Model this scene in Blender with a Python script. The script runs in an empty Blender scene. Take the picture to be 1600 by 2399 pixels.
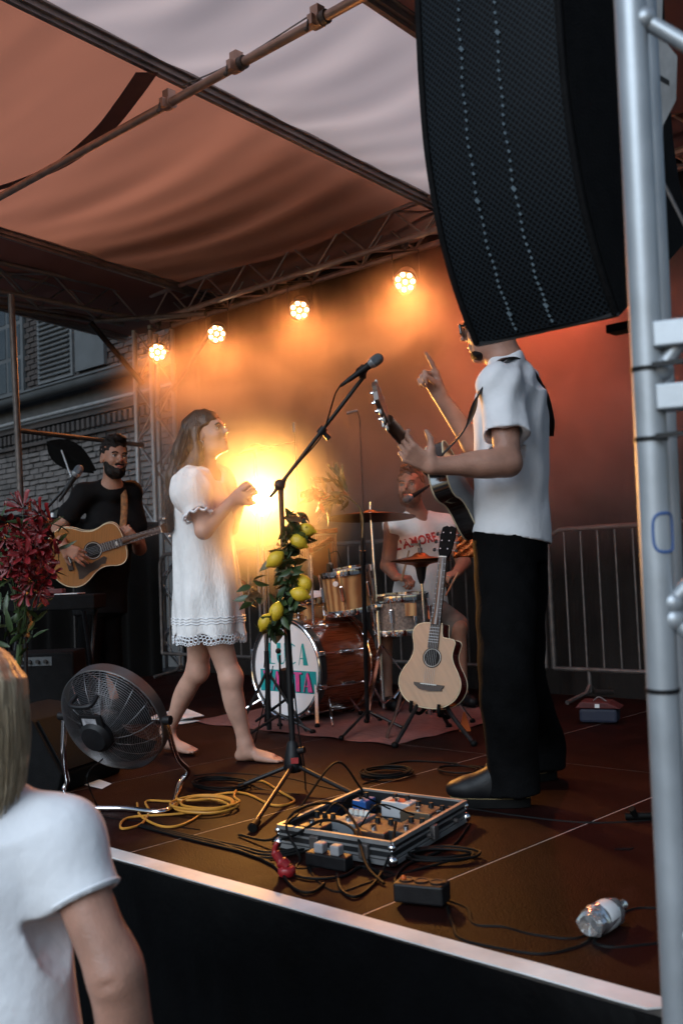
import bpy, math, random
import numpy as np
from mathutils import Vector, Matrix, noise as mnoise
random.seed(7)
S = bpy.context.scene
COL = S.collection
PI = math.pi

# ------------------------------------------------------------------ camera
cam = bpy.data.cameras.new('camera')
cam.sensor_fit = 'VERTICAL'; cam.sensor_height = 36.0; cam.sensor_width = 24.0
cam.lens = 36.015; cam.clip_start = 0.05; cam.clip_end = 500
cam.dof.use_dof = True; cam.dof.focus_distance = 4.6; cam.dof.aperture_fstop = 4.0
camo = bpy.data.objects.new('camera', cam); COL.objects.link(camo)
_th, _p, _r = math.radians(43.1), math.radians(3.227), math.radians(2.279)
_f = Vector((-math.sin(_th)*math.cos(_p), math.cos(_th)*math.cos(_p), math.sin(_p)))
_r0 = Vector((math.cos(_th), math.sin(_th), 0)); _u0 = _r0.cross(_f)
_rt = _r0*math.cos(_r) - _u0*math.sin(_r); _up = _r0*math.sin(_r) + _u0*math.cos(_r)
camo.matrix_world = Matrix(((_rt.x, _up.x, -_f.x, 0), (_rt.y, _up.y, -_f.y, 0), (_rt.z, _up.z, -_f.z, 0.875), (0, 0, 0, 1)))
S.camera = camo

# ------------------------------------------------------------------ sky, sun, exposure
SUN_EL, SUN_AZ = 33.0, 166.0          # azimuth of the sun measured from +Y towards +X
world = bpy.data.worlds.new('World'); S.world = world; world.use_nodes = True
wn = world.node_tree.nodes; wl = world.node_tree.links
sky = wn.new('ShaderNodeTexSky'); sky.sky_type = 'NISHITA'; sky.sun_disc = False
sky.sun_elevation = math.radians(SUN_EL); sky.sun_rotation = math.radians(SUN_AZ)
sky.air_density = 1.3; sky.dust_density = 2.5; sky.ozone_density = 2.5
bgn = wn['Background']; wl.new(sky.outputs[0], bgn.inputs[0]); bgn.inputs[1].default_value = 0.05
sun = bpy.data.lights.new('sun', 'SUN'); sun.energy = 1.5; sun.angle = math.radians(45); sun.color = (0.62, 0.81, 1.0)
suno = bpy.data.objects.new('sun', sun); COL.objects.link(suno)
_a, _e = math.radians(SUN_AZ), math.radians(SUN_EL)
_sd = Vector((math.sin(_a)*math.cos(_e), math.cos(_a)*math.cos(_e), math.sin(_e)))
suno.rotation_euler = _sd.to_track_quat('Z', 'Y').to_euler()
S.view_settings.view_transform = 'Standard'; S.view_settings.look = 'None'
S.view_settings.exposure = 0.72; S.view_settings.gamma = 1.0
S.view_settings.use_curve_mapping = False
S.render.engine = 'CYCLES'
cy = S.cycles
cy.use_denoising = True
try: cy.denoiser = 'OPENIMAGEDENOISE'
except Exception: pass
cy.max_bounces = 6; cy.diffuse_bounces = 3; cy.glossy_bounces = 3; cy.transmission_bounces = 5
cy.transparent_max_bounces = 10; cy.volume_bounces = 1
cy.sample_clamp_indirect = 6.0; cy.sample_clamp_direct = 0.0
cy.volume_step_rate = 2.0; cy.volume_max_steps = 128
cy.caustics_reflective = False; cy.caustics_refractive = False
cy.use_adaptive_sampling = True; cy.adaptive_threshold = 0.02

# ------------------------------------------------------------------ materials
MATS = {}
def mat(name, col, rough=0.6, metal=0.0, var=0.12, scale=8.0, bump=0.0, bscale=60.0, spec=0.5, sheen=0.0, coat=0.0, stretch=None, sss=0.0, alpha=None, col2=None):
    """Principled material: colour broken up by noise, optional fine relief."""
    m = bpy.data.materials.new(name); m.use_nodes = True
    nt = m.node_tree; N = nt.nodes; L = nt.links
    b = N['Principled BSDF']
    b.inputs['Roughness'].default_value = rough; b.inputs['Metallic'].default_value = metal
    b.inputs['Specular IOR Level'].default_value = spec
    if sheen: b.inputs['Sheen Weight'].default_value = sheen
    if coat: b.inputs['Coat Weight'].default_value = coat; b.inputs['Coat Roughness'].default_value = 0.12
    if sss: b.inputs['Subsurface Weight'].default_value = sss; b.inputs['Subsurface Radius'].default_value = (0.012, 0.005, 0.003)
    tc = N.new('ShaderNodeTexCoord'); mp = N.new('ShaderNodeMapping'); L.new(tc.outputs['Object'], mp.inputs[0])
    if stretch: mp.inputs['Scale'].default_value = stretch
    nz = N.new('ShaderNodeTexNoise'); nz.inputs['Scale'].default_value = scale; nz.inputs['Detail'].default_value = 5
    L.new(mp.outputs[0], nz.inputs[0])
    rp = N.new('ShaderNodeValToRGB'); c = Vector(col[:3])
    lo = c*(1-var); hi = Vector((min(1, v) for v in (c*(1+var))))
    if col2 is not None: lo, hi = c, Vector(col2[:3])
    rp.color_ramp.elements[0].position = 0.3; rp.color_ramp.elements[1].position = 0.7
    rp.color_ramp.elements[0].color = (*lo, 1); rp.color_ramp.elements[1].color = (*hi, 1)
    L.new(nz.outputs[0], rp.inputs[0]); L.new(rp.outputs[0], b.inputs['Base Color'])
    mr = N.new('ShaderNodeMapRange'); mr.inputs[3].default_value = max(0.02, rough*0.8); mr.inputs[4].default_value = min(1, rough*1.2)
    L.new(nz.outputs[0], mr.inputs[0]); L.new(mr.outputs[0], b.inputs['Roughness'])
    if bump:
        n2 = N.new('ShaderNodeTexNoise'); n2.inputs['Scale'].default_value = bscale; n2.inputs['Detail'].default_value = 4
        L.new(mp.outputs[0], n2.inputs[0])
        bp = N.new('ShaderNodeBump'); bp.inputs['Strength'].default_value = bump; bp.inputs['Distance'].default_value = 0.01
        L.new(n2.outputs[0], bp.inputs['Height']); L.new(bp.outputs[0], b.inputs['Normal'])
    MATS[name] = m
    return m
def emit(name, col, strength):
    m = bpy.data.materials.new(name); m.use_nodes = True
    nt = m.node_tree; nt.nodes.clear()
    e = nt.nodes.new('ShaderNodeEmission'); o = nt.nodes.new('ShaderNodeOutputMaterial')
    e.inputs[0].default_value = (*col, 1); e.inputs[1].default_value = strength
    nt.links.new(e.outputs[0], o.inputs[0]); MATS[name] = m
    return m
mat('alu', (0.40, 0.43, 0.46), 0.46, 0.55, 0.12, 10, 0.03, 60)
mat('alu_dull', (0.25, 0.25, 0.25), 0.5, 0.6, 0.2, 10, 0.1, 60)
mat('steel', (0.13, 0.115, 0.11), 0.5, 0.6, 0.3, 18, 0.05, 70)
mat('chrome', (0.85, 0.85, 0.86), 0.09, 1.0, 0.05, 10)
mat('black_metal', (0.006, 0.006, 0.007), 0.42, 0.0, 0.3, 20, 0.05, 120, spec=0.35)
mat('black_plastic', (0.006, 0.006, 0.007), 0.5, 0.0, 0.3, 30, 0.08, 200, spec=0.28)
mat('black_cloth', (0.006, 0.006, 0.0065), 0.95, 0.0, 0.35, 25, 0.3, 160, spec=0.1)
mat('black_drape', (0.004, 0.004, 0.004), 0.95, 0.0, 0.35, 3, 0.3, 60, spec=0.1)
mat('rubber', (0.003, 0.003, 0.003), 0.6, 0.0, 0.3, 30, spec=0.12)
mat('white_cloth', (0.74, 0.75, 0.78), 0.9, 0.0, 0.05, 12, 0.55, 16, spec=0.15, sheen=0.1)
mat('white_paint', (0.66, 0.66, 0.66), 0.55, 0.0, 0.22, 5, 0.15, 30)
mat('grey_plastic', (0.25, 0.25, 0.26), 0.4, 0.0, 0.1, 20)
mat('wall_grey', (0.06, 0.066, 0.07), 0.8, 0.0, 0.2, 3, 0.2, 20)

# ------------------------------------------------------------------ mesh builder
ORG = {}                                   # world origin of each parent
def V(*a): return np.array(a[0] if len(a) == 1 else a, float)
def nrm(v):
    v = np.asarray(v, float); n = np.linalg.norm(v); return v/n if n > 1e-9 else v
def frame(ax, ref=(0, 0, 1)):
    """columns: two perpendiculars and the axis"""
    ax = nrm(ax); ref = np.asarray(ref, float)
    if abs(ax @ nrm(ref)) > 0.97: ref = V(1, 0, 0)
    a = nrm(np.cross(ref, ax)); b = np.cross(ax, a)
    return a, b, ax
class MB:
    def __init__(s): s.v = []; s.f = []; s.n = 0
    def add(s, vs, fs):
        vs = np.asarray(vs, float).reshape(-1, 3); s.v.append(vs)
        n = s.n; s.f += [tuple(i+n for i in f) for f in fs]; s.n += len(vs); return s
    def box(s, c, size, ax=None):
        c = V(c); h = V(size)/2; A = np.eye(3) if ax is None else np.array([nrm(a) for a in ax])
        P = [c + sx*h[0]*A[0] + sy*h[1]*A[1] + sz*h[2]*A[2] for sx in (-1, 1) for sy in (-1, 1) for sz in (-1, 1)]
        return s.add(P, [(0, 1, 3, 2), (4, 6, 7, 5), (0, 4, 5, 1), (2, 3, 7, 6), (0, 2, 6, 4), (1, 5, 7, 3)])
    def bar(s, a, b, w, t, ref=(0, 0, 1)):
        a, b = V(a), V(b); x, y, z = frame(b-a, ref)
        return s.box((a+b)/2, (w, t, np.linalg.norm(b-a)), (x, y, z))
    def tube(s, pts, r, seg=8, caps=True):
        pts = [V(p) for p in pts]; n = len(pts); R = r if hasattr(r, '__len__') else [r]*n
        T = [nrm(pts[min(i+1, n-1)] - pts[max(i-1, 0)]) for i in range(n)]
        a, b, _ = frame(T[0]); vs = []
        ca = np.cos(np.arange(seg)*2*PI/seg); sa = np.sin(np.arange(seg)*2*PI/seg)
        for i in range(n):
            a = nrm(a - T[i]*(a @ T[i])); b = np.cross(T[i], a)
            vs.append(pts[i] + R[i]*(ca[:, None]*a + sa[:, None]*b))
        fs = [(i*seg+j, i*seg+(j+1) % seg, (i+1)*seg+(j+1) % seg, (i+1)*seg+j) for i in range(n-1) for j in range(seg)]
        if caps: fs += [tuple(range(seg-1, -1, -1)), tuple((n-1)*seg+j for j in range(seg))]
        return s.add(np.concatenate(vs), fs)
    def cyl(s, a, b, r, r2=None, seg=16, caps=True):
        return s.tube([a, b], [r, r if r2 is None else r2], seg, caps)
    def lathe(s, o, ax, prof, seg=32, closed=False):
        """prof: list of (radius, height along ax)"""
        o = V(o); x, y, z = frame(ax); vs = []; n = len(prof)
        for r, h in prof:
            for j in range(seg):
                t = 2*PI*j/seg; vs.append(o + z*h + max(r, 1e-5)*(math.cos(t)*x + math.sin(t)*y))
        fs = [(i*seg+j, i*seg+(j+1) % seg, ((i+1) % n)*seg+(j+1) % seg, ((i+1) % n)*seg+j) for i in range(n if closed else n-1) for j in range(seg)]
        return s.add(vs, fs)
    def ball(s, c, r, seg=12, rings=8, ax=None):
        c = V(c); r = V([r]*3 if not hasattr(r, '__len__') else r); A = np.eye(3) if ax is None else np.array([nrm(a) for a in ax])
        vs = []
        for i in range(rings+1):
            p = PI*i/rings
            for j in range(seg):
                t = 2*PI*j/seg; vs.append(c + (V(math.sin(p)*math.cos(t), math.sin(p)*math.sin(t), math.cos(p))*r) @ A)
        return s.add(vs, [(i*seg+j, (i+1)*seg+j, (i+1)*seg+(j+1) % seg, i*seg+(j+1) % seg) for i in range(rings) for j in range(seg)])
    def prism(s, poly, o, x, y, z0, z1):
        """2-D outline in the plane (x, y) through o, pulled along the normal from z0 to z1"""
        o, x, y = V(o), nrm(x), nrm(y); z = np.cross(x, y); n = len(poly)
        P = [o + p[0]*x + p[1]*y + z*z0 for p in poly] + [o + p[0]*x + p[1]*y + z*z1 for p in poly]
        return s.add(P, [tuple(range(n-1, -1, -1)), tuple(range(n, 2*n))] + [(i, (i+1) % n, n+(i+1) % n, n+i) for i in range(n)])
    def grid(s, P):
        P = np.asarray(P, float); a, b = P.shape[:2]
        return s.add(P.reshape(-1, 3), [(i*b+j, i*b+j+1, (i+1)*b+j+1, (i+1)*b+j) for i in range(a-1) for j in range(b-1)])
    def torus(s, c, ax, R, r, seg=40, ts=8, a0=0, a1=2*PI):
        c = V(c); x, y, z = frame(ax); full = abs(a1-a0-2*PI) < 1e-6
        k = seg if full else seg+1
        pts = [c + R*(math.cos(a0+(a1-a0)*i/seg)*x + math.sin(a0+(a1-a0)*i/seg)*y) for i in range(k)]
        if full: pts = pts + [pts[0], ]
        return s.tube(pts, r, ts, caps=not full)
    def build(s, name, m, parent=None, smooth=40, bevel=0.0):
        me = bpy.data.meshes.new(name); P = np.concatenate(s.v)
        o = org(parent) if parent is not None else V(0, 0, 0)
        me.from_pydata((P - o).tolist(), [], s.f); me.update()
        if smooth:
            me.polygons.foreach_set('use_smooth', [True]*len(me.polygons))
            try: me.set_sharp_from_angle(angle=math.radians(smooth))
            except Exception: pass
        me.materials.append(MATS[m] if isinstance(m, str) else m)
        ob = bpy.data.objects.new(name, me); COL.objects.link(ob)
        if parent is not None: ob.parent = parent
        if bevel:
            bv = ob.modifiers.new('bevel', 'BEVEL'); bv.width = bevel; bv.segments = 2; bv.limit_method = 'ANGLE'
        return ob
def org(o):
    p = V(0, 0, 0)
    while o is not None:
        p = p + V(tuple(o.location)); o = o.parent
    return p
def tag(o, label, cat, group=None, kind=None):
    o['label'] = label; o['category'] = cat
    if group: o['group'] = group
    if kind: o['kind'] = kind
    return o
def thing(name, label, cat, loc, group=None, kind=None):
    o = bpy.data.objects.new(name, None); COL.objects.link(o); o.location = tuple(loc); o.empty_display_size = 0.1
    return tag(o, label, cat, group, kind)
def raw(name, P, F, m, parent=None, smooth=True):
    b = MB(); b.v = [np.asarray(P, float)]; b.f = [tuple(f) for f in F]; b.n = len(P)
    return b.build(name, m, parent, 180 if smooth else 0)
def bez(pts, n=10):
    """smooth curve through points (Catmull-Rom)"""
    P = [V(p) for p in pts]; P = [2*P[0]-P[1]] + P + [2*P[-1]-P[-2]]; out = []
    for i in range(1, len(P)-2):
        for k in range(n):
            t = k/n; a, b, c, d = P[i-1:i+3]
            out.append(0.5*((2*b) + (c-a)*t + (2*a-5*b+4*c-d)*t*t + (3*b-a-3*c+d)*t**3))
    out.append(P[-2]); return out
def struct(name, b, m, **k):
    o = b.build(name, m, **k); o['kind'] = 'structure'; return o

# ================================================================== setting
# deck: 8 x 4 m of film-faced plywood platforms, 1 x 2 m each, top at z = 0; ground at z = -0.82
XL, XR, YF, YB, GZ = -8.803, -0.803, 1.92, 5.92, -0.82
mat('asphalt', (0.05, 0.05, 0.052), 0.9, 0.0, 0.25, 6, 0.4, 80)
mat('ply', (0.012, 0.0025, 0.0019), 0.62, 0.0, 0.5, 3, 0.35, 200, spec=0.07)
def scuffs(m, col, sc_, lo_, hi_):
    nt = MATS[m].node_tree; N = nt.nodes; L = nt.links; p = N['Principled BSDF']; src = p.inputs['Base Color'].links[0].from_socket
    nz_ = N.new('ShaderNodeTexNoise'); nz_.inputs['Scale'].default_value = sc_; nz_.inputs['Detail'].default_value = 9; nz_.inputs['Roughness'].default_value = 0.7
    tc_ = N.new('ShaderNodeNewGeometry'); L.new(tc_.outputs['Position'], nz_.inputs[0])
    mr_ = N.new('ShaderNodeMapRange'); mr_.inputs[1].default_value = lo_; mr_.inputs[2].default_value = hi_; L.new(nz_.outputs[0], mr_.inputs[0])
    mx_ = N.new('ShaderNodeMix'); mx_.data_type = 'RGBA'; L.new(mr_.outputs[0], mx_.inputs[0]); L.new(src, mx_.inputs[6]); mx_.inputs[7].default_value = (*col, 1); L.new(mx_.outputs[2], p.inputs['Base Color'])
scuffs('ply', (0.032, 0.011, 0.009), 5.0, 0.56, 0.78)
g = MB(); g.grid([[(x, y, GZ) for y in (-120, 0, 40, 200)] for x in (-200, -20, 0, 120)])
struct('ground', g, 'asphalt', smooth=0)
d = MB(); d.box(((XL+XR)/2, (YF+YB)/2, -0.0533), (XR-XL-0.01, YB-YF-0.01, 0.104)); mat('seam_alu', (0.50, 0.44, 0.40), 0.5, 0.3, 0.2, 8); deck = struct('stage_deck', d, 'seam_alu', smooth=0)
pm = None
for i in range(8):
    for j in range(2):
        cx, cyy = XL+0.5+i, YF+1+2*j
        if pm is None:
            b = MB(); b.box((0, 0, -0.001), (0.993, 1.993, 0.006)); o = b.build('deck_panel', 'ply', deck, 0); pm = o.data; o.location = (cx, cyy, -0.002)
        else:
            o = bpy.data.objects.new('deck_panel', pm); COL.objects.link(o); o.parent = deck; o.location = (cx, cyy, -0.002)
# white edging on the front rim, its right end cut to a point
rj = random.Random(21); xs_ = [-7.85+6.8*i/60 for i in range(61)]
b = MB(); b.prism([(x, rj.uniform(-.0015, .0015)) for x in xs_]+[(-0.93, 0), (-0.99, -0.066)]+[(x, -0.066+rj.uniform(-.002, .002)) for x in xs_[::-1]], (0, YF+0.012, 0.0005), (1, 0, 0), (0, 1, 0), 0, 0.0035)
es = b.build('stage_edge_strip', 'white_paint', None, 0); tag(es, 'long white edging strip along the front rim of the stage', 'edge strip')
# black skirt, gathered, with a loose top hem
P = []
for i in range(420):
    x = XL + (XR-XL-0.02)*i/419; row = []
    for k in range(9):
        t = k/8; z = -0.0005 - t*(0.82-0.01)
        y = YF - 0.062 - 0.012*math.sin(x*21+math.sin(x*6)*1.5)*t - 0.006*math.sin(x*47) * t - (0.035*math.exp(-((t-0.12)/0.08)**2)*(0.5+0.5*math.sin(x*5.1+0.6)))
        row.append((x, y, z))
    P.append(row)
b = MB(); b.grid(P)
mat('skirt', (0.0012, 0.0014, 0.0018), 0.45, 0.0, 0.3, 6, 0.2, 30, spec=0.10)
tag(b.build('stage_skirt', 'skirt', None, 180), 'black cloth skirt hanging below the front of the stage', 'skirt')
# side and rear closure of the under-stage
b = MB(); b.box((XR-0.03, (YF+YB)/2, -0.47), (0.02, YB-YF-0.1, 0.7)); b.box((XL+0.03, (YF+YB)/2, -0.47), (0.02, YB-YF-0.1, 0.7))
struct('understage_wall', b, 'black_cloth', smooth=0)

# ---- back drape: black molton in long folds
mat('backdrop', (0.020, 0.017, 0.016), 0.95, 0.0, 0.3, 2, 0.35, 50, spec=0.08)
P = []
for i in range(260):
    x = -7.95 + 7.95*i/259; row = []
    for k in range(10):
        t = k/9
        y = 6.16 + 0.05*math.sin(x*9+math.sin(x*2.3)*2)*(0.4+0.6*t) + 0.02*math.sin(x*23+1)
        row.append((x, y, 3.42 - t*4.1))
    P.append(row)
b = MB(); b.grid(P); tag(b.build('back_drape', 'backdrop', None, 180), 'tall black cloth drape closing the back of the stage', 'drape')
# low black cloth masking the left side, seen in the dark behind the bearded guitarist
P = []
A_, B_ = V((-8.178, 3.824, 1.462)), V((-7.519, 5.616, 1.344))
for i in range(120):
    s_ = i/119; q = A_ + (B_-A_)*s_; row = []
    for k in range(8):
        t = k/7; row.append((q[0], q[1]+0.035*math.sin(s_*70+math.sin(s_*17))*(0.3+t), q[2]*(1-t)-0.8*t))
    P.append(row)
b = MB(); b.grid(P); tag(b.build('side_drape', 'black_drape', None, 180), 'low black cloth hung along the left side behind the bearded guitarist', 'drape')
MB_ = MB(); MB_.cyl(A_+V(0, 0, 0.01), B_+V(0, 0, 0.01), 0.016, seg=8); tag(MB_.build('drape_rail', 'black_metal'), 'dark rail along the top of the low side cloth', 'rail')

# ---- trusses
def zig(b, A, B, u, h, r, n, ph=0):
    """zigzag lacing between chord A..B and the same chord shifted by u*h"""
    A, B, u = V(A), V(B), V(u); pts = []
    for i in range(n+1):
        p = A + (B-A)*i/n; pts.append(p + u*h*((i+ph) % 2))
    out = []
    for i in range(n): out.append((pts[i], pts[i+1]))
    return out
def truss(root, A, B, u, v, side, rc=0.025, rl=0.008, step=0.24, m='alu', seg=10):
    """box truss: four chords and lacing on all sides; every chord and brace is a part"""
    A, B, u, v = V(A), V(B), nrm(u), nrm(v); L = np.linalg.norm(B-A); n = max(2, int(round(L/step)))
    for i in (0, 1):
        for j in (0, 1):
            o = u*side*(i-.5) + v*side*(j-.5)
            MB().cyl(A+o, B+o, rc, seg=seg).build('chord', m, root)
    for (p, q, w) in ((u, v, 0), (u, v, 1), (v, u, 0), (v, u, 1)):
        o = -p*side/2 + q*side*(w-.5)
        bs = zig(None, A+o, B+o, p, side, rl, n, w)
        for a, c in bs: MB().cyl(a, c, rl, seg=6).build('brace', m, root)
mat('truss_lit_orange', (0.52, 0.36, 0.30), 0.45, 0.6, 0.2, 12, 0.08, 60)  # salmon of red lamp spill put into the metal colour
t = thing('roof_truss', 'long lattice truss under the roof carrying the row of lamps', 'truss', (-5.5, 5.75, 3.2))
truss(t, (-7.55, 5.75, 3.335), (-2.0, 5.75, 3.335), (0, 0, 1), (0, 1, 0), 0.24, 0.024, 0.009, 0.26, 'truss_lit_orange', 8)
t = thing('corner_tower', 'slim aluminium truss tower at the back left corner of the stage', 'truss', (-7.73, 5.76, 0))
truss(t, (-7.76, 5.80, 0.02), (-7.76, 5.80, 3.2), (1, 0, 0), (0, 1, 0), 0.25, 0.024, 0.009, 0.27, 'alu', 10)
MB().box((-7.76, 5.80, 0.012), (0.42, 0.42, 0.018)).build('base_plate', 'steel', t, 0)
t = thing('side_truss', 'dim lattice truss under the roof along the left side', 'truss', (-7.9, 3.5, 3.2))
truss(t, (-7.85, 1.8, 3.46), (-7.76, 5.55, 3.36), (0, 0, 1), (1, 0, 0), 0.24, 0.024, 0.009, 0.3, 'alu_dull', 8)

# ---- roof: rails front to back, one purlin tube, fabric bays between the rails
def railz(y): return 3.405 + (5.75-y)*0.078
roof = thing('stage_roof', 'sloping canopy of fabric bays held between dark aluminium rails over the stage', 'roof', (-4.5, 4, 3.6))
mat('rail', (0.30, 0.27, 0.26), 0.5, 0.5, 0.25, 8, 0.1, 40)
RX = [-8.9, -7.16, -4.35, -3.08, -0.4]
for k, x in enumerate(RX):
    y0, y1 = 0.9, 6.3
    for (dx, dz, w, h) in ((0, 0.04, 0.075, 0.05), (-0.05, 0.055, 0.022, 0.02), (0.05, 0.055, 0.022, 0.02), (0, 0.005, 0.03, 0.022)):
        b = MB(); b.bar((x+dx, y0, railz(y0)+dz), (x+dx, y1, railz(y1)+dz), w, h); b.build('rail' if dx == 0 else 'rail_lip', 'rail', roof, 0)
def fabric(name, col, trans, tcol):
    m = mat(name, col, 0.8, 0.0, 0.05, 1.0, 0.10, 1.3, spec=0.2)
    nt = m.node_tree; N = nt.nodes; L = nt.links
    for q_ in N:
        if q_.type == 'BUMP': q_.inputs['Distance'].default_value = 0.10; q_.inputs['Strength'].default_value = 0.28; q_.inputs['Height'].links[0].from_node.inputs['Detail'].default_value = 1.0
        if q_.type == 'MAPPING': q_.inputs['Scale'].default_value = (0.30, 2.2, 1)
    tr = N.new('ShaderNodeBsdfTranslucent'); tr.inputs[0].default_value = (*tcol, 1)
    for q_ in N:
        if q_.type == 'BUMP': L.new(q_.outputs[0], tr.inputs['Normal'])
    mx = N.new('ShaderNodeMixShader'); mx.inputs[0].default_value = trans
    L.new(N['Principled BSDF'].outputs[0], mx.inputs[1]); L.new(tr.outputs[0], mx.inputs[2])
    L.new(mx.outputs[0], N['Material Output'].inputs[0])
fabric('fabric_pale_lit_pink', (0.74, 0.66, 0.63), 0.80, (1.0, 0.69, 0.60))  # pink lamp glow put into the tint of the pale cloth
fabric('fabric_lit_orange', (0.56, 0.29, 0.20), 0.62, (0.98, 0.31, 0.17))  # orange lamp glow put into the cloth colour
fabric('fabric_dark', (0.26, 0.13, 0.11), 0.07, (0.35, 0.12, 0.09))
rn = random.Random(3)
for k in range(4):
    xa, xb = RX[k]+0.04, RX[k+1]-0.04; n, mY = 48, 150; P = []
    ph = [rn.uniform(0, 6) for _ in range(6)]
    for i in range(n+1):
        s_ = i/n; row = []
        for j in range(mY+1):
            y = 0.9 + 5.4*j/mY
            sag = -0.05*math.sin(PI*s_)*min(1, (xb-xa)/2)
            amp = 0.020 if k == 1 else (0.013 if k == 2 else 0.010)
            bow = 0.55*(s_-0.5)**2
            yy = y + bow
            w = amp*(0.6*math.sin(yy*7.3+ph[0]+0.8*math.sin(s_*2.2+ph[1])) + 0.45*math.sin(yy*13.1+ph[2]+s_*1.4) + 0.3*math.sin(yy*21+ph[3]-s_*2))
            w *= (0.25+0.75*math.sin(PI*min(max(s_, 0.02), 0.98))**0.5)*(1 if k != 1 else min(1, max(0.12, (y-3.2)/1.4)))
            row.append((xa+(xb-xa)*s_, y, railz(y)+0.055+sag+w))
        P.append(row)
    b = MB(); b.grid(P)
    o = b.build('fabric_panel', ['fabric_dark', 'fabric_lit_orange', 'fabric_pale_lit_pink', 'fabric_dark'][k], roof, 180)
    o['label'] = ['dark fabric bay at the far left of the roof', 'fabric bay of the roof, orange lamp glow in its colour, crossed by a curved band', 'pale bright rippled fabric bay of the roof, pink lamp glow in its tint', 'dark red fabric bay at the right of the roof'][k]
# unseen sheet added above the rear roof to block sky light
P = [[(-9.0+4.75*i/12, 3.95+2.5*j/8, railz(3.95+2.5*j/8)+0.48+0.02*math.sin(i*1.3+j)) for j in range(9)] for i in range(13)]
b = MB(); b.grid(P); o = b.build('added_shade_sheet', 'black_drape', roof, 180); o['label'] = 'dark unseen sheet added to shade the rear of the roof'
# the curved band across the orange bay
pts = bez([(-4.340, 3.256, 3.620), (-4.657, 3.355, 3.612), (-5.082, 3.469, 3.603), (-5.629, 3.543, 3.597), (-6.094, 3.506, 3.600), (-6.524, 3.393, 3.609)], 10)
b = MB()
P = []
for q in pts:
    z = railz(q[1])-0.025; P.append([(q[0]-0.04, q[1]-0.045, z), (q[0]+0.04, q[1]+0.045, z)])
b.grid(P); mat('strap', (0.20, 0.11, 0.105), 0.8); b.build('strap', 'strap', roof, 180)
# purlin tube with its swivel clamps
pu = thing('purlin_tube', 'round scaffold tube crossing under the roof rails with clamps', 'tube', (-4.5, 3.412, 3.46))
MB().cyl((-8.6, 3.412, 3.46), (-1.2, 3.412, 3.46), 0.0242, seg=16).build('tube', 'truss_lit_orange', pu)
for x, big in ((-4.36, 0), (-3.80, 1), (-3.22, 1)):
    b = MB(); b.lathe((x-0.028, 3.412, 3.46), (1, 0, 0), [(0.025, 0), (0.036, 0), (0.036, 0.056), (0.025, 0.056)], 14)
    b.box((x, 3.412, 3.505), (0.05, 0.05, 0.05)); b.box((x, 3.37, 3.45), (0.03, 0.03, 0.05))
    c = b.build('clamp', 'truss_lit_orange', pu, 40)
    b = MB(); b.cyl((x-0.01, 3.36, 3.45), (x-0.01, 3.345, 3.40), 0.007, seg=8); b.ball((x-0.01, 3.345, 3.40), 0.012, 8, 6); b.build('bolt', 'steel', c)
    if big:
        b = MB(); b.lathe((x+0.032, 3.412, 3.46), (1, 0, 0), [(0.025, 0), (0.034, 0), (0.034, 0.03), (0.025, 0.03)], 14); b.build('collar', 'steel', pu, 40)
b = MB(); b.tube(bez([(-4.280, 3.450, 3.544), (-3.823, 3.450, 3.514), (-3.223, 3.450, 3.541)], 6), 0.004, 5); tag(b.build('steel_wire', 'alu_dull', None), 'thin wire strung just above the scaffold tube', 'wire')

# ---- scaffold tubes at the left
def pipe(label, a, b_, r=0.0242, m='steel', name='scaffold_tube'):
    o = MB().cyl(a, b_, r, seg=12).build(name, m); tag(o, label, 'tube', 'scaffold tubes at the left side'); return o
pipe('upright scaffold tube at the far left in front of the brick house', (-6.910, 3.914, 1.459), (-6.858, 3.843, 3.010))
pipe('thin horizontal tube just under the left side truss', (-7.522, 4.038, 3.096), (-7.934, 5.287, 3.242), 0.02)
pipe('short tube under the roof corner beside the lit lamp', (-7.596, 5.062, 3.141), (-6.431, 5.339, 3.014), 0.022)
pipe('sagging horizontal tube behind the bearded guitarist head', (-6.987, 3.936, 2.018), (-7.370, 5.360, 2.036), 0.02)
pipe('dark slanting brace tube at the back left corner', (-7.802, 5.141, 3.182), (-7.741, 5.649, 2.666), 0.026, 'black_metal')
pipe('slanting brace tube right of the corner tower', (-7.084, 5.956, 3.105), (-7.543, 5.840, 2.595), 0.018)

# ---- brick house at the left, its front parallel to the stage
WY = 9.5
bw = thing('brick_house', 'old brick house front with shutters, gutter and stone base behind the stage', 'house', (-15, WY, GZ))
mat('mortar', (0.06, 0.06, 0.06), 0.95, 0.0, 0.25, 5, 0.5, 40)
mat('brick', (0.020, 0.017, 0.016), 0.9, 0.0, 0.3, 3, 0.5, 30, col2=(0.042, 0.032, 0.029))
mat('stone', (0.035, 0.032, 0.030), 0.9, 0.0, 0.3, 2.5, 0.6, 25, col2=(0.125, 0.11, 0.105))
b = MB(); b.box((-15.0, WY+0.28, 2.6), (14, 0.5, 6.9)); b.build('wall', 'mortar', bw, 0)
op = [(-16.0, -14.9, 4.35, 5.9), (-14.75, -13.95, 4.45, 5.8), (-17.6, -16.55, 4.3, 6.2), (-16.6, -15.0, 0.3, 2.25)]
rb = random.Random(5); cand = []
for c_ in range(44):
    z = 1.75 + c_*0.098
    if 3.25 < z < 4.28: continue
    stone = z < 3.2
    L = 0.34 if stone else 0.27; x = -18.2 + (L/2 if c_ % 2 else 0)
    while x < -10.2:
        l = L*rb.uniform(0.8, 1.15) if stone else L
        cx = x + l/2
        if not any(q[0] < cx < q[1] and q[2] < z < q[3] for q in op):
            cand.append((cx, z, l-0.018, 0.098-0.016 if not stone else 0.098-0.02, stone))
        x += l
cand.sort(key=lambda q: q[0]**2)
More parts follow.
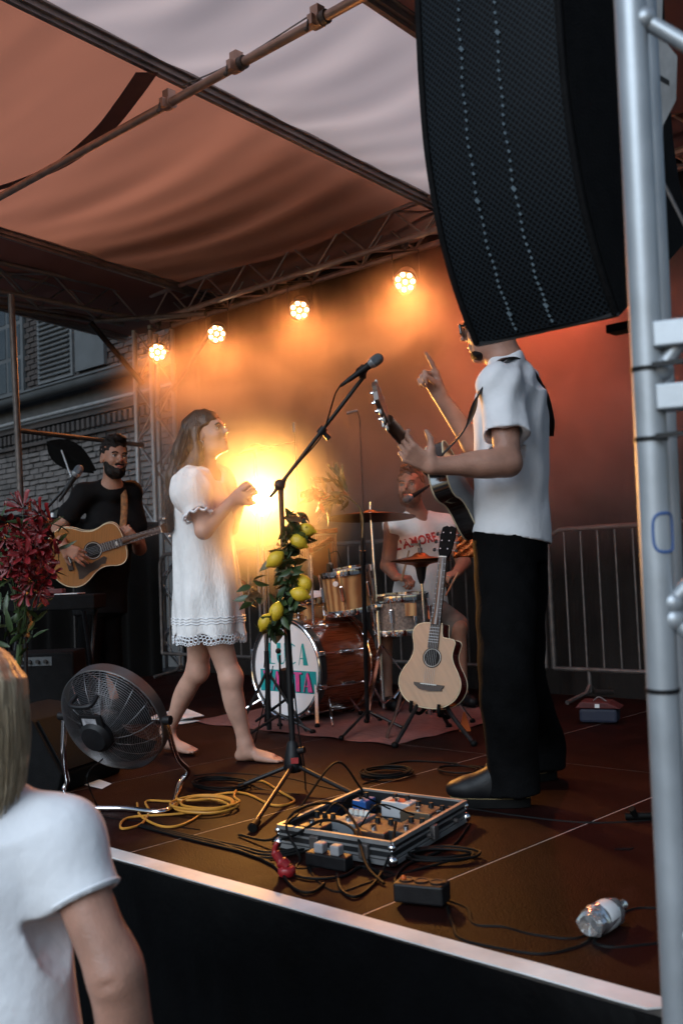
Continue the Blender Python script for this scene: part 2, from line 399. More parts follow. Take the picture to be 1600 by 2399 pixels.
keep = [q for q in cand if -18.0 < q[0] < -12.7][:300]; ks = set(id(q) for q in keep)
bmesh_ = {}
for q in keep:
    key = (q[4], round(q[2], 2), rb.randrange(3))
    if key not in bmesh_:
        bb = MB(); dpt = 0.05
        P = V([(sx*q[2]/2*(1-0.05*(sy < 0)), sy*dpt/2, sz*q[3]/2*(1-0.1*(sy < 0))) for sx in (-1, 1) for sy in (-1, 1) for sz in (-1, 1)])
        P = P + V([[rb.uniform(-1, 1)*(0.012 if q[4] else 0.004) for _ in range(3)] for _ in range(8)])
        bb.add(P, [(0, 1, 3, 2), (4, 6, 7, 5), (0, 4, 5, 1), (2, 3, 7, 6), (0, 2, 6, 4), (1, 5, 7, 3)])
        o = bb.build('brick', 'stone' if q[4] else 'brick', None, 0); o.parent = bw; bmesh_[key] = o.data
    else:
        o = bpy.data.objects.new('brick', bmesh_[key]); COL.objects.link(o); o.parent = bw
    o.location = (q[0]+15, 0.012 + rb.uniform(-0.008, 0.004), q[1]-GZ)
for st, nm in ((True, 'stone'), (False, 'brick')):
    bb = MB()
    for q in cand:
        if id(q) not in ks and q[4] == st: bb.box((q[0], WY+0.012+rb.uniform(-.01, .004), q[1]), (q[2], 0.05, q[3]))
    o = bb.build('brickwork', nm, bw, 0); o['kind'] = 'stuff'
mat('shutter', (0.085, 0.09, 0.095), 0.7, 0.0, 0.2, 4)
sh = MB(); sh.box((-15.45, WY-0.03, 5.1), (1.1, 0.05, 1.55)); sh = sh.build('shutter', 'shutter', bw, 0)
for i in range(17):
    MB().box((-15.45, WY-0.08, 4.42+i*0.085), (0.98, 0.05, 0.02), ((1, 0, 0), (0, 0.8, 0.6), (0, -0.6, 0.8))).build('slat', 'wall_grey', sh, 0)
b = MB(); b.box((-14.35, WY-0.05, 5.1), (0.84, 0.07, 1.5)); b.build('shutter', 'wall_grey', bw, 0)
wn_ = MB(); wn_.box((-17.05, WY-0.02, 5.25), (1.1, 0.06, 2.0)); wn_ = wn_.build('window', 'wall_grey', bw, 0)
mat('pane', (0.02, 0.025, 0.03), 0.1, 0.0, 0.2, 4, spec=0.6)
for i in range(2):
    for j in range(3):
        MB().box((-17.3+0.5*i, WY-0.055, 4.62+0.63*j), (0.42, 0.012, 0.55)).build('pane', 'pane', wn_, 0)
# gutter, pipe below it, dentil course
gt = MB(); n = 10
G = [[(x, WY-0.02-0.17+0.15*math.cos(PI*k/n), 4.17-0.15*math.sin(PI*k/n)) for k in range(n+1)] for x in (-18.5, -10.5)]
gt.grid(G); gt.box((-14.5, WY-0.35, 4.17), (8, 0.03, 0.03)); gt.build('gutter', 'wall_grey', bw, 40)
MB().cyl((-18.5, WY-0.16, 3.72), (-10.5, WY-0.16, 3.72), 0.035, seg=10).build('pipe', 'alu_dull', bw)
for i in range(46):
    MB().box((-17.4+i*0.15, WY-0.05, 3.45), (0.075, 0.12, 0.16)).build('dentil', 'brick', bw, 0)
b = MB(); b.box((-14.5, WY-0.03, 3.62), (8, 0.1, 0.1)); b.box((-14.5, WY-0.03, 3.3), (8, 0.09, 0.06)); b.build('moulding', 'brick', bw, 0)
# arched cellar window
ar = MB(); R_ = 0.85
for i in range(15):
    a = PI*(i+0.5)/15
    ar.box((-15.35+R_*math.cos(a), WY-0.02, 1.55+R_*0.8*math.sin(a)), (0.2, 0.1, 0.14), (V(math.cos(a), 0, math.sin(a)), V(0, 1, 0), V(-math.sin(a), 0, math.cos(a))))
aw = ar.build('window', 'stone', bw, 0)
b = MB(); b.prism([(0.78*math.cos(PI*i/16), 0.62*math.sin(PI*i/16)) for i in range(17)] + [(-0.78, -1), (0.78, -1)], (-15.35, WY-0.012, 1.55), (1, 0, 0), (0, 0, 1), 0, 0.02); b.build('pane', 'pane', aw, 0)
for dx in (-0.3, 0.3): MB().box((-15.35+dx, WY-0.04, 1.4), (0.05, 0.04, 1.3)).build('frame', 'white_paint', aw, 0)

# ---- steel crowd barriers along the back
def barrier(x0, x1, y, label, zb=0.19, yaw=0.0):
    t = thing('crowd_barrier', label, 'barrier', ((x0+x1)/2, y, 0), 'steel barriers along the back of the stage')
    r = 0.018; zt = 1.075; c = 0.09
    q = [(x0, y, zb), (x0, y, zt-c), (x0+0.03, y, zt-0.03), (x0+c, y, zt), (x1-c, y, zt), (x1-0.03, y, zt-0.03), (x1, y, zt-c), (x1, y, zb)]
    MB().tube(q, r, 10).build('frame', 'steel', t)
    MB().cyl((x0, y, zb), (x1, y, zb), r*0.85, seg=8).build('bottom_rail', 'steel', t)
    n = int((x1-x0)/0.115)
    for i in range(1, n):
        x = x0 + (x1-x0)*i/n; MB().cyl((x, y, zb), (x, y, zt), 0.0072, seg=6).build('bar', 'steel', t)
    for x in (x0+0.25, x1-0.25):
        b = MB(); b.tube([(x, y-0.28, 0.02), (x, y-0.05, 0.05), (x, y, 0.1), (x, y+0.05, 0.05), (x, y+0.28, 0.02)], 0.014, 8); b.cyl((x, y, 0.05), (x, y, zb), 0.014, seg=8); b.build('foot', 'steel', t)
barrier(-7.52, -5.62, 5.62, 'steel crowd barrier behind the singer and lemon garland')
barrier(-5.56, -3.62, 5.74, 'steel crowd barrier behind the drum kit')
barrier(-3.56, -1.30, 5.74, 'steel crowd barrier in the dark right of the white T-shirt guitarist')

# ---- right front truss tower close to the camera
tw = thing('front_tower', 'bright aluminium truss tower close by at the right edge', 'truss', (-0.5, 1.17, GZ))
pA, pB = V((-0.763, 1.538, 0.132)), V((-0.709, 1.462, 1.772))
ax = nrm(pB-pA); q0 = pA + ax*(GZ-pA[2])/ax[2]; q1 = pA + ax*(4.2-pA[2])/ax[2]
MB().cyl(q0, q1, 0.0245, seg=28).build('chord', 'alu', tw)
dirs = [V(0.262, 0.105, 0), V(-0.105, 0.262, 0), V(0.157, 0.367, 0)]
for dd in dirs: MB().cyl(q0+dd, q1+dd, 0.0245, seg=20).build('chord', 'alu', tw)
def brace(a, b_, r=0.0125):
    a, b_ = V(a), V(b_); MB().tube([a, a+(b_-a)*0.5, b_], r, 14).build('brace', 'alu', tw)
    for e_ in (a, b_): MB().ball(e_, 0.019, 12, 8).build('weld', 'alu', tw)
def onC(z, k=None):
    p = q0 + ax*(z-q0[2])/ax[2]
    return p if k is None else p + dirs[k]
for z0, z1 in ((1.7073, 1.5008), (1.1653, 1.5008), (0.804, 1.0621), (0.7782, 0.546), (0.2879, 0.546), (0.2621, 0.004), (-0.254, 0.004)):
    brace(onC(z0)+V(0.02, 0.004, 0), onC(z1, 0)-V(0.02, 0, 0))
for z0, z1 in ((1.5782, 1.2944), (1.0105, 1.2944), (0.9847, 0.7008), (0.4169, 0.7008), (0.3911, 0.1073)):
    brace(onC(z0, 0)+V(-0.01, 0.01, 0), onC(z1, 2), 0.0105)
for z in (1.2169, 1.1202):
    b = MB(); b.bar(onC(z)+V(0.012, 0.0, 0), onC(z, 0), 0.045, 0.04, (0, 0, 1)); b.build('coupler_plate', 'alu', tw, 0, 0.003)
for z in (1.1685, 1.0595, 0.6685):
    b = MB(); b.lathe(onC(z)-ax*0.0035, ax, [(0.0248, 0), (0.0262, 0), (0.0262, 0.007), (0.0248, 0.007)], 24); b.build('cable_tie', 'black_plastic', tw, 40)
for z in (1.1685, 1.0595):
    b = MB(); b.bar(onC(z)+V(0.02, -0.026, 0), onC(z+0.012, 0)+V(0, -0.03, 0), 0.006, 0.008); b.build('cable_tie', 'black_plastic', tw, 0)
# blue paint ring on the tower tube
mat('blue_paint', (0.012, 0.075, 0.26), 0.6)
ctr = onC(0.9137); vdir = nrm(V(0, 0, 0.875)-ctr); rdir = nrm(np.cross(vdir, ax)*-1); pts = []
for i in range(29):
    a = 2*PI*i/28; u_ = 0.020*np.sign(math.cos(a))*abs(math.cos(a))**0.6; w_ = 0.030*np.sign(math.sin(a))*abs(math.sin(a))**0.6
    th_ = (u_+0.0165)/0.0247
    pts.append(ctr + ax*w_ + 0.0247*(math.cos(th_)*nrm(vdir-ax*(vdir@ax)) + math.sin(th_)*rdir))
b = MB(); b.tube(pts, 0.0022, 6); b.build('paint_mark', 'blue_paint', tw)
# rigging plate and chain behind the tower
rg = thing('rigging_plate', 'pale grey slotted rigging plate hanging beside the loudspeaker', 'plate', (-0.912, 1.957, 1.797))
o = V((-0.912, 1.955, 1.805)); xr, yr = V(0.730, 0.683, 0), V(0.09, 0, 1)
b = MB(); b.prism([(-0.05, 0.32), (0.012, 0.32), (0.012, 0.13), (0.045, 0.09), (0.045, 0.0), (0.02, -0.05), (0.02, -0.12), (0.0, -0.15), (-0.05, -0.15)], o, xr, yr, 0, 0.008); b.build('plate', 'alu_dull', rg, 0)
b = MB(); b.prism([(-0.006, 0.062), (0.03, 0.04), (0.03, 0.03), (-0.006, 0.052)], o, xr, yr, 0.0082, 0.010); b.build('slot', 'black_plastic', rg, 0)
b = MB(); b.ball(o+V(0, 0, -0.115)+xr*0.003, 0.014, 10, 8); b.build('bolt', 'chrome', rg)
MB().cyl(o+V(0, 0, -0.14), o+V(0.07, 0.06, -0.36), 0.004, seg=6).build('sling', 'steel', rg)

# ================================================================== lamps
AMBER, RED = (1.0, 0.29, 0.065), (1.0, 0.13, 0.045)
emit('led_warm', (1.0, 0.80, 0.52), 7.0); emit('led_red', (1.0, 0.25, 0.08), 8.0)
emit('led_glow', (1.0, 0.42, 0.10), 0.6)
def par_light(loc, aim, label, col, power, led='led_warm', hang=0.2, spot=70, blend=0.6, n=7, lens_r=0.017, R=0.085):
    loc = V(loc); t = thing('par_light', label, 'stage light', loc, 'LED lamps on the rear truss')
    z = nrm(V(aim)-loc); x, y, _ = frame(z)
    b = MB(); b.lathe(loc, z, [(0.02, -0.2), (0.05, -0.19), (0.07, -0.15), (R, -0.02), (R+0.004, 0.0), (R+0.004, 0.018), (R-0.006, 0.018), (R-0.006, 0.004), (0.001, 0.004)], 28); b.build('housing', 'black_metal', t, 40)
    b = MB(); b.lathe(loc, z, [(R-0.008, 0.0062), (0.001, 0.0062)], 24); b.build('reflector', 'led_glow' if led == 'led_warm' else led, t, 0)
    for i in range(n+1):
        a = 2*PI*i/n; c = loc + z*0.006 + (0 if i == n else (R-0.029)*(math.cos(a)*x + math.sin(a)*y))
        b = MB(); b.lathe(c, z, [(lens_r, 0), (lens_r*0.9, 0.006), (lens_r*0.5, 0.010), (0.0005, 0.011)], 14); b.build('lens', led, t, 180)
    h = nrm(np.cross(z, V(0, 0, 1))); top = loc - z*0.09 + V(0, 0, hang)
    for s_ in (-1, 1):
        MB().bar(loc - z*0.09 + h*s_*(R+0.012), top + h*s_*(R+0.012), 0.02, 0.005, h).build('yoke_arm', 'black_metal', t, 0)
    MB().bar(top - h*(R+0.014), top + h*(R+0.014), 0.02, 0.006, (0, 0, 1)).build('yoke_bar', 'black_metal', t, 0)
    b = MB(); b.cyl(top, top+V(0, 0, 0.04), 0.012, seg=10); b.box(top+V(0, 0, 0.055), (0.03, 0.05, 0.05)); b.build('hook_clamp', 'steel', t, 0)
    L = bpy.data.lights.new('par_beam', 'SPOT'); L.energy = power; L.color = col; L.spot_size = math.radians(spot); L.spot_blend = blend; L.shadow_soft_size = 0.06
    o = bpy.data.objects.new('par_beam', L); COL.objects.link(o); o.parent = t
    o.location = tuple(z*0.045); o.rotation_euler = Vector(-z).to_track_quat('Z', 'Y').to_euler()
    return t
PW = 46
par_light((-6.749, 5.720, 2.962), (-3.0, 1.9, 0.2), 'round LED lamp on the truss, second from the left', AMBER, PW)
par_light((-5.722, 5.720, 2.962), (-2.7, 2.2, 0.2), 'round LED lamp on the truss, third from the left', AMBER, PW)
par_light((-4.629, 5.720, 2.945), (-2.2, 2.0, 0.2), 'round LED lamp on the truss nearest the loudspeaker', AMBER, PW)
par_light((-7.434, 5.600, 2.905), (-3.2, 1.2, 0.4), 'round LED lamp clamped to the back left corner tower', AMBER, PW)
par_light((-3.55, 5.72, 2.96), (-3.1, 3.0, 0.0), 'red lamp on the truss hidden behind the big loudspeaker', RED, PW*1.7, 'led_red', spot=110)
# blinder on a floor stand behind the singer, aimed at the audience
bl = V((-4.134, 3.781, 1.288))
t = thing('blinder_lamp', 'blinding yellow lamp on a thin stand between singer and lemons', 'stage light', (bl[0], bl[1], 0))
z = nrm(V(-0.05, 0.05, 1.5)-bl); x, y, _ = frame(z)
b = MB(); b.lathe(bl, z, [(0.02, -0.16), (0.06, -0.15), (0.085, -0.02), (0.088, 0.02), (0.08, 0.02), (0.08, 0.004), (0.001, 0.004)], 28); b.build('housing', 'black_metal', t, 40)
emit('blinder', (1.0, 0.72, 0.36), 60.0)
b = MB(); b.lathe(bl, z, [(0.075, 0.006), (0.05, 0.014), (0.001, 0.018)], 28); b.build('lens', 'blinder', t, 180)
MB().cyl(bl-z*0.08-V(0, 0, 0.1), V(bl[0], bl[1], 0.45)-z*0.08, 0.011, seg=8).build('pole', 'steel', t)
MB().cyl(V(bl[0], bl[1], 0.45)-z*0.08, V(bl[0], bl[1], 0.02)-z*0.08, 0.014, seg=8).build('pole', 'black_metal', t)
for k in range(3):
    a = 2*PI*k/3+0.4; q = V(bl[0], bl[1], 0)-V(z[0], z[1], 0)*0.08
    MB().tube([q+V(0, 0, 0.34), q+V(0.22*math.cos(a), 0.22*math.sin(a), 0.012)], 0.008, 6).build('leg', 'black_metal', t)
for s_ in (-1, 1): MB().bar(bl-z*0.07+x*s_*0.095, bl-z*0.08+x*s_*0.03-V(0, 0, 0.12), 0.015, 0.004, x).build('yoke_arm', 'black_metal', t, 0)
L = bpy.data.lights.new('blinder_beam', 'SPOT'); L.energy = 200; L.color = (1.0, 0.42, 0.08); L.spot_size = math.radians(140); L.spot_blend = 1.0; L.shadow_soft_size = 0.07
o = bpy.data.objects.new('blinder_beam', L); COL.objects.link(o); o.parent = t; o.location = tuple(bl+z*0.05-V(bl[0], bl[1], 0)); o.rotation_euler = Vector(-z).to_track_quat('Z', 'Y').to_euler()

# ---- stage smoke, thick in the back half of the stage; added puffs at the blinder imitate lens glare
b = MB(); b.box((-4.4, 3.95, 1.62), (6.4, 4.3, 3.1)); sm = b.build('smoke', 'black_cloth', None, 0); sm['kind'] = 'stuff'; sm['label'] = 'orange lit stage smoke drifting across the back of the stage'; sm['category'] = 'smoke'
m = bpy.data.materials.new('smoke'); m.use_nodes = True; nt = m.node_tree; nt.nodes.clear(); N = nt.nodes; Lk = nt.links
def nd(t_, **k):
    n = N.new(t_)
    for a, v in k.items(): setattr(n, a, v)
    return n
tc = nd('ShaderNodeTexCoord'); out = nd('ShaderNodeOutputMaterial'); pv = nd('ShaderNodeVolumePrincipled')
nz = nd('ShaderNodeTexNoise'); nz.inputs['Scale'].default_value = 1.5; nz.inputs['Detail'].default_value = 4; nz.inputs['Distortion'].default_value = 0.6
Lk.new(tc.outputs['Object'], nz.inputs[0])
r1 = nd('ShaderNodeMapRange', interpolation_type='SMOOTHSTEP'); r1.inputs[1].default_value = 0.44; r1.inputs[2].default_value = 0.62; r1.inputs[3].default_value = 0.30; Lk.new(nz.outputs[0], r1.inputs[0])
sp = nd('ShaderNodeSeparateXYZ'); Lk.new(tc.outputs['Object'], sp.inputs[0])
def ramp(src, a, b_, lo=0.0, hi=1.0):
    r = nd('ShaderNodeMapRange', interpolation_type='SMOOTHSTEP'); r.inputs[1].default_value = a; r.inputs[2].default_value = b_; r.inputs[3].default_value = lo; r.inputs[4].default_value = hi
    Lk.new(src, r.inputs[0]); return r.outputs[0]
def mth(op, a, b_):
    n = nd('ShaderNodeMath', operation=op)
    for i, q in enumerate((a, b_)):
        if isinstance(q, (int, float)): n.inputs[i].default_value = q
        else: Lk.new(q, n.inputs[i])
    return n.outputs[0]
dn = mth('MULTIPLY', r1.outputs[0], ramp(sp.outputs[1], 4.6, 5.8))
dn = mth('MULTIPLY', dn, ramp(sp.outputs[2], 0.75, 1.6)); dn = mth('MULTIPLY', dn, ramp(sp.outputs[2], 2.95, 2.35))
dn = mth('MULTIPLY', dn, ramp(sp.outputs[0], -7.5, -6.6)); dn = mth('MULTIPLY', dn, ramp(sp.outputs[0], -1.3, -2.2))
dn = mth('MULTIPLY', dn, 2.2)
ds = nd('ShaderNodeVectorMath', operation='DISTANCE'); Lk.new(tc.outputs['Object'], ds.inputs[0]); ds.inputs[1].default_value = tuple(bl + z*0.30)
dn = mth('ADD', dn, ramp(ds.outputs['Value'], 0.45, 0.0, 0.0, 0.75))  # puff added just before the lamp to build its glow
d2 = nd('ShaderNodeVectorMath', operation='DISTANCE'); Lk.new(tc.outputs['Object'], d2.inputs[0]); d2.inputs[1].default_value = (-3.220, 2.890, 1.168)
dn = mth('ADD', dn, ramp(d2.outputs['Value'], 0.48, 0.0, 0.0, 0.75))  # puff added in front of the singer to stand in for lens glare
Lk.new(dn, pv.inputs['Density']); pv.inputs['Color'].default_value = (0.95, 0.92, 0.9, 1); pv.inputs['Anisotropy'].default_value = 0.58
Lk.new(pv.outputs[0], out.inputs['Volume']); sm.data.materials[0] = m

# ================================================================== loudspeaker column
mat('grille', (0.030, 0.034, 0.040), 0.6, 0.0, 0.2, 10, spec=0.12)
def grille_material():
    m = MATS['grille']; nt = m.node_tree; N = nt.nodes; L = nt.links
    uv = N.new('ShaderNodeUVMap'); mp = N.new('ShaderNodeMapping'); mp.inputs['Rotation'].default_value = (0, 0, PI/4); mp.inputs['Scale'].default_value = (34, 34, 34)
    L.new(uv.outputs[0], mp.inputs[0])
    ck = N.new('ShaderNodeTexVoronoi'); ck.inputs['Randomness'].default_value = 0.0; ck.inputs['Scale'].default_value = 1.0; ck.voronoi_dimensions = '2D'
    L.new(mp.outputs[0], ck.inputs[0])
    rp = N.new('ShaderNodeMapRange'); rp.inputs[1].default_value = 0.30; rp.inputs[2].default_value = 0.40; L.new(ck.outputs['Distance'], rp.inputs[0])
    mx = N.new('ShaderNodeMix'); mx.data_type = 'RGBA'; L.new(rp.outputs[0], mx.inputs[0])
    mx.inputs[6].default_value = (0.0015, 0.0015, 0.002, 1); mx.inputs[7].default_value = (0.011, 0.015, 0.019, 1)
    L.new(mx.outputs[2], N['Principled BSDF'].inputs['Base Color'])
    bp = N.new('ShaderNodeBump'); bp.inputs['Distance'].default_value = 0.004; L.new(rp.outputs[0], bp.inputs['Height']); L.new(bp.outputs[0], N['Principled BSDF'].inputs['Normal'])
grille_material()
sx0, sx1 = -1.47, -1.085
# front profile in the YZ plane, top to bottom: leans back more and more
prof = [(q[1], q[2]) for q in ((-1.470, 1.930, 2.657), (-1.470, 1.918, 2.435), (-1.470, 1.913, 2.241), (-1.470, 1.913, 2.029), (-1.470, 1.926, 1.844), (-1.470, 1.966, 1.664), (-1.470, 2.024, 1.527), (-1.470, 2.089, 1.422))]
prof = [(p[1], p[2]) for p in bez([(0, a, b_) for a, b_ in prof], 5)]
sp_ = thing('line_array', 'big black curved loudspeaker column hanging in front of the stage', 'loudspeaker', (-1.28, 2.2, 1.4))
back = []
for i, (y, z_) in enumerate(prof):
    a = prof[max(0, i-1)]; c = prof[min(len(prof)-1, i+1)]; t_ = nrm(V(c[0]-a[0], c[1]-a[1])); n_ = V(-t_[1], t_[0])   # inward normal
    back.append((y+n_[0]*0.52, z_+n_[1]*0.52))
P = []
for (y, z_), (yb, zb) in zip(prof, back):
    P.append([(sx0+0.05, yb, zb), (sx0, y+0.012, z_), (sx1, y+0.012, z_), (sx1-0.005, yb, zb), (sx0+0.05, yb, zb)])
b = MB(); b.grid(P); n5 = len(prof)*5
b.f.append((n5-5, n5-4, n5-3, n5-2)); b.build('cabinet', 'black_cloth', sp_, 30)
P = [[(sx0+0.012+(sx1-sx0-0.024)*k/12, y-0.004-0.012*math.sin(PI*k/12), z_) for k in range(13)] for (y, z_) in prof]
b = MB(); b.grid(P); go = b.build('grille', 'grille', sp_, 180)
uvl = go.data.uv_layers.new(name='UVMap'); cnt = 13; acc = [0]
for i in range(1, len(prof)): acc.append(acc[-1] + math.dist(prof[i], prof[i-1]))
for lp in go.data.loops:
    i, k = divmod(lp.vertex_index, cnt); uvl.data[lp.index].uv = ((sx1-sx0)*k/12*2.6, acc[i]*2.6)
mat('stitch', (0.09, 0.12, 0.14), 0.4, 0.5, 0.1, 10)
for fx in (0.34, 0.60):
    ch = MB()
    for q in range(64):
        s_ = q/64*(len(prof)-1); i = int(s_); f_ = s_-i; y = prof[i][0]*(1-f_)+prof[i+1][0]*f_; z_ = prof[i][1]*(1-f_)+prof[i+1][1]*f_
        r_ = 0.0062 if q % 17 == 9 else 0.0036
        ch.box((sx0+(sx1-sx0)*fx+0.002*math.sin(q), y-0.017, z_), (r_*1.3, 0.004, r_*2.4), ((0.8, 0, 0.6), (0, 1, 0), (-0.6, 0, 0.8)))
    o = ch.build('seam_chain', 'stitch', sp_, 0); o['kind'] = 'stuff'
for x in (sx0+0.004, sx1-0.004):
    b = MB(); b.tube([(x, y-0.006, z_) for y, z_ in prof], 0.008, 6); b.build('edge_rail', 'black_cloth', sp_)
yb_, zb_ = prof[-1]
b = MB(); b.bar((sx0, yb_+0.0, zb_), (sx1, yb_+0.0, zb_), 0.014, 0.01); b.build('bottom_lip', 'black_metal', sp_, 0)
b = MB(); b.box((sx1-0.09, yb_+0.20, zb_+0.015), (0.07, 0.05, 0.02)); b.build('foot', 'black_plastic', sp_, 0)

# ================================================================== microphones and stands
mat('mic_mesh', (0.10, 0.115, 0.13), 0.35, 0.7, 0.2, 40, 0.6, 500)
mat('mic_band', (0.35, 0.36, 0.38), 0.3, 0.8, 0.1, 10)
def mic_parts(t, a, d_, s=1.0):
    """handheld microphone: a = tail, d_ = direction to the head"""
    a, d_ = V(a), nrm(d_)
    b = MB(); b.lathe(a, d_, [(0.001, 0), (0.011*s, 0), (0.0115*s, 0.02*s), (0.0175*s, 0.115*s), (0.019*s, 0.128*s), (0.001, 0.13*s)], 18); b.build('handle', 'black_plastic', t, 40)
    b = MB(); b.lathe(a, d_, [(0.0195*s, 0.122*s), (0.026*s, 0.136*s), (0.0265*s, 0.144*s), (0.024*s, 0.146*s)], 20); b.build('collar', 'mic_band', t, 40)
    b = MB(); b.lathe(a, d_, [(0.0245*s, 0.143*s), (0.0262*s, 0.155*s), (0.0255*s, 0.172*s), (0.021*s, 0.185*s), (0.012*s, 0.193*s), (0.0005, 0.196*s)], 20); b.build('grille', 'mic_mesh', t, 60)
    b = MB(); b.lathe(a - d_*0.05*s, d_, [(0.004*s, 0), (0.008*s, 0.01*s), (0.0095*s, 0.05*s)], 12); b.build('plug', 'black_metal', t)
def tripod(t, q, h=0.22, r=0.28, m='black_metal', legr=0.0085, ph=0.3, hub=True, double=False):
    q = V(q)
    for k in range(3):
        a = ph + 2*PI*k/3; e = q + V(r*math.cos(a), r*math.sin(a), 0.014)
        b = MB(); b.cyl(q+V(0, 0, h), e, legr, seg=8); lg = b.build('leg', m, t)
        b = MB(); b.ball(e, (0.017, 0.017, 0.013), 10, 6); b.build('rubber_foot', 'rubber', lg)
        if double:
            b = MB(); b.cyl(q+V(0, 0, h*0.25), q+(e-q)*0.62+V(0, 0, h*0.38), legr*0.8, seg=6); b.build('brace', m, t)
def cable_obj(label, pts, r=0.0038, m='rubber', n=8, name='cable'):
    rr = random.Random(len(label)); o = MB().tube(bez(pts, n), r, 6).build(name, m)
    return tag(o, label, 'cable')

# --- main stand with the garland
q = V((-3.013, 2.880, -0.000))
ms = thing('microphone_stand', 'black boom microphone stand in front of the singer, twined with lemons', 'microphone stand', q)
pv_ = V((-3.012, 2.860, 1.229))
MB().cyl(q+V(0, 0, 0.1), q+(pv_-q)*0.62, 0.0125, seg=12).build('pole', 'black_metal', ms)
MB().cyl(q+(pv_-q)*0.6, pv_, 0.009, seg=12).build('pole', 'black_metal', ms)
b = MB(); b.lathe(q, (pv_-q), [(0.014, 0.20), (0.022, 0.19), (0.036, 0.12), (0.04, 0.09), (0.03, 0.075), (0.012, 0.07)], 18); b.build('hub', 'black_plastic', ms, 50)
b = MB(); b.box(q+V(0.030, -0.022, 0.125), (0.03, 0.012, 0.022), (V(0.7, 0.7, 0), V(0.7, -0.7, 0), V(0, 0, 1))); mat('red_print', (0.28, 0.02, 0.02), 0.5); b.build('badge', 'red_print', ms, 0)
b = MB(); b.cyl(q+V(0.03, 0.0, 0.16), q+V(0.055, 0.01, 0.165), 0.013, seg=10); b.build('clamp_knob', 'black_plastic', ms)
for e in ((-3.204, 2.757, 0.000), (-2.659, 2.338, 0.000), (-2.689, 2.893, 0.000)):
    e = V(e); b = MB(); b.cyl(q+V(0, 0, 0.105), e+V(0, 0, 0.018), 0.0095, seg=10); lg = b.build('leg', 'black_metal', ms)
    b = MB(); b.cyl(e+(q-e)*0.1+V(0, 0, 0.021), e+V(0, 0, 0.015), 0.014, 0.017, seg=12); b.build('rubber_foot', 'rubber', lg)
MB().cyl(q+(pv_-q)*0.585, q+(pv_-q)*0.645, 0.017, seg=12).build('clutch', 'black_plastic', ms)
be = V((-2.681, 3.028, 1.640)); b0 = pv_ - (be-pv_)*0.12
MB().cyl(b0, be, 0.0078, seg=10).build('boom', 'black_metal', ms)
bm_ = pv_ + (be-pv_)*0.505
MB().cyl(bm_-(be-pv_)*0.03, bm_+(be-pv_)*0.03, 0.016, seg=12).build('clutch', 'black_plastic', ms)
b = MB(); b.cyl(bm_, bm_+V(0.02, 0.02, -0.035), 0.011, seg=10); b.build('clamp_knob', 'black_plastic', ms)
b = MB(); b.ball(pv_, 0.024, 12, 8); b.build('joint', 'black_plastic', ms)
mc = V((-2.702, 2.982, 1.634)); mt = nrm(V((-2.581, 3.034, 1.709)) - mc)
b = MB(); b.cyl(be-(be-pv_)*0.02, be+V(0, 0, 0.045), 0.015, 0.013, seg=12); b.cyl(be+V(0, 0, 0.03), V((-2.673, 2.994, 1.651)), 0.019, seg=12); b.build('mic_clip', 'black_plastic', ms)
vm = thing('vocal_microphone', 'black handheld microphone with grey grille on the boom beside the guitar headstock', 'microphone', mc)
mic_parts(vm, V((-2.715, 2.971, 1.623)), mt, 0.86)
cable_obj('black microphone cable drooping from the boom microphone', [(-2.740, 2.949, 1.602), (-2.757, 2.936, 1.568), (-2.795, 2.934, 1.487), (-2.829, 2.934, 1.423), (-2.881, 2.931, 1.377), (-2.944, 2.904, 1.313), (-2.982, 2.861, 1.237), (-2.995, 2.858, 1.117), (-2.995, 2.870, 0.600), (-2.996, 2.896, 0.257), (-2.974, 2.900, 0.105), (-2.986, 2.916, 0.000)], 0.0034)

# --- lemon garland
mat('lemon', (0.58, 0.38, 0.02), 0.42, 0.0, 0.12, 12, 0.35, 160, sss=0.1)
mat('leaf', (0.030, 0.055, 0.016), 0.45, 0.0, 0.4, 9, 0.1, 60, spec=0.5)
mat('leaf_olive', (0.085, 0.085, 0.045), 0.5, 0.0, 0.3, 9)
mat('leaf_dry', (0.16, 0.085, 0.035), 0.6, 0.0, 0.3, 9)
mat('twig', (0.11, 0.085, 0.04), 0.7)
def leaf_mesh(name, L, W, m, bend=0.25, nx=5):
    b = MB(); P = []
    for i in range(nx+1):
        s_ = i/nx; w = W*math.sin(PI*(0.04+0.96*s_)**0.8)*0.5; zz = -bend*L*s_*s_
        P.append([(L*s_, -w, zz+w*0.35), (L*s_, 0, zz), (L*s_, w, zz+w*0.35)])
    b.grid(P); o = b.build(name, m, None, 180); return o
LEAFP = {}
def place_leaf(name, m, pos, d_, up, parent, L=0.07, W=0.03, bend=0.25, sc=1.0):
    key = (name, m, L, W)
    d_ = nrm(d_); y = nrm(np.cross(up, d_)); z = np.cross(d_, y)
    if key not in LEAFP: o = leaf_mesh(name, L, W, m, bend); LEAFP[key] = o.data
    else: o = bpy.data.objects.new(name, LEAFP[key]); COL.objects.link(o)
    o.parent = parent; p = V(pos) - org(parent)
    o.matrix_basis = Matrix([[d_[i]*sc, y[i]*sc, z[i]*sc, p[i]] for i in range(3)] + [[0, 0, 0, 1]])
    return o
rg_ = random.Random(11)
def rvec(): return nrm(V(rg_.gauss(0, 1), rg_.gauss(0, 1), rg_.gauss(0, 1)))
ga = thing('lemon_garland', 'garland of lemons and dark green leaves wound down the microphone stand', 'garland', V((-2.988, 2.857, 0.858)))
core = bez([(-2.959, 2.907, 1.089), (-2.929, 2.845, 1.010), (-2.992, 2.848, 0.927), (-2.925, 2.836, 0.823), (-2.997, 2.856, 0.755), (-2.983, 2.792, 0.691), (-3.028, 2.808, 0.647)], 8)
MB().tube(core, 0.006, 6).build('vine', 'twig', ga)
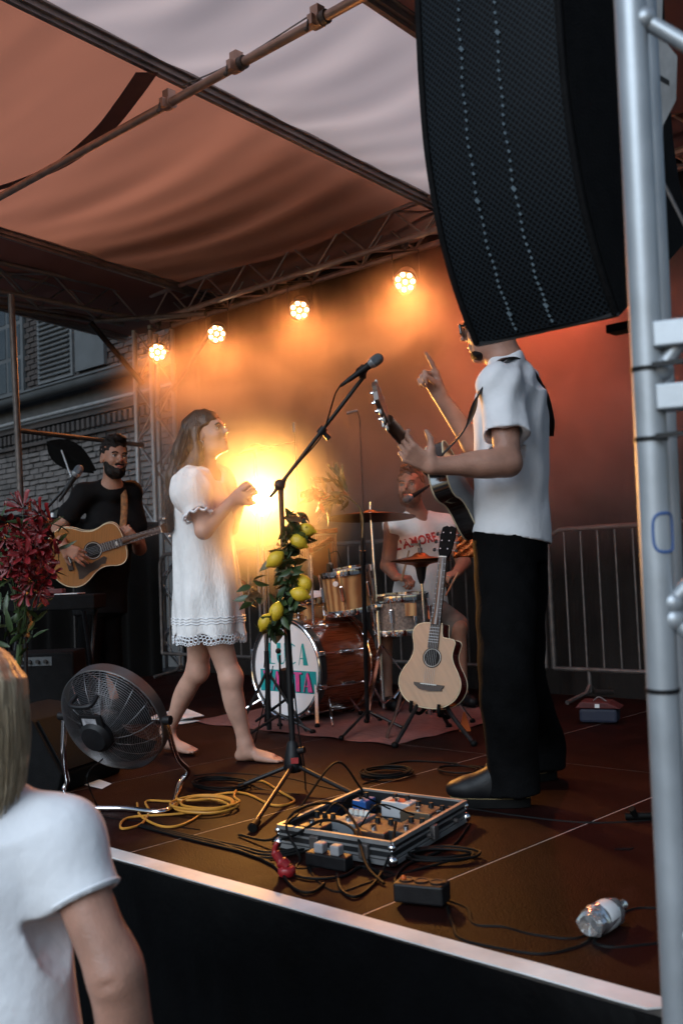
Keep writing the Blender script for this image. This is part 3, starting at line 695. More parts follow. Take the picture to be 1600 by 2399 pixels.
lem = [(717,1242,4.10), (699,1268,4.05), (646,1310,4.07), (714,1366,4.07), (702,1392,4.03), (648,1432,4.04), (622,1457,4.04)]
LM = [(-2.905, 2.893, 1.039), (-2.895, 2.837, 0.994), (-2.979, 2.791, 0.928), (-2.902, 2.871, 0.828), (-2.891, 2.830, 0.786), (-2.969, 2.776, 0.722), (-3.003, 2.746, 0.682)]
LD = [(0.8, 0.5, -0.2), (0.7, 0.5, -0.6), (-0.6, -0.5, -0.6), (0.3, 0.2, -0.9), (0.8, 0.6, -0.35), (-0.2, -0.2, -0.9), (-0.4, -0.3, -0.9)]
for p, d_ in zip(LM, LD):
    s_ = rg_.uniform(0.84, 0.98)
    b = MB(); b.lathe(p, d_, [(0.0005*s_, -0.043*s_), (0.007*s_, -0.041*s_), (0.012*s_, -0.036*s_), (0.024*s_, -0.025*s_), (0.0315*s_, -0.006*s_), (0.032*s_, 0.008*s_), (0.026*s_, 0.025*s_), (0.015*s_, 0.037*s_), (0.0085*s_, 0.042*s_), (0.007*s_, 0.049*s_), (0.0005*s_, 0.051*s_)], 20)
    b.build('lemon', 'lemon', ga, 180)
for i in range(270):
    s_ = rg_.random(); p = core[min(len(core)-1, int(s_*len(core)))] + rvec()*rg_.uniform(0.01, 0.055)*V(1, 1, 1)
    d_ = rvec() + V(0, 0, -0.3); mm = 'leaf' if rg_.random() < 0.86 else 'leaf_dry'
    place_leaf('leaf', mm, p, d_, rvec(), ga, 0.065, 0.028, sc=rg_.uniform(0.7, 1.25))
for i in range(16):
    p = V((-3.068, 2.760, 0.795)) + rvec()*0.05; place_leaf('leaf', 'leaf_dry' if i % 3 == 0 else 'leaf', p, rvec(), rvec(), ga, 0.065, 0.028)
for w in range(3):
    p = V((-3.012, 2.767, 0.659)); MB().tube(bez([p, p+V(-0.01*w, 0.01, -0.05), p+V(0.008-0.02*w, 0.0, -0.12-0.02*w)], 5), 0.002, 5).build('twine', 'rubber', ga)

# --- flowers and olive branch tied to the second stand
q = V((-3.799, 4.202, 0.000))
s2 = thing('microphone_stand', 'straight black stand with an olive branch, in front of the drum kit', 'microphone stand', q)
tp = V((-3.540, 3.935, 1.168))
MB().cyl(q+V(0, 0, 0.05), q+(tp-q)*0.80, 0.012, seg=10).build('pole', 'black_metal', s2)
MB().cyl(q+(tp-q)*0.78, tp, 0.008, seg=8).build('pole', 'black_metal', s2)
MB().cyl(q+(tp-q)*0.77, q+(tp-q)*0.83, 0.016, seg=10).build('clutch', 'black_plastic', s2)
for e in ((-3.669, 3.852, 0.000), (-3.588, 4.252, 0.000), (-3.925, 4.446, 0.000)):
    e = V(e); b = MB(); b.cyl(q+V(0, 0, 0.1), e+V(0, 0, 0.015), 0.008, seg=8); lg = b.build('leg', 'black_metal', s2); MB().ball(e+V(0, 0, 0.014), 0.014, 8, 6).build('rubber_foot', 'rubber', lg)
ob = thing('olive_branch', 'bending olive branch with red blossom tied to the straight stand', 'branch', tp)
st = bez([(-3.532, 3.925, 1.035), (-3.524, 3.925, 1.134), (-3.527, 3.905, 1.189), (-3.540, 3.876, 1.222), (-3.557, 3.844, 1.249), (-3.584, 3.804, 1.261), (-3.610, 3.767, 1.247), (-3.642, 3.722, 1.259)], 6)
MB().tube(st, 0.0045, 6).build('stem', 'twig', ob)
tips = [((-3.547, 3.853, 1.255), (-3.571, 3.825, 1.333), (-3.587, 3.807, 1.371)), ((-3.565, 3.835, 1.274), (-3.575, 3.781, 1.321), (-3.610, 3.747, 1.336)), ((-3.576, 3.826, 1.257), (-3.588, 3.775, 1.235), (-3.603, 3.739, 1.170))]
for tr in tips:
    tw_ = bez(tr, 6); MB().tube(tw_, 0.0028, 5).build('twig', 'twig', ob)
    for i in range(1, len(tw_)):
        for s_ in (-1, 1):
            place_leaf('leaf', 'leaf_olive', tw_[i], nrm(tw_[i]-tw_[i-1])+s_*V(0.3, 0.3, -0.2)+rvec()*0.2, rvec(), ob, 0.075, 0.013, 0.1, rg_.uniform(0.8, 1.2))
for i in range(26):
    p = st[rg_.randrange(24, len(st))] + rvec()*0.03; place_leaf('leaf', 'leaf_olive' if i % 2 else 'leaf_dry', p, rvec()+V(-0.5, -0.4, 0), rvec(), ob, 0.09, 0.028, 0.2)
mat('petal_red', (0.42, 0.015, 0.02), 0.5, 0.0, 0.3, 9, sss=0.1)
for c_, k in (((-3.663, 3.674, 1.277), 7), ((-3.611, 3.699, 1.230), 8), ((-3.651, 3.711, 1.292), 5)):
    for i in range(k): place_leaf('petal', 'petal_red', V(c_)+rvec()*0.012, rvec()+V(0, 0, -0.2), rvec(), ob, 0.06, 0.034, 0.35, rg_.uniform(0.7, 1.2))

# --- red lily bouquet on the left stand
q = V((-5.977, 3.353, 0.000))
q = V((-5.085, 2.890, 0.424)); q[2] = 0.0
s3 = thing('microphone_stand', 'black boom microphone stand at the left holding the red lilies', 'microphone stand', q)
tp = V((-4.979, 2.932, 1.159)); j3 = V(q[0], q[1], tp[2]-0.02)
MB().cyl(q+V(0, 0, 0.06), j3, 0.011, seg=10).build('pole', 'black_metal', s3); tripod(s3, q, 0.16, 0.3)
be = V((-4.886, 3.068, 1.411)); MB().cyl(j3, be, 0.0085, seg=8).build('boom', 'black_metal', s3)
b = MB(); b.ball(j3, 0.022, 10, 8); b.build('joint', 'black_plastic', s3)
MB().cyl(be, be+V(0.01, 0.01, 0.02), 0.016, seg=10).build('mic_clip', 'black_plastic', s3)
m3 = thing('vocal_microphone', 'black microphone beside the bearded guitarist shoulder above the lilies', 'microphone', be)
mic_parts(m3, V((-4.918, 3.043, 1.347)), V((-4.846, 3.100, 1.483))-V((-4.918, 3.043, 1.347)), 0.95)
bq = thing('lily_bouquet', 'bunch of dark red lilies with green leaves at the left edge', 'flowers', V((-4.962, 2.801, 0.391)))
mat('petal_dark', (0.15, 0.005, 0.008), 0.45, 0.0, 0.45, 12, 0.1, 60, sss=0.05)
def lily():
    b = MB()
    for i in range(6):
        a = 2*PI*i/6 + (0.1 if i % 2 else 0); W = 0.03 if i % 2 else 0.022; L = 0.062; P = []
        for k in range(7):
            s_ = k/6; rr = 0.006 + L*math.sin(s_*1.75)*0.72; hh = 0.048*s_ - 0.075*max(0, s_-0.5)**1.5; w = W*0.5*math.sin(PI*(0.12+0.86*s_)); row = []
            for c_ in (-1, 0, 1):
                t_ = a + c_*w/max(rr, 0.02)*0.7; row.append((rr*math.cos(t_), rr*math.sin(t_), hh+0.006*abs(c_)))
            P.append(row)
        b.grid(P)
    for i in range(5):
        a = i*1.26; b.tube([(0, 0, 0.005), (0.008*math.cos(a), 0.008*math.sin(a), 0.04), (0.02*math.cos(a), 0.02*math.sin(a), 0.058)], 0.0012, 4)
    return b.build('flower', 'petal_dark', None, 180)
fp = None
FL = [(-4.948, 2.815, 1.270), (-4.840, 2.851, 1.230), (-4.984, 2.746, 1.193), (-4.819, 2.901, 1.184), (-4.895, 2.756, 1.087), (-4.814, 2.794, 1.038), (-4.783, 2.863, 1.047), (-4.933, 2.726, 1.010), (-4.832, 2.754, 0.973), (-4.779, 2.833, 0.947), (-4.779, 2.897, 1.013), (-4.888, 2.735, 0.898), (-4.810, 2.783, 0.879), (-4.790, 2.855, 0.891), (-4.861, 2.767, 0.818), (-4.821, 2.818, 0.820), (-4.916, 2.786, 1.144), (-4.828, 2.842, 1.128), (-4.812, 2.915, 1.100), (-4.986, 2.712, 0.907), (-4.877, 2.721, 1.042), (-4.810, 2.765, 0.928), (-4.960, 2.720, 1.112), (-4.761, 2.806, 0.991), (-4.827, 2.721, 0.941), (-4.784, 2.873, 0.913), (-4.827, 2.791, 1.094), (-4.784, 2.822, 0.859), (-4.909, 2.712, 0.954), (-4.799, 2.741, 1.016)]
for i, p in enumerate(FL):
    dr = nrm(V(0.68, -0.73, 0.1)+rvec()*0.75); x, y, z = frame(dr); sc = rg_.uniform(1.1, 1.65)
    if i < 1 or i == 3: sc *= 1.4
    if fp is None: o = lily(); fp = o.data
    else: o = bpy.data.objects.new('flower', fp); COL.objects.link(o)
    o.parent = bq; pp = V(p)-org(bq)
    o.matrix_basis = Matrix([[x[k]*sc, y[k]*sc, z[k]*sc, pp[k]] for k in range(3)] + [[0, 0, 0, 1]])
b0 = V((-4.981, 2.799, 0.548))
for i, p in enumerate(FL):
    if i % 2 == 0: MB().tube(bez([b0+rvec()*0.008, (b0+V(p))/2+rvec()*0.02, V(p)], 4), 0.0028, 5).build('stem', 'leaf', bq)
for i in range(95):
    s_ = rg_.random(); p = b0 + (V((-4.901, 2.820, 1.245))-b0)*s_ + V(0.73, 0.68, 0)*rg_.uniform(-1, 1)*0.17*min(1, 0.25+s_) + rvec()*0.05
    place_leaf('leaf', 'leaf', p, rvec()+V(0, 0, 0.4), rvec(), bq, 0.12, 0.028, 0.25, rg_.uniform(0.7, 1.25))
MB().tube(bez([b0, (-4.994, 2.796, 0.436), (-5.005, 2.792, 0.346)], 5), [0.018]*5+[0.012]*5+[0.006], 8).build('tied_stems', 'leaf', bq)

# ================================================================== drum kit
mat('wood_stripe', (0.55, 0.33, 0.14), 0.3, 0.0, 0.3, 6, coat=0.5)
def stripes(m, c1, c2, scale, dist=4.0):
    nt = MATS[m].node_tree; N = nt.nodes; L = nt.links
    tc = N.new('ShaderNodeTexCoord'); w = N.new('ShaderNodeTexWave'); w.bands_direction = scale[0]; w.inputs['Scale'].default_value = scale[1]; w.inputs['Distortion'].default_value = dist; w.inputs['Detail'].default_value = 3
    L.new(tc.outputs['Object'], w.inputs[0]); r = N.new('ShaderNodeValToRGB'); r.color_ramp.elements[0].color = (*c1, 1); r.color_ramp.elements[1].color = (*c2, 1)
    L.new(w.outputs[0], r.inputs[0]); L.new(r.outputs[0], N['Principled BSDF'].inputs['Base Color'])
stripes('wood_stripe', (0.24, 0.09, 0.03), (0.52, 0.33, 0.15), ('X', 7.0), 1.6)
mat('mahogany', (0.11, 0.020, 0.008), 0.28, 0.0, 0.3, 5, coat=0.5, stretch=(22, 1.2, 22), col2=(0.30, 0.065, 0.020))
mat('sparkle', (0.24, 0.20, 0.18), 0.3, 0.3, 0.45, 70, 0.3, 90, coat=0.4)
mat('drum_head', (0.74, 0.74, 0.76), 0.55, 0.0, 0.03, 4)
mat('drum_head_clear', (0.35, 0.33, 0.31), 0.35, 0.0, 0.08, 4)
def drum(t, c, ax, r, h, shell, lugs=8, head='drum_head', back=True):
    """c = centre of the playing head, ax = outward normal of that head"""
    c, ax = V(c), nrm(ax); x, y, z = frame(ax)
    b = MB(); b.lathe(c, ax, [(r, -0.012), (r, -h+0.012)], 40); b.build('shell', shell, t)
    for k, o_ in enumerate((-0.006, -h+0.006)):
        b = MB(); b.lathe(c+ax*o_, ax, [(r-0.004, -0.018), (r+0.011, -0.018), (r+0.013, 0.0), (r+0.011, 0.018), (r-0.002, 0.018), (r-0.004, -0.018)], 40); b.build('hoop', 'chrome', t, 40)
        b = MB(); b.lathe(c+ax*(o_+(0.004 if k == 0 else -0.004)), ax, [(r-0.003, 0), (0.001, 0)], 40); b.build('head', head, t, 0)
    for i in range(lugs):
        a = 2*PI*(i+0.5)/lugs; d_ = math.cos(a)*x+math.sin(a)*y
        b = MB(); b.box(c+d_*(r+0.012)-ax*h*0.5, (0.022, 0.02, min(0.09, h*0.4)), (np.cross(ax, d_), d_, ax)); b.build('lug', 'chrome', t, 0, 0.004)
        MB().cyl(c+d_*(r+0.016)-ax*0.0, c+d_*(r+0.016)-ax*h, 0.0035, seg=6).build('tension_rod', 'chrome', t)
bd_c = V((-4.410, 4.175, 0.307)); Rb = 0.285
bd = thing('bass_drum', 'bass drum with white lettered front head and red-brown wood shell', 'drum', (bd_c[0], bd_c[1]+0.2, 0))
bd_c[2] = Rb+0.022
mat('hoop_black', (0.02, 0.02, 0.022), 0.3, 0.0, 0.2, 10, coat=0.4)
b = MB(); b.lathe(bd_c, (0, -1, 0), [(Rb, -0.03), (Rb, -0.42)], 56); b.build('shell', 'mahogany', bd)
for o_, mm in ((0, 'hoop_black'), (-0.44, 'mahogany')):
    b = MB(); b.lathe(bd_c, (0, -1, 0), [(Rb-0.012, o_), (Rb+0.018, o_), (Rb+0.018, o_-0.042), (Rb-0.012, o_-0.042), (Rb-0.012, o_)], 56); b.build('hoop', mm, bd, 40)
b = MB(); b.torus(bd_c+V(0, -0.002, 0), (0, -1, 0), Rb+0.004, 0.006, 56, 6); b.build('hoop_trim', 'chrome', bd)
b = MB(); b.torus(bd_c+V(0, 0.42, 0), (0, -1, 0), Rb+0.022, 0.007, 56, 6); b.build('hoop_trim', 'chrome', bd)
b = MB(); b.lathe(bd_c+V(0, 0.012, 0), (0, -1, 0), [(Rb-0.012, 0), (0.001, 0.001)], 56); hd = b.build('head', 'drum_head', bd, 0)
for i in range(10):
    a = 2*PI*(i+0.5)/10; d_ = V(math.cos(a), 0, math.sin(a))
    b = MB(); b.box(bd_c+d_*(Rb+0.016)+V(0, 0.02, 0), (0.03, 0.05, 0.02), (np.cross(d_, V(0, 1, 0)), V(0, 1, 0), d_)); b.build('claw', 'chrome', bd, 0, 0.004)
    MB().cyl(bd_c+d_*(Rb+0.026)+V(0, 0.03, 0), bd_c+d_*(Rb+0.026)+V(0, 0.40, 0), 0.004, seg=6).build('tension_rod', 'chrome', bd)
    b = MB(); b.box(bd_c+d_*(Rb+0.012)+V(0, 0.23, 0), (0.024, 0.11, 0.022), (np.cross(d_, V(0, 1, 0)), V(0, 1, 0), d_)); b.build('lug', 'chrome', bd, 0, 0.005)
for s_ in (-1, 1): MB().cyl(bd_c+V(s_*Rb*0.8, 0.12, -Rb*0.55), V(bd_c[0]+s_*0.42, bd_c[1]-0.05, 0.012), 0.008, seg=8).build('spur', 'chrome', bd)
# lettering: fat stems with hairlines, teal above, pink on a teal bar below
mat('teal', (0.008, 0.30, 0.32), 0.5, 0.0, 0.05, 8); mat('pink', (0.62, 0.07, 0.27), 0.5, 0.0, 0.05, 8); mat('ink', (0.02, 0.02, 0.03), 0.5)
GL = {'L': [[(0, 0), (.45, 0), (.45, 1), (0, 1)], [(.45, 0), (.9, 0), (.9, .05), (.45, .05)]],
 'U': [[(0, .25), (.42, .12), (.42, 1), (0, 1)], [(0, .27), (.15, .05), (.45, 0), (.45, .1), (.42, .3)], [(.45, 0), (.7, .04), (.88, .2), (.88, .28), (.7, .1), (.45, .06)], [(.82, .2), (.88, .2), (.88, 1), (.82, 1)]],
 'C': [[(.5, 0), (.2, .08), (.02, .35), (.02, .65), (.2, .92), (.5, 1), (.5, .9), (.45, .5), (.5, .1)], [(.5, 0), (.85, .1), (.85, .16), (.5, .06)], [(.5, 1), (.85, .9), (.85, .84), (.5, .94)]],
 'A': [[(.42, 1), (.58, 1), (1.0, 0), (.5, 0)], [(0, 0), (.06, 0), (.46, .92), (.42, 1)], [(.2, .28), (.62, .28), (.62, .33), (.22, .33)]],
 'V': [[(0, 1), (.5, 1), (.62, .1), (.5, 0)], [(.5, 0), (.56, 0), (1, 1), (.94, 1)]],
 'S': [[(.1, 0), (.6, 0), (.9, .22), (.75, .5), (.3, .62), (.1, .45), (.4, .35), (.5, .12)], [(.3, .5), (.7, .45), (.2, .6), (.05, .78), (.35, 1), (.85, 1), (.85, .93), (.45, .9), (.35, .7)]],
 'T': [[(0, .9), (1, .9), (1, 1), (0, 1)], [(.3, 0), (.72, 0), (.72, .9), (.3, .9)]]}
def word(txt, x0, z0, w, h, gap, m, off, dx=0, dz=0, name='letter'):
    x = x0
    for ch in txt:
        b = MB()
        for k, poly in enumerate(GL[ch]):
            b.prism([(p[0]*w, p[1]*h) for p in poly], V(bd_c[0]+x+dx, bd_c[1]+0.010-off-0.0002*k, bd_c[2]+z0+dz), (1, 0, 0), (0, 0, 1), 0, 0.0006)
        b.build(name, m, hd, 0); x += w+gap
word('LUCA', -0.165, 0.025, 0.078, 0.125, 0.012, 'teal', 0.0004)
b = MB(); b.box((bd_c[0]+0.01, bd_c[1]+0.0098, bd_c[2]-0.072), (0.47, 0.0010, 0.128)); b.build('letter_bar', 'teal', hd, 0)
word('VASTA', -0.20, -0.128, 0.076, 0.112, 0.009, 'ink', 0.0022, 0.008, -0.003, 'letter_shadow')
word('VASTA', -0.20, -0.128, 0.076, 0.112, 0.009, 'pink', 0.0040)

tm = thing('rack_tom', 'striped wooden tom drum above the bass drum', 'drum', (-4.193, 4.464, 0.608))
drum(tm, V((-4.204, 4.502, 0.871)), (-0.05, -0.14, 1), 0.150, 0.245, 'wood_stripe', 6)
b = MB(); c_ = V((-4.133, 4.341, 0.794)); b.lathe(c_, V(0.6, -0.75, 0), [(0.016, 0), (0.016, 0.004), (0.001, 0.005)], 16); b.build('badge', 'drum_head', tm, 40)
tm2 = thing('floor_tom', 'small wooden tom half hidden behind the lemon garland', 'drum', (-4.505, 4.449, 0.582))
drum(tm2, V((-4.501, 4.442, 0.719)), (0.08, -0.12, 1), 0.150, 0.15, 'wood_stripe', 6)
sn = thing('snare_drum', 'grey sparkle drum below the hi-hat in front of the drummer', 'drum', (-4.026, 4.769, 0.461))
drum(sn, V((-4.042, 4.804, 0.702)), (0.0, -0.06, 1), 0.168, 0.215, 'sparkle', 8, 'drum_head_clear')
b = MB(); b.box(V((-3.875, 4.706, 0.624)), (0.07, 0.004, 0.075), (V(0.9, 0.43, 0), V(-0.43, 0.9, 0), V(0, 0, 1))); b.build('badge', 'wood_stripe', sn, 0)
mat('bronze', (0.20, 0.075, 0.03), 0.38, 0.9, 0.25, 9, 0.1, 160)
def cymbal(t, c, ax, r, name='cymbal', cup=0.035):
    b = MB(); b.lathe(c, ax, [(0.004, cup*0.95), (0.02, cup), (0.035, cup*0.8), (0.05, cup*0.45), (r*0.55, cup*0.2), (r, -cup*0.35), (r-0.001, -cup*0.35-0.002), (r*0.55, cup*0.2-0.003), (0.05, cup*0.45-0.003), (0.006, cup*0.9-0.003)], 48); return b.build(name, 'bronze', t, 60)
def stand(t, base, top, r0=0.0125, leg=0.30, h=0.42, ph=0.5):
    base, top = V(base), V(top); k = base+(top-base)*0.52
    MB().cyl(base+V(0, 0, 0.04), k, r0, seg=10).build('pole', 'chrome', t); MB().cyl(k, top, r0*0.68, seg=10).build('pole', 'chrome', t)
    b = MB(); b.cyl(k-V(0, 0, 0.03), k+V(0, 0, 0.025), r0*1.6, seg=10); b.build('clutch', 'steel', t); b = MB(); b.box(k+V(0.03, -0.01, 0), (0.05, 0.008, 0.022)); b.build('wing_nut', 'chrome', t, 0, 0.003)
    for i in range(3):
        a = ph+2*PI*i/3; d_ = V(math.cos(a), math.sin(a), 0)
        b = MB(); b.bar(base+V(0, 0, h), base+d_*leg+V(0, 0, 0.016), 0.018, 0.006); lg = b.build('leg', 'chrome', t, 0); MB().ball(base+d_*leg+V(0, 0, 0.015), 0.016, 8, 6).build('rubber_foot', 'rubber', lg)
        MB().bar(base+V(0, 0, 0.07), base+d_*leg*0.55+V(0, 0, h*0.46), 0.015, 0.005).build('brace', 'chrome', t, 0)
ct = V((-4.103, 4.640, 1.195)); cs = V(ct[0]+0.0, ct[1], 0)
cs = V((-3.933, 4.441, 0.000)); cs = V(ct[0]+0.06, ct[1]-0.02, 0)
t = thing('cymbal_stand', 'tall chrome stand carrying the wide crash cymbal left of the drummer', 'cymbal stand', cs); stand(t, cs, ct+V(0, 0, 0.06), ph=0.9)
cy_ = thing('crash_cymbal', 'wide bronze crash cymbal overlapping the drummer chest', 'cymbal', ct)
cymbal(cy_, ct, (-0.03, 0.05, 1), 0.275); MB().cyl(ct+V(0, 0, 0.02), ct+V(0.004, 0, 0.085), 0.007, seg=8).build('wing_nut', 'chrome', cy_)
hc = V((-3.681, 4.577, 0.908)); hb = V(hc[0]+0.02, hc[1], 0)
t = thing('hi_hat_stand', 'chrome hi-hat stand between the grey drum and the resting guitar', 'cymbal stand', hb); stand(t, hb, hc-V(0, 0, 0.05), 0.0125, 0.26, 0.33, 0.2)
hh = thing('hi_hat', 'pair of bronze hi-hat cymbals with a clutch on top', 'cymbal', hc)
cymbal(hh, hc+V(0, 0, 0.012), (0.03, 0, 1), 0.178, 'top_cymbal', 0.036); o = cymbal(hh, hc-V(0, 0, 0.006), (0.03, 0, -1), 0.178, 'bottom_cymbal', 0.036)
b = MB(); b.cyl(hc+V(0, 0, 0.04), hc+V(0, 0, 0.12), 0.005, seg=8); b.cyl(hc+V(0, 0, 0.045), hc+V(0, 0, 0.075), 0.013, seg=10); b.box(hc+V(-0.02, -0.02, 0.095), (0.06, 0.008, 0.012)); b.build('clutch', 'steel', hh)
b = MB(); b.lathe(hc-V(0, 0, 0.10), (0, 0, 1), [(0.012, -0.03), (0.022, 0.0), (0.03, 0.05), (0.034, 0.065)], 14); b.build('cup', 'black_plastic', hh)
# left chrome stand with the bar chimes
lc = V((-4.271, 4.288, 0.170)); lc[2] = 0
t = thing('chime_stand', 'slim chrome stand beside the lettered bass drum carrying the bar chimes', 'cymbal stand', lc); stand(t, lc, V((-4.241, 4.254, 0.969)), 0.0125, 0.3, 0.40, 1.3)
bc = thing('bar_chimes', 'wooden bar of hanging chimes glowing behind the top lemon', 'chimes', (-4.412, 4.496, 1.103))
ca, cb = V((-4.533, 4.450, 1.115)), V((-4.466, 4.718, 1.125)); ca2, cb2 = V((-4.310, 4.325, 0.996)), V((-4.322, 4.514, 1.067))
for a, c_ in ((ca, cb), (ca2, cb2)):
    MB().bar(a, c_, 0.035, 0.03).build('wooden_bar', 'mahogany', bc, 0, 0.004)
    for i in range(18):
        p = a+(c_-a)*(i+0.5)/18; MB().cyl(p-V(0, 0, 0.025), p-V(0, 0, 0.14+0.008*i), 0.0042, seg=6).build('chime', 'bronze', bc)
# overhead microphones
def overhead(label, foot, knee, tip, mtip):
    f_ = V(foot); t = thing('overhead_stand', label, 'microphone stand', f_); MB().cyl(f_+V(0, 0, 0.04), knee, 0.0055, seg=8).build('pole', 'black_metal', t); MB().cyl(knee, tip, 0.004, seg=6).build('boom', 'black_metal', t); tripod(t, f_, 0.2, 0.3)
    b = MB(); b.cyl(tip, mtip, 0.011, seg=10); b.build('microphone', 'alu_dull', t)
k_ = V((-4.980, 4.885, 1.615)); overhead('thin tall stand with a small silver microphone above the glow', (k_[0], k_[1], 0), (-4.971, 4.883, 1.746), (-4.972, 4.876, 1.827), (-4.970, 4.873, 1.891))
k_ = V((-4.592, 5.117, 1.544)); overhead('thin tall stand with a short boom beside the guitar headstock', (k_[0], k_[1], 0), (-4.576, 5.106, 1.874), (-4.582, 5.095, 1.940), (-4.637, 5.044, 1.926))
lcy = V((-5.103, 4.625, 1.710)); t = thing('ride_cymbal', 'cymbal seen edge-on above the blinding lamp', 'cymbal', lcy); cymbal(t, lcy, (-0.10, -0.16, 1), 0.13); MB().cyl((lcy[0], lcy[1], 0), lcy, 0.011, seg=8).build('stand_pole', 'steel', t)
MB().cyl(lcy, V((-4.905, 4.807, 1.748)), 0.006, seg=6).build('boom_arm', 'steel', t)
# tom microphone and bass drum microphone
k_ = V((-4.131, 4.295, 0.890)); t = thing('clip_microphone', 'small black microphone clipped to the rim of the striped tom', 'microphone', k_); mic_parts(t, k_+V(0, 0, 0.09), V(0.05, 0.05, -1), 0.5); b = MB(); b.box(k_+V(0, 0, 0.0), (0.025, 0.03, 0.05)); b.build('clip', 'black_plastic', t, 0); MB().tube(bez([k_+V(0, 0, 0.08), (-4.093, 4.324, 0.982), (-4.100, 4.364, 0.912)], 5), 0.003, 5).build('lead', 'rubber', t)
k_ = V((-4.139, 3.866, 0.132)); k_[2] = 0
t = thing('bass_drum_microphone', 'black microphone on a short stand before the lettered drum head', 'microphone', k_)
MB().cyl(k_+V(0, 0, 0.02), V((-4.118, 3.863, 0.423)), 0.006, seg=8).build('pole', 'black_metal', t); tripod(t, k_, 0.1, 0.2)
b = MB(); b.lathe(V((-4.113, 3.910, 0.232)), V(0.1, -0.3, 1), [(0.01, -0.06), (0.032, -0.05), (0.038, 0), (0.03, 0.06), (0.022, 0.12), (0.001, 0.125)], 16); b.build('head', 'black_plastic', t); b = MB(); b.ball(V((-4.123, 3.857, 0.446)), 0.016, 8, 6); b.build('joint', 'black_plastic', t)
MB().cyl(V((-4.313, 3.846, 0.053)), V((-4.114, 3.886, 0.177)), 0.008, seg=6).build('boom', 'black_metal', t)
# drum hardware: pedal and throne
k_ = V((bd_c[0]-0.05, bd_c[1]+0.55, 0)); t = thing('bass_pedal', 'chrome bass drum pedal behind the red-brown drum', 'pedal', k_); b = MB(); b.bar(k_+V(0, 0.3, 0.02), k_+V(0, 0, 0.09), 0.09, 0.012); b.build('footboard', 'steel', t, 0); b = MB(); b.tube([k_+V(-0.06, 0, 0.01), k_+V(-0.06, 0, 0.18), k_+V(0.06, 0, 0.18), k_+V(0.06, 0, 0.01)], 0.008, 8); b.cyl(k_+V(0, 0, 0.18), k_+V(0, -0.08, 0.30), 0.005, seg=6); b.ball(k_+V(0, -0.08, 0.30), 0.025, 8, 6); b.build('frame', 'chrome', t)
rgm = mat('rug', (0.13, 0.055, 0.05), 0.95, 0.0, 0.35, 30, 0.5, 120, spec=0.1, stretch=(0.5, 6, 1), col2=(0.26, 0.13, 0.12))
P = [[(-4.95+1.62*i/40, 3.86+1.3*j/30+0.01*math.sin(i*0.9), 0.006+0.003*math.sin(i*0.7+j)) for j in range(31)] for i in range(41)]
b = MB(); b.grid(P); tag(b.build('rug', 'rug', None, 180), 'worn pink woven rug under the drum kit', 'rug')

# ================================================================== guitars
mat('spruce', (0.36, 0.215, 0.12), 0.4, 0.0, 0.12, 4, 0.05, 60, stretch=(1.5, 40, 1.5), coat=0.35)
mat('amber_top', (0.27, 0.115, 0.035), 0.3, 0.0, 0.12, 4, 0.04, 60, stretch=(1.5, 40, 1.5), coat=0.4)
mat('cherry', (0.13, 0.012, 0.010), 0.2, 0.0, 0.25, 5, coat=0.7)
mat('black_gloss', (0.010, 0.009, 0.009), 0.12, 0.0, 0.2, 6, coat=0.8)
mat('rosewood', (0.030, 0.018, 0.013), 0.5, 0.0, 0.3, 12); mat('neck_wood', (0.060, 0.028, 0.016), 0.35, 0.0, 0.25, 8, coat=0.3)
mat('cream', (0.62, 0.53, 0.36), 0.4, 0.0, 0.1, 9); mat('pearl', (0.66, 0.66, 0.62), 0.25, 0.0, 0.1, 9); mat('hole', (0.004, 0.003, 0.003), 0.9)
OUT = [(-.128, .0), (-.124, .06), (-.105, .115), (-.065, .165), (-.01, .192), (.04, .192), (.09, .170), (.14, .138), (.19, .122), (.235, .125), (.28, .138), (.32, .137), (.35, .115), (.365, .075), (.37, .03)]
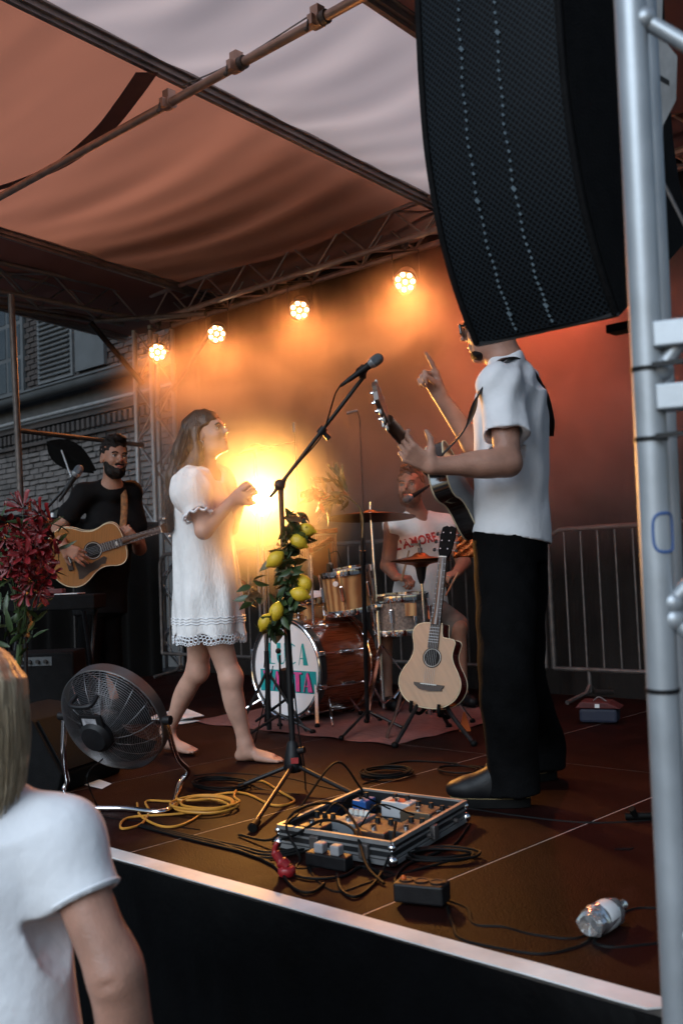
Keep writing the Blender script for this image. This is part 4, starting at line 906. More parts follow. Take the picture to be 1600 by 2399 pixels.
def guitar(t, o, x, n, top, side, depth=0.10, cut=False, s=1.0, pick=False, scale=0.65, hollow=True, binding='cream', peg='neck_wood', btn='pearl'):
    """o = bridge centre on the top, x = towards the headstock, n = outward normal of the top"""
    o, x = V(o), nrm(x); n = nrm(V(n)-x*(V(n)@x)); y = np.cross(n, x)
    up_ = [(p[0]*s, p[1]*s) for p in OUT]; lo_ = [(p[0]*s, -p[1]*s) for p in OUT]
    if cut:
        lo_ = [p for p in lo_ if p[0] < 0.22*s] + [(0.235*s, -.128*s), (0.262*s, -.132*s), (0.280*s, -.120*s), (0.285*s, -.085*s), (0.29*s, -.055*s), (0.315*s, -.045*s), (0.37*s, -.04*s)]
    sm_ = lambda pts: [(q[0], q[1]) for q in bez([(a, b_, 0) for a, b_ in pts], 4)]
    poly = sm_(lo_)[::-1] + sm_(up_)[1:]; poly = poly[::-1]
    # order so that the prism normal x*y = n
    A = sum(poly[i][0]*poly[(i+1) % len(poly)][1]-poly[(i+1) % len(poly)][0]*poly[i][1] for i in range(len(poly)))
    if A < 0: poly = poly[::-1]
    b = MB(); b.prism(poly, o, x, y, -depth, -0.001); b.build('body', side, t, 50)
    b = MB(); b.prism([(p[0]*0.985+0.002, p[1]*0.985) for p in poly], o, x, y, 0.0, 0.002); tp = b.build('top', top, t, 50)
    for zz in (0.0, -depth):
        b = MB(); pp = [o+x*p[0]+y*p[1]+n*zz for p in poly]; b.tube(pp+[pp[0]], 0.0028, 5, False); b.build('binding', binding, t)
    sh = 0.165*s
    if hollow:
        b = MB(); b.lathe(o+x*sh+n*0.0021, n, [(0.049*s, 0), (0.0005, 0)], 28); b.build('sound_hole', 'hole', t, 0)
        b = MB(); b.torus(o+x*sh+n*0.0022, n, 0.056*s, 0.0035, 32, 5); b.build('rosette', 'rosewood', t); b = MB(); b.torus(o+x*sh+n*0.0022, n, 0.0515*s, 0.0016, 32, 5); b.build('rosette', 'pearl', t)
    if cut: b = MB(); b.prism([(-0.018, -0.075), (-0.012, -0.07), (0.0, -0.08), (0.010, -0.082), (0.012, 0.082), (0.0, 0.08), (-0.020, 0.05), (-0.026, 0.0)][::1], o, x, y, 0.002, 0.011); b.build('bridge', 'rosewood', t, 0); 
    else: b = MB(); b.box(o+n*0.007, (0.034, 0.16*s, 0.010), (x, y, n)); b.build('bridge', 'rosewood', t, 0, 0.003)
    b = MB(); b.box(o+x*0.008+n*0.0135, (0.004, 0.085, 0.004), (x, y, n)); b.build('saddle', 'pearl', t, 0)
    if pick:
        pg = [(0.03, -0.03), (0.10, -0.05), (0.13, -0.075), (0.22, -0.055), (0.235, -0.072), (0.215, -0.105), (0.19, -0.10), (0.165, -0.118), (0.11, -0.128), (0.05, -0.155), (0.025, -0.15), (0.035, -0.10)]
        b = MB(); b.prism(pg[::-1], o, x, y, 0.0024, 0.004); b.build('pickguard', 'rosewood', t, 0)
    nut = scale; f0 = sh+0.055*s
    b = MB(); b.add([o+x*a+y*w+n*h for a, hw in ((f0, 0.028), (nut, 0.0215)) for w in (-hw, hw) for h in (0.004, 0.012)], [(0, 1, 3, 2), (4, 6, 7, 5), (0, 4, 5, 1), (2, 3, 7, 6), (0, 2, 6, 4), (1, 5, 7, 3)]); fb = b.build('fretboard', 'rosewood', t, 0)
    b = MB(); b.tube([o+x*a-n*0.004 for a in (0.36*s, 0.42*s, nut)], [0.03, 0.023, 0.0205], 12); b.build('neck', 'neck_wood', t)
    for k in range(1, 20):
        a = nut*2**(-k/12); a = nut-(nut-a) ; pos = scale*2**(-k/12)
        if pos < f0: break
        w = 0.0215+(nut-pos)/(nut-f0)*0.0065; MB().box(o+x*pos+n*0.0128, (0.0022, 2*w, 0.0016), (x, y, n)).build('fret', 'alu', t, 0)
        if pick and k in (1, 3, 5, 7, 9, 12): MB().box(o+x*(pos+0.012)+n*0.0124, (0.012, w, 0.0012), (x, y, n)).build('inlay', 'pearl', t, 0)
    b = MB(); b.box(o+x*nut+n*0.013, (0.005, 0.043, 0.006), (x, y, n)); b.build('nut', 'pearl', t, 0)
    hx = nrm(x - n*0.22); hn = nrm(n + x*0.22); h0 = o+x*nut
    hp = [(0, -0.022), (0.03, -0.034), (0.12, -0.040), (0.165, -0.036), (0.175, -0.012), (0.168, 0.0), (0.175, 0.012), (0.165, 0.036), (0.12, 0.040), (0.03, 0.034), (0, 0.022)]
    b = MB(); b.prism(hp, h0, hx, y, -0.012, 0.003); b.build('headstock', peg, t, 40)
    for i in range(3):
        for s_ in (-1, 1):
            p = h0+hx*(0.04+0.045*i)+y*s_*0.038-hn*0.005
            b = MB(); b.cyl(p, p+y*s_*0.014, 0.003, seg=6); b.cyl(p-y*s_*0.018-hn*0.0, p-y*s_*0.018+hn*0.022, 0.004, seg=8); tn = b.build('tuner', 'chrome', t)
            b = MB(); b.ball(p+y*s_*0.022, (0.011, 0.010, 0.005), 10, 6, (hx, y, hn)); b.build('button', btn, tn)
    for i in range(6):
        w = (i-2.5)/2.5; MB().tube([o+y*w*0.026+n*0.015, o+x*nut+y*w*0.0175+n*0.0165], 0.0007, 4).build('string', 'alu', t)
    return x, y, n
# resting guitar on its stand
go_ = V((-3.258, 4.075, 0.274)); gx = V((-3.231, 4.213, 0.948))-go_; gn = nrm(V(0.62, -0.78, 0.18)-V(0.730, 0.683, 0)*0.42)
t = thing('acoustic_guitar', 'pale spruce acoustic guitar with cherry sides resting on a stand', 'guitar', (-3.272, 4.078, 0.074))
X_, Y_, N_ = guitar(t, go_, gx, gn, 'spruce', 'cherry', 0.095, True, 0.86, scale=0.66, peg='black_cloth', btn='black_metal')
b = MB(); sp0 = go_+X_*0.30-N_*0.05+Y_*0.05; 
mat('strap_weave', (0.045, 0.02, 0.014), 0.8, 0.0, 0.6, 60, 0.4, 120)
pts = bez([(-3.347, 4.162, 0.565), (-3.429, 4.177, 0.436), (-3.489, 4.162, 0.269), (-3.513, 4.098, 0.098), (-3.493, 4.012, 0.019), (-3.451, 3.973, -0.028), (-3.399, 4.022, -0.035)], 6)
P = [[p-V(0.62, -0.2, 0)*0.018, p+V(0.62, -0.2, 0)*0.018] for p in pts]; b = MB(); b.grid(P); o = b.build('strap', 'strap_weave', t, 180); sd = o.modifiers.new('thick', 'SOLIDIFY'); sd.thickness = 0.004
gs = thing('guitar_stand', 'low black guitar stand under the pale acoustic guitar', 'guitar stand', (-3.324, 4.121, 0.000))
gb = V((-3.321, 4.153, 0.000))
foot_l, foot_r = V((-3.291, 3.830, -0.000)), V((-2.987, 4.060, 0.000)); yk = go_-X_*0.10-N_*0.05
for p in (foot_l, foot_r, gb+V(-0.1, 0.28, 0)):
    b = MB(); b.tube(bez([gb+V(-0.04, 0.08, 0.30), (gb+p)/2+V(0, 0, 0.14), p+V(0, 0, 0.012)], 5), 0.011, 8); lg = b.build('leg', 'black_metal', gs); MB().ball(p+V(0, 0, 0.013), 0.018, 8, 6).build('rubber_foot', 'rubber', lg)
for s_ in (-1, 1):
    p = go_-X_*0.115+Y_*s_*0.075; b = MB(); b.tube(bez([gb+V(-0.04, 0.08, 0.2), p-N_*0.12-X_*0.02, p-N_*0.03-X_*0.022, p+N_*0.02-X_*0.018, p+N_*0.03+X_*0.03], 5), 0.010, 8); b.build('yoke', 'rubber', gs)
b = MB(); b.cyl(gb+V(-0.04, 0.08, 0.18), gb+V(-0.05, 0.1, 0.42), 0.013, seg=10); b.build('pole', 'black_metal', gs)
mat('orange_tag', (0.5, 0.09, 0.01), 0.5); b = MB(); b.prism([(-0.03, -0.05), (0.03, -0.05), (0.005, 0.05), (-0.005, 0.05)], (-3.287, 4.395, 0.052), (0.73, 0.68, 0), (0, 0, 1), 0, 0.012); tag(b.build('marker_cone', 'orange_tag', None, 0), 'small orange wedge on the floor behind the pale guitar', 'marker')

# ================================================================== fan
fc = V((-3.425, 2.298, 0.320)); r_im, u_im, f_im = V(0.730, 0.683, 0), V(0.03, -0.03, 1), V(-0.682, 0.729, 0.056)
fb = nrm(-0.34*r_im - 0.36*u_im - 0.86*f_im)      # out of the back of the cage, towards the camera
Rf = 0.222
fn = thing('floor_fan', 'chrome floor fan with round wire cage seen from behind', 'fan', (fc[0], fc[1], 0))
x, y, _ = frame(fb)
b = MB(); b.lathe(fc, fb, [(Rf, -0.062), (Rf+0.004, -0.060), (Rf+0.004, -0.012), (Rf, -0.010), (Rf-0.002, -0.014), (Rf-0.002, -0.060), (Rf, -0.062)], 64); mat('rim_steel', (0.16, 0.16, 0.165), 0.32, 0.8, 0.2, 12); b.build('rim', 'rim_steel', fn, 40)
bk = MB(); ft = MB()
def cage_h(r): q = r/Rf; return 0.095*(1-q**3.2)
for i in range(30):
    r = 0.058 + (Rf-0.058)*i/29
    bk.torus(fc+fb*(cage_h(r)-0.01), fb, r, 0.0013, 52, 4)
    if i % 2: ft.torus(fc-fb*(0.062+0.6*cage_h(r)), fb, r, 0.0013, 44, 4)
for i in range(36):
    a = 2*PI*i/36; 
    def ray(sg, base, k, tw_): return [fc + sg*fb*(base+k*cage_h(r)) + r*(math.cos(a+tw_*r)*x+math.sin(a+tw_*r)*y) for r in (0.05, 0.09, 0.13, 0.17, 0.2, Rf)]
    if i % 2 == 0: bk.tube(ray(1, -0.011, 1.0, 2.0), 0.0015, 4)
    if i % 3 == 0: ft.tube(ray(-1, 0.062, 0.6, 0.0), 0.0014, 4)
mat('wire', (0.22, 0.22, 0.23), 0.3, 0.9, 0.2, 30)
o = bk.build('rear_cage', 'wire', fn, 180); o['kind'] = 'stuff'; o = ft.build('front_cage', 'wire', fn, 180); o['kind'] = 'stuff'
b = MB(); b.lathe(fc, fb, [(0.001, 0.125), (0.05, 0.122), (0.066, 0.105), (0.07, 0.03), (0.062, 0.01)], 26); b.build('motor', 'black_plastic', fn, 40)
for k in range(3):
    a = 2*PI*k/3+0.4; P = []
    for i in range(8):
        r = 0.04+0.155*i/7; row = []
        for j in range(6):
            s_ = (j/5-0.5); t_ = a + s_*1.25*(0.8+0.4*i/7)+0.35*i/7; row.append(fc-fb*(0.02+0.045*s_)+r*(math.cos(t_)*x+math.sin(t_)*y))
        P.append(row)
    b = MB(); b.grid(P); o = b.build('blade', 'black_plastic', fn, 180)
upf = nrm(u_im-fb*(u_im@fb)); rtf = np.cross(upf, fb)
b = MB(); b.tube(bez([fc+fb*0.075+upf*0.165-rtf*0.055, fc+fb*0.125+upf*0.15-rtf*0.05, fc+fb*0.125+upf*0.15+rtf*0.03, fc+fb*0.075+upf*0.165+rtf*0.04], 5), 0.009, 8); b.build('handle', 'black_plastic', fn)
b = MB(); b.box(fc+fb*0.100+upf*0.07, (0.10, 0.012, 0.055), (rtf, fb, upf)); sb = b.build('switch_box', 'black_plastic', fn, 0, 0.004)
mat('label', (0.30, 0.30, 0.32), 0.4, 0.0, 0.5, 60); b = MB(); b.box(fc+fb*0.1075+upf*0.068-rtf*0.005, (0.062, 0.001, 0.03), (rtf, fb, upf)); b.build('label_plate', 'label', sb, 0)
# tubular base
rl, rr_ = V((-3.728, 2.272, 0.000)), V((-3.471, 2.684, 0.000)); cl, cr_ = V((-3.471, 2.188, 0.000)), V((-3.133, 2.340, 0.000))
pl, pr = fc-rtf*(Rf+0.012)-fb*0.03, fc+rtf*(Rf+0.012)-fb*0.03
zb = V(0, 0, 0.013)
b = MB(); b.tube(bez([pl, pl*0.45+(rl+zb)*0.55, rl+V(-0.02, 0.03, 0.06), rl+zb, cl+zb*0.9, (cl+cr_)/2+zb*0.9, cr_+zb*0.9, rr_+zb+V(0, -0.03, 0), rr_+V(0.005, 0.02, 0.06), pr*0.45+(rr_+zb)*0.55, pr], 8), 0.0115, 10); b.build('base_tube', 'chrome', fn)
for p, s_ in ((pl, -1), (pr, 1)):
    b = MB(); b.cyl(p-rtf*s_*0.02, p+rtf*s_*0.022, 0.018, seg=12); b.build('pivot_knob', 'black_plastic', fn)
cable_obj('thin power lead trailing from the floor fan', [fc+fb*0.1-upf*0.1, (-3.300, 2.111, 0.156), (-3.423, 2.237, 0.000), (-3.278, 2.173, 0.000), (-3.114, 2.207, 0.000), (-2.833, 2.254, 0.000)], 0.003)

# ================================================================== pedalboard case
po = V((-2.434, 2.251, 0.000)); e1 = nrm(V(0.388, 0.071, 0)); e2 = nrm(V(-0.135, 0.53, 0)); Lw, Ld, Hh = 0.43, 0.54, 0.070
e1 = nrm(V((-2.002, 2.297, 0.000))-po); Lw = float(np.linalg.norm(V((-2.002, 2.297, 0.000))-po)); e2 = nrm(V((-2.138, 2.842, 0.000))-V((-2.002, 2.297, 0.000))); Ld = float(np.linalg.norm(V((-2.138, 2.842, 0.000))-V((-2.002, 2.297, 0.000))))
ez = V(0, 0, 1)
pc = thing('pedalboard_case', 'open aluminium-edged flight case full of guitar pedals', 'flight case', po+e1*Lw/2+e2*Ld/2)
def loc(u, v, z): return po+e1*u*Lw+e2*v*Ld+ez*z
b = MB(); b.prism([(0, 0), (Lw, 0), (Lw, float(Ld*(e2@e1)*0)+Ld), (0, Ld)], po+ez*0.004, e1, np.cross(ez, e1), 0, 0.008)
b = MB(); b.add([loc(u, v, z) for z in (0.004, 0.012) for u, v in ((0, 0), (1, 0), (1, 1), (0, 1))], [(3, 2, 1, 0), (4, 5, 6, 7), (0, 1, 5, 4), (1, 2, 6, 5), (2, 3, 7, 6), (3, 0, 4, 7)]); b.build('floor_board', 'black_plastic', pc, 0)
mat('case_skin', (0.018, 0.019, 0.021), 0.4, 0.3, 0.2, 12)
cor = [(0, 0), (1, 0), (1, 1), (0, 1)]
for i in range(4):
    a, c_ = loc(*cor[i], 0), loc(*cor[(i+1) % 4], 0); 
    b = MB(); b.bar(a+ez*Hh*0.5, c_+ez*Hh*0.5, 0.007, Hh*0.96, (0, 0, 1)) if False else b.add([a+ez*0.003, c_+ez*0.003, c_+ez*Hh, a+ez*Hh] + [p+nrm(loc(.5, .5, 0)-(a+c_)/2)*0.009 for p in (a+ez*0.003, c_+ez*0.003, c_+ez*Hh, a+ez*Hh)], [(0, 1, 2, 3), (7, 6, 5, 4), (3, 2, 6, 7), (0, 4, 5, 1)]); b.build('case_wall', 'case_skin', pc, 0)
    for z in (Hh, 0.012, Hh*0.68, Hh*0.36):
        r_ = 0.0065 if z in (Hh, 0.012) else 0.003
        MB().bar(a+ez*z, c_+ez*z, r_*2, r_*2, (0, 0, 1)).build('edge_trim', 'alu_dull', pc, 0)
    MB().ball(a+ez*0.02, 0.017, 10, 8).build('ball_corner', 'chrome', pc); MB().ball(a+ez*(Hh-0.012), 0.012, 10, 8).build('ball_corner', 'chrome', pc)
for u, v in ((0.35, -0.004), (0.78, -0.004), (1.004, 0.5)):
    b = MB(); b.box(loc(u, v, Hh*0.55), (0.035, 0.035, 0.045), (e1, e2, ez)); b.build('latch', 'steel', pc, 0, 0.004)
PED = [((0.12, 0.30), (0.12, 0.17, 0.055), (0.012, 0.012, 0.014), 'black stomp pedal at the left of the case', 3), ((0.36, 0.42), (0.10, 0.15, 0.062), (0.16, 0.17, 0.18), 'silver pedal with four knobs', 4),
       ((0.62, 0.38), (0.12, 0.15, 0.050), (0.05, 0.028, 0.022), 'brown pedal in the middle of the case', 2), ((0.86, 0.45), (0.10, 0.16, 0.055), (0.02, 0.02, 0.022), 'black pedal at the right of the case', 2),
       ((0.14, 0.84), (0.06, 0.08, 0.065), (0.015, 0.07, 0.24), 'blue pedal in the far corner of the case', 1), ((0.46, 0.88), (0.12, 0.07, 0.068), (0.40, 0.40, 0.41), 'white pedal with a red print', 2), ((0.72, 0.80), (0.12, 0.11, 0.06), (0.06, 0.045, 0.03), 'dark pedal with an orange edge', 2), ((0.90, 0.82), (0.07, 0.12, 0.05), (0.02, 0.02, 0.02), 'small black pedal by the far rim', 2)]
for i, ((u, v), sz, c_, lab, kn) in enumerate(PED):
    nm = 'pedal_paint_%d' % i; mat(nm, c_, 0.4, 0.2 if i == 1 else 0, 0.1, 14); sz = (sz[0], sz[1], sz[2]*0.8); p = loc(u, v, 0.0125+sz[2]/2)
    t = thing('effect_pedal', lab, 'pedal', loc(u, v, 0.0125), 'guitar pedals in the flight case')
    MB().box(p, sz, (e1, e2, ez)).build('casing', nm, t, 0, 0.005)
    for k in range(kn):
        q = p+ez*sz[2]/2+e2*sz[1]*0.25+e1*sz[0]*((k+0.5)/kn-0.5)*0.85; b = MB(); b.cyl(q, q+ez*0.016, 0.010, 0.008, 12); b.build('knob', 'pearl' if i == 1 else 'black_plastic', t)
    q = p+ez*sz[2]/2-e2*sz[1]*0.25; b = MB(); b.cyl(q, q+ez*0.012, 0.009, seg=12); b.build('footswitch', 'chrome', t)
    for s_ in (-1, 1):
        q = p+e1*s_*(sz[0]/2+0.012); b = MB(); b.cyl(q-e1*s_*0.012, q+e1*s_*0.012, 0.008, seg=8); b.build('jack_plug', 'steel' if i % 2 else 'black_plastic', t)
    if i == 5: b = MB(); b.box(p+ez*(sz[2]/2+0.0005), (0.06, 0.05, 0.001), (e1, e2, ez)); b.build('print', 'red_print', t, 0)
for k, (a, c_) in enumerate((((0.2, 0.2), (0.4, 0.6)), ((0.5, 0.3), (0.75, 0.65)), ((0.1, 0.55), (0.5, 0.7)))):
    cable_obj(['short patch lead at the left of the pedals', 'short patch lead between the brown pedals', 'patch lead behind the silver pedal'][k], [loc(*a, 0.05), loc((a[0]+c_[0])/2, (a[1]+c_[1])/2-0.1, 0.12), loc(*c_, 0.06)], 0.003)

# ================================================================== cables and litter on the deck
mat('yellow_cable', (0.48, 0.22, 0.03), 0.5, 0.0, 0.15, 10)
def coil(c, rx, ry, n, ph=0, z0=0.004, dz=0.004, ang=0.0, jit=0.12):
    rr = random.Random(int(c[0]*1000)); pts = []
    for i in range(n*10):
        a = ph+2*PI*i/10; k = 1+jit*math.sin(i*0.37+ph)+rr.uniform(-0.03, 0.03); px, py = rx*k*math.cos(a), ry*k*math.sin(a)
        pts.append(V(c)+V(px*math.cos(ang)-py*math.sin(ang), px*math.sin(ang)+py*math.cos(ang), z0+dz*(i//10)+0.003*rr.random()))
    return pts
yc = V((-3.069, 2.470, 0.000))
YC = [(-3.663, 2.842, 0.000), (-3.428, 2.633, 0.000), V((-3.185, 2.435, 0.000))+V(0, 0, 0.02)] + coil(yc, 0.12, 0.10, 5, 2.0, jit=0.2) + [(-3.220, 2.766, 0.000), (-3.258, 2.918, 0.000), (-3.012, 2.808, -0.000), (-2.860, 2.731, 0.000), (-2.878, 2.637, 0.000), (-3.159, 2.713, 0.000), (-3.244, 2.481, 0.000), (-3.353, 2.410, 0.000), (-3.197, 2.306, 0.000), (-3.061, 2.170, 0.000), (-3.068, 2.094, 0.000), (-3.181, 2.200, 0.000), (-3.089, 2.322, 0.000), (-3.016, 2.402, 0.000), V((-2.931, 2.257, 0.000)), (-2.971, 2.195, 0.000), (-3.168, 2.247, 0.000), (-3.355, 2.365, 0.000)]
cable_obj('coiled orange-yellow cable on the deck beside the fan', [V(p)+V(0, 0, 0.006) for p in YC], 0.0044, 'yellow_cable', 5)
cable_obj('black cable coil behind the yellow cable', [V(p)+V(0, 0, 0.004) for p in coil(V((-3.313, 2.755, 0.000)), 0.13, 0.09, 4, 1.0)] + [(-3.129, 2.824, 0.000), (-2.942, 2.834, 0.000)], 0.004)
cable_obj('loosely coiled black cable on the deck behind the pedals', [V(p)+V(0, 0, 0.004) for p in coil(V((-2.885, 3.294, 0.000)), 0.10, 0.10, 5, 0.5)] + [(-2.855, 3.113, -0.000), (-2.747, 3.069, -0.000), (-2.564, 3.009, 0.000), (-2.464, 2.909, 0.000)], 0.004)
cable_obj('black cable loop near the stitched boot', [V(p)+V(0, 0, 0.004) for p in ([V((-3.033, 3.452, 0.000)), V((-2.998, 3.588, 0.000)), V((-2.804, 3.648, 0.000))] + coil(V((-2.678, 3.527, 0.000)), 0.09, 0.075, 2, 2.2) + [V((-2.605, 3.657, 0.000)), V((-2.472, 3.718, 0.000))])], 0.004)
cable_obj('long black cable crossing the deck to the right of the boot', [(-2.622, 2.989, 0.000), (-2.417, 2.980, 0.000), (-2.247, 3.012, 0.000), (-2.069, 3.017, 0.000), (-1.852, 3.049, 0.000), (-1.722, 3.129, 0.000), (-1.619, 3.260, 0.000)], 0.0045)
cable_obj('black cable curving behind the mic stand foot', [(-3.607, 2.844, 0.000), (-3.544, 2.949, 0.000), (-3.382, 3.006, 0.000), (-3.193, 3.029, 0.000), (-2.949, 2.986, 0.000), (-2.728, 2.972, 0.000)], 0.0045)
for k, (dy, lab) in enumerate(((0, 'upper black cable of the bundle running to the pedals'), (14, 'middle black cable of the bundle running to the pedals'), (30, 'lowest black cable of the bundle running to the pedals'))):
    d_ = [V((-3.061, 2.170, 0.000)), V((-2.780, 2.175, 0.000)), V((-2.554, 2.186, 0.000)), V((-2.407, 2.199, 0.000)), V((-2.325, 2.344, 0.000)), V((-2.306, 2.546, 0.000))]
    off = V(0.10, -0.17, 0)*dy/30*0.35
    cable_obj(lab, [p+off*(0.3+0.2*i)+V(0, 0, 0.005+0.012*(i > 3)) for i, p in enumerate(d_)], 0.0046)
cable_obj('black cable hanging over the front rim of the case', [loc(0.1, 0.1, 0.10), loc(0.12, -0.05, 0.08), loc(0.3, -0.12, 0.01), (-2.226, 2.133, 0.000), (-2.137, 2.222, 0.000), (-1.948, 2.253, 0.000), (-1.814, 2.183, -0.000)], 0.0042)
cable_obj('black cable rising beside the blue pedal', [loc(0.12, 0.85, 0.09), loc(0.0, 0.7, 0.20), loc(-0.05, 0.4, 0.12), loc(-0.02, 0.05, 0.02), (-2.372, 2.166, 0.000)], 0.004)
cable_obj('looped black cable beside the power block', [V(p)+V(0, 0, 0.005) for p in coil(V((-1.943, 2.455, -0.000)), 0.10, 0.06, 3, 0.2, ang=0.6)] + [(-1.942, 2.283, 0.000), (-1.965, 2.144, 0.000), (-1.981, 2.040, 0.000), (-2.111, 2.088, 0.000), (-2.252, 2.195, 0.000)], 0.0045)
cable_obj('wavy black cable from the power block to the plastic bottle', [(-1.695, 2.160, 0.000), (-1.615, 2.136, -0.000), (-1.537, 2.056, 0.000), (-1.468, 2.082, 0.000), (-1.383, 2.081, 0.000), (-1.293, 2.121, 0.000), (-1.291, 2.258, 0.000), (-1.285, 2.377, -0.000), (-1.234, 2.423, 0.000)], 0.0045)
cable_obj('black cable nearest the white edging strip', [(-1.678, 2.130, -0.000), (-1.568, 2.015, -0.000), (-1.502, 1.957, -0.000), (-1.397, 1.962, -0.000), (-1.303, 1.991, 0.000), (-1.262, 2.087, 0.000), (-1.271, 2.182, 0.000), (-1.244, 2.117, 0.000), (-1.195, 2.121, -0.000), (-1.131, 2.201, 0.000)], 0.0048)
cable_obj('tangled dark cable below the bass drum', [(-5.071, 4.236, 0.000), (-4.684, 4.042, 0.000), (-4.462, 3.978, 0.000), (-4.155, 3.890, -0.000), (-3.973, 4.040, 0.000), (-3.547, 3.849, 0.000), (-3.667, 4.081, 0.000), (-3.858, 4.305, 0.000)], 0.004)
cable_obj('thin black cable in front of the singer foot', [(-3.408, 3.153, 0.457), (-3.463, 3.120, 0.229), (-3.759, 3.317, -0.000), (-3.310, 2.905, 0.000), (-3.159, 2.805, 0.000)], 0.0028)
for k, (lab, pp_) in enumerate((
    ('black cable looping in front of the case latch', [(-2.416, 2.135, 0.000), (-2.252, 2.088, 0.000), (-2.125, 2.068, 0.000), (-2.056, 2.137, 0.000), (-2.070, 2.243, 0.000), (-1.947, 2.205, 0.000)]),
    ('black cable arching over the socket strip', [V((-2.500, 2.285, 0.000)), V((-2.351, 2.237, 0.000))+V(0, 0, .05), V((-2.291, 2.309, 0.000))+V(0, 0, .09), V((-2.166, 2.310, 0.000))+V(0, 0, .08), V((-2.018, 2.204, 0.000))+V(0, 0, .02), (-1.914, 2.157, -0.000)]),
    ('black cable crossing the left corner of the case', [(-2.655, 2.274, 0.000), V((-2.462, 2.250, 0.000))+V(0, 0, .02), V((-2.430, 2.333, 0.000))+V(0, 0, .10), V((-2.381, 2.462, 0.000))+V(0, 0, .10), V((-2.219, 2.388, -0.000))+V(0, 0, .06), (-2.036, 2.242, 0.000)]),
    ('black cable curling towards the red plug', [(-2.664, 2.171, 0.000), (-2.456, 2.136, 0.000), (-2.305, 2.103, -0.000), (-2.090, 1.984, 0.000), (-2.025, 1.985, 0.000), (-2.049, 2.060, 0.000)]),
    ('black cable dangling across the case front', [V((-2.089, 2.421, 0.000))+V(0, 0, .09), V((-2.018, 2.306, 0.000))+V(0, 0, .03), (-1.946, 2.158, 0.000), (-1.902, 2.031, 0.000), (-1.972, 2.047, 0.000), (-2.089, 2.153, 0.000)]),
    ('black cable lying along the right side of the case', [(-2.104, 2.816, 0.000), (-1.993, 2.574, 0.000), (-1.986, 2.437, 0.000), (-1.976, 2.325, 0.000), (-1.902, 2.189, 0.000), (-1.803, 2.133, 0.000)]))):
    cable_obj(lab, [V(p)+V(0, 0, .006) for p in pp_], 0.0046)
t = V((-1.689, 3.185, 0.000)); pl_ = thing('cable_connector', 'black cable connector lying on the deck at the right', 'connector', t)
b = MB(); b.cyl(t+V(-0.03, -0.02, 0.014), t+V(0.04, 0.03, 0.016), 0.013, seg=10); b.build('body', 'rubber', pl_); b = MB(); b.cyl(t+V(0, 0, 0.01), t+V(0.0, -0.03, 0.045), 0.011, seg=10); b.build('branch', 'rubber', pl_)
# red round plug, power blocks
mat('red_plastic', (0.26, 0.012, 0.016), 0.35, 0.0, 0.15, 10)
rp = V((-2.203, 2.062, 0.000)); t = thing('red_plug', 'bright red mains plug standing on the deck by the cables', 'plug', rp)
b = MB(); b.lathe(rp, (0.05, 0, 1), [(0.001, 0.0), (0.023, 0.002), (0.026, 0.008), (0.026, 0.022), (0.02, 0.028), (0.001, 0.03)], 20); b.build('face', 'red_plastic', t, 50)
b = MB(); b.tube(bez([rp+V(0, 0, 0.026), rp+V(-0.014, -0.011, 0.045), rp+V(-0.026, -0.019, 0.072), rp+V(-0.019, -0.015, 0.096)], 5), [0.018]*5+[0.013]*5+[0.008]*5+[0.006], 10); b.build('handle', 'red_plastic', t)
k_ = V((-1.732, 2.099, 0.000)); ux, uy = nrm(V(0.85, 0.3, 0)), nrm(V(-0.3, 0.85, 0)); t = thing('power_block', 'black power distribution block on the deck below the flight case', 'power block', k_)
MB().box(k_+V(0, 0, 0.033), (0.135, 0.07, 0.05), (ux, uy, ez)).build('casing', 'black_plastic', t, 0, 0.006)
for i in range(3): b = MB(); b.lathe(k_+ux*(i-1)*0.042+V(0, 0, 0.058), (0, 0, 1), [(0.02, 0), (0.02, 0.004), (0.016, 0.004), (0.014, -0.002+0.004), (0.001, 0.002)], 16); b.build('socket', 'black_metal', t)
b = MB(); b.ball(k_-ux*0.05+V(0, 0, 0.062), 0.008, 8, 6); b.build('switch', 'orange_tag', t)
k_ = V((-2.160, 2.195, 0.000)); t = thing('power_strip', 'dark socket strip with two plugs in front of the case', 'power strip', k_); MB().box(k_+V(0, 0, 0.022), (0.15, 0.05, 0.04), (e1, e2, ez)).build('casing', 'black_plastic', t, 0, 0.005)
for i in range(2): MB().box(k_+e1*(i*0.06-0.03)+V(0, 0, 0.055), (0.034, 0.034, 0.03), (e1, e2, ez)).build('plug', 'grey_plastic', t, 0, 0.005)
# crushed bottle
mat('bottle', (0.75, 0.78, 0.80), 0.08, 0.0, 0.05, 20, 0.6, 30)
MATS['bottle'].node_tree.nodes['Principled BSDF'].inputs['Transmission Weight'].default_value = 0.85
bo = V((-1.265, 2.186, 0.000)); ba = nrm(V(-0.25, -0.35, 0.0)-V(0.1, 0.05, 0)); bo[2] = 0.034
t = thing('plastic_bottle', 'crumpled clear plastic bottle lying on the deck', 'bottle', (bo[0], bo[1], 0))
ba = nrm(V((-1.283, 2.139, 0.000))-V((-1.289, 2.296, 0.000))); ba[2] = 0
b = MB(); b.lathe(bo, ba, [(0.001, 0.052), (0.014, 0.056), (0.024, 0.062), (0.031, 0.055), (0.034, 0.04), (0.031, 0.03), (0.034, 0.02), (0.033, -0.03), (0.034, -0.05), (0.026, -0.075), (0.012, -0.10), (0.012, -0.12), (0.001, -0.12)], 22)
b.v[0] = np.array([p + V([mnoise.noise(Vector(p*45))*0.006, mnoise.noise(Vector(p*45+5))*0.006, mnoise.noise(Vector(p*45+9))*0.004]) for p in b.v[0]]); b.build('body', 'bottle', t, 35)
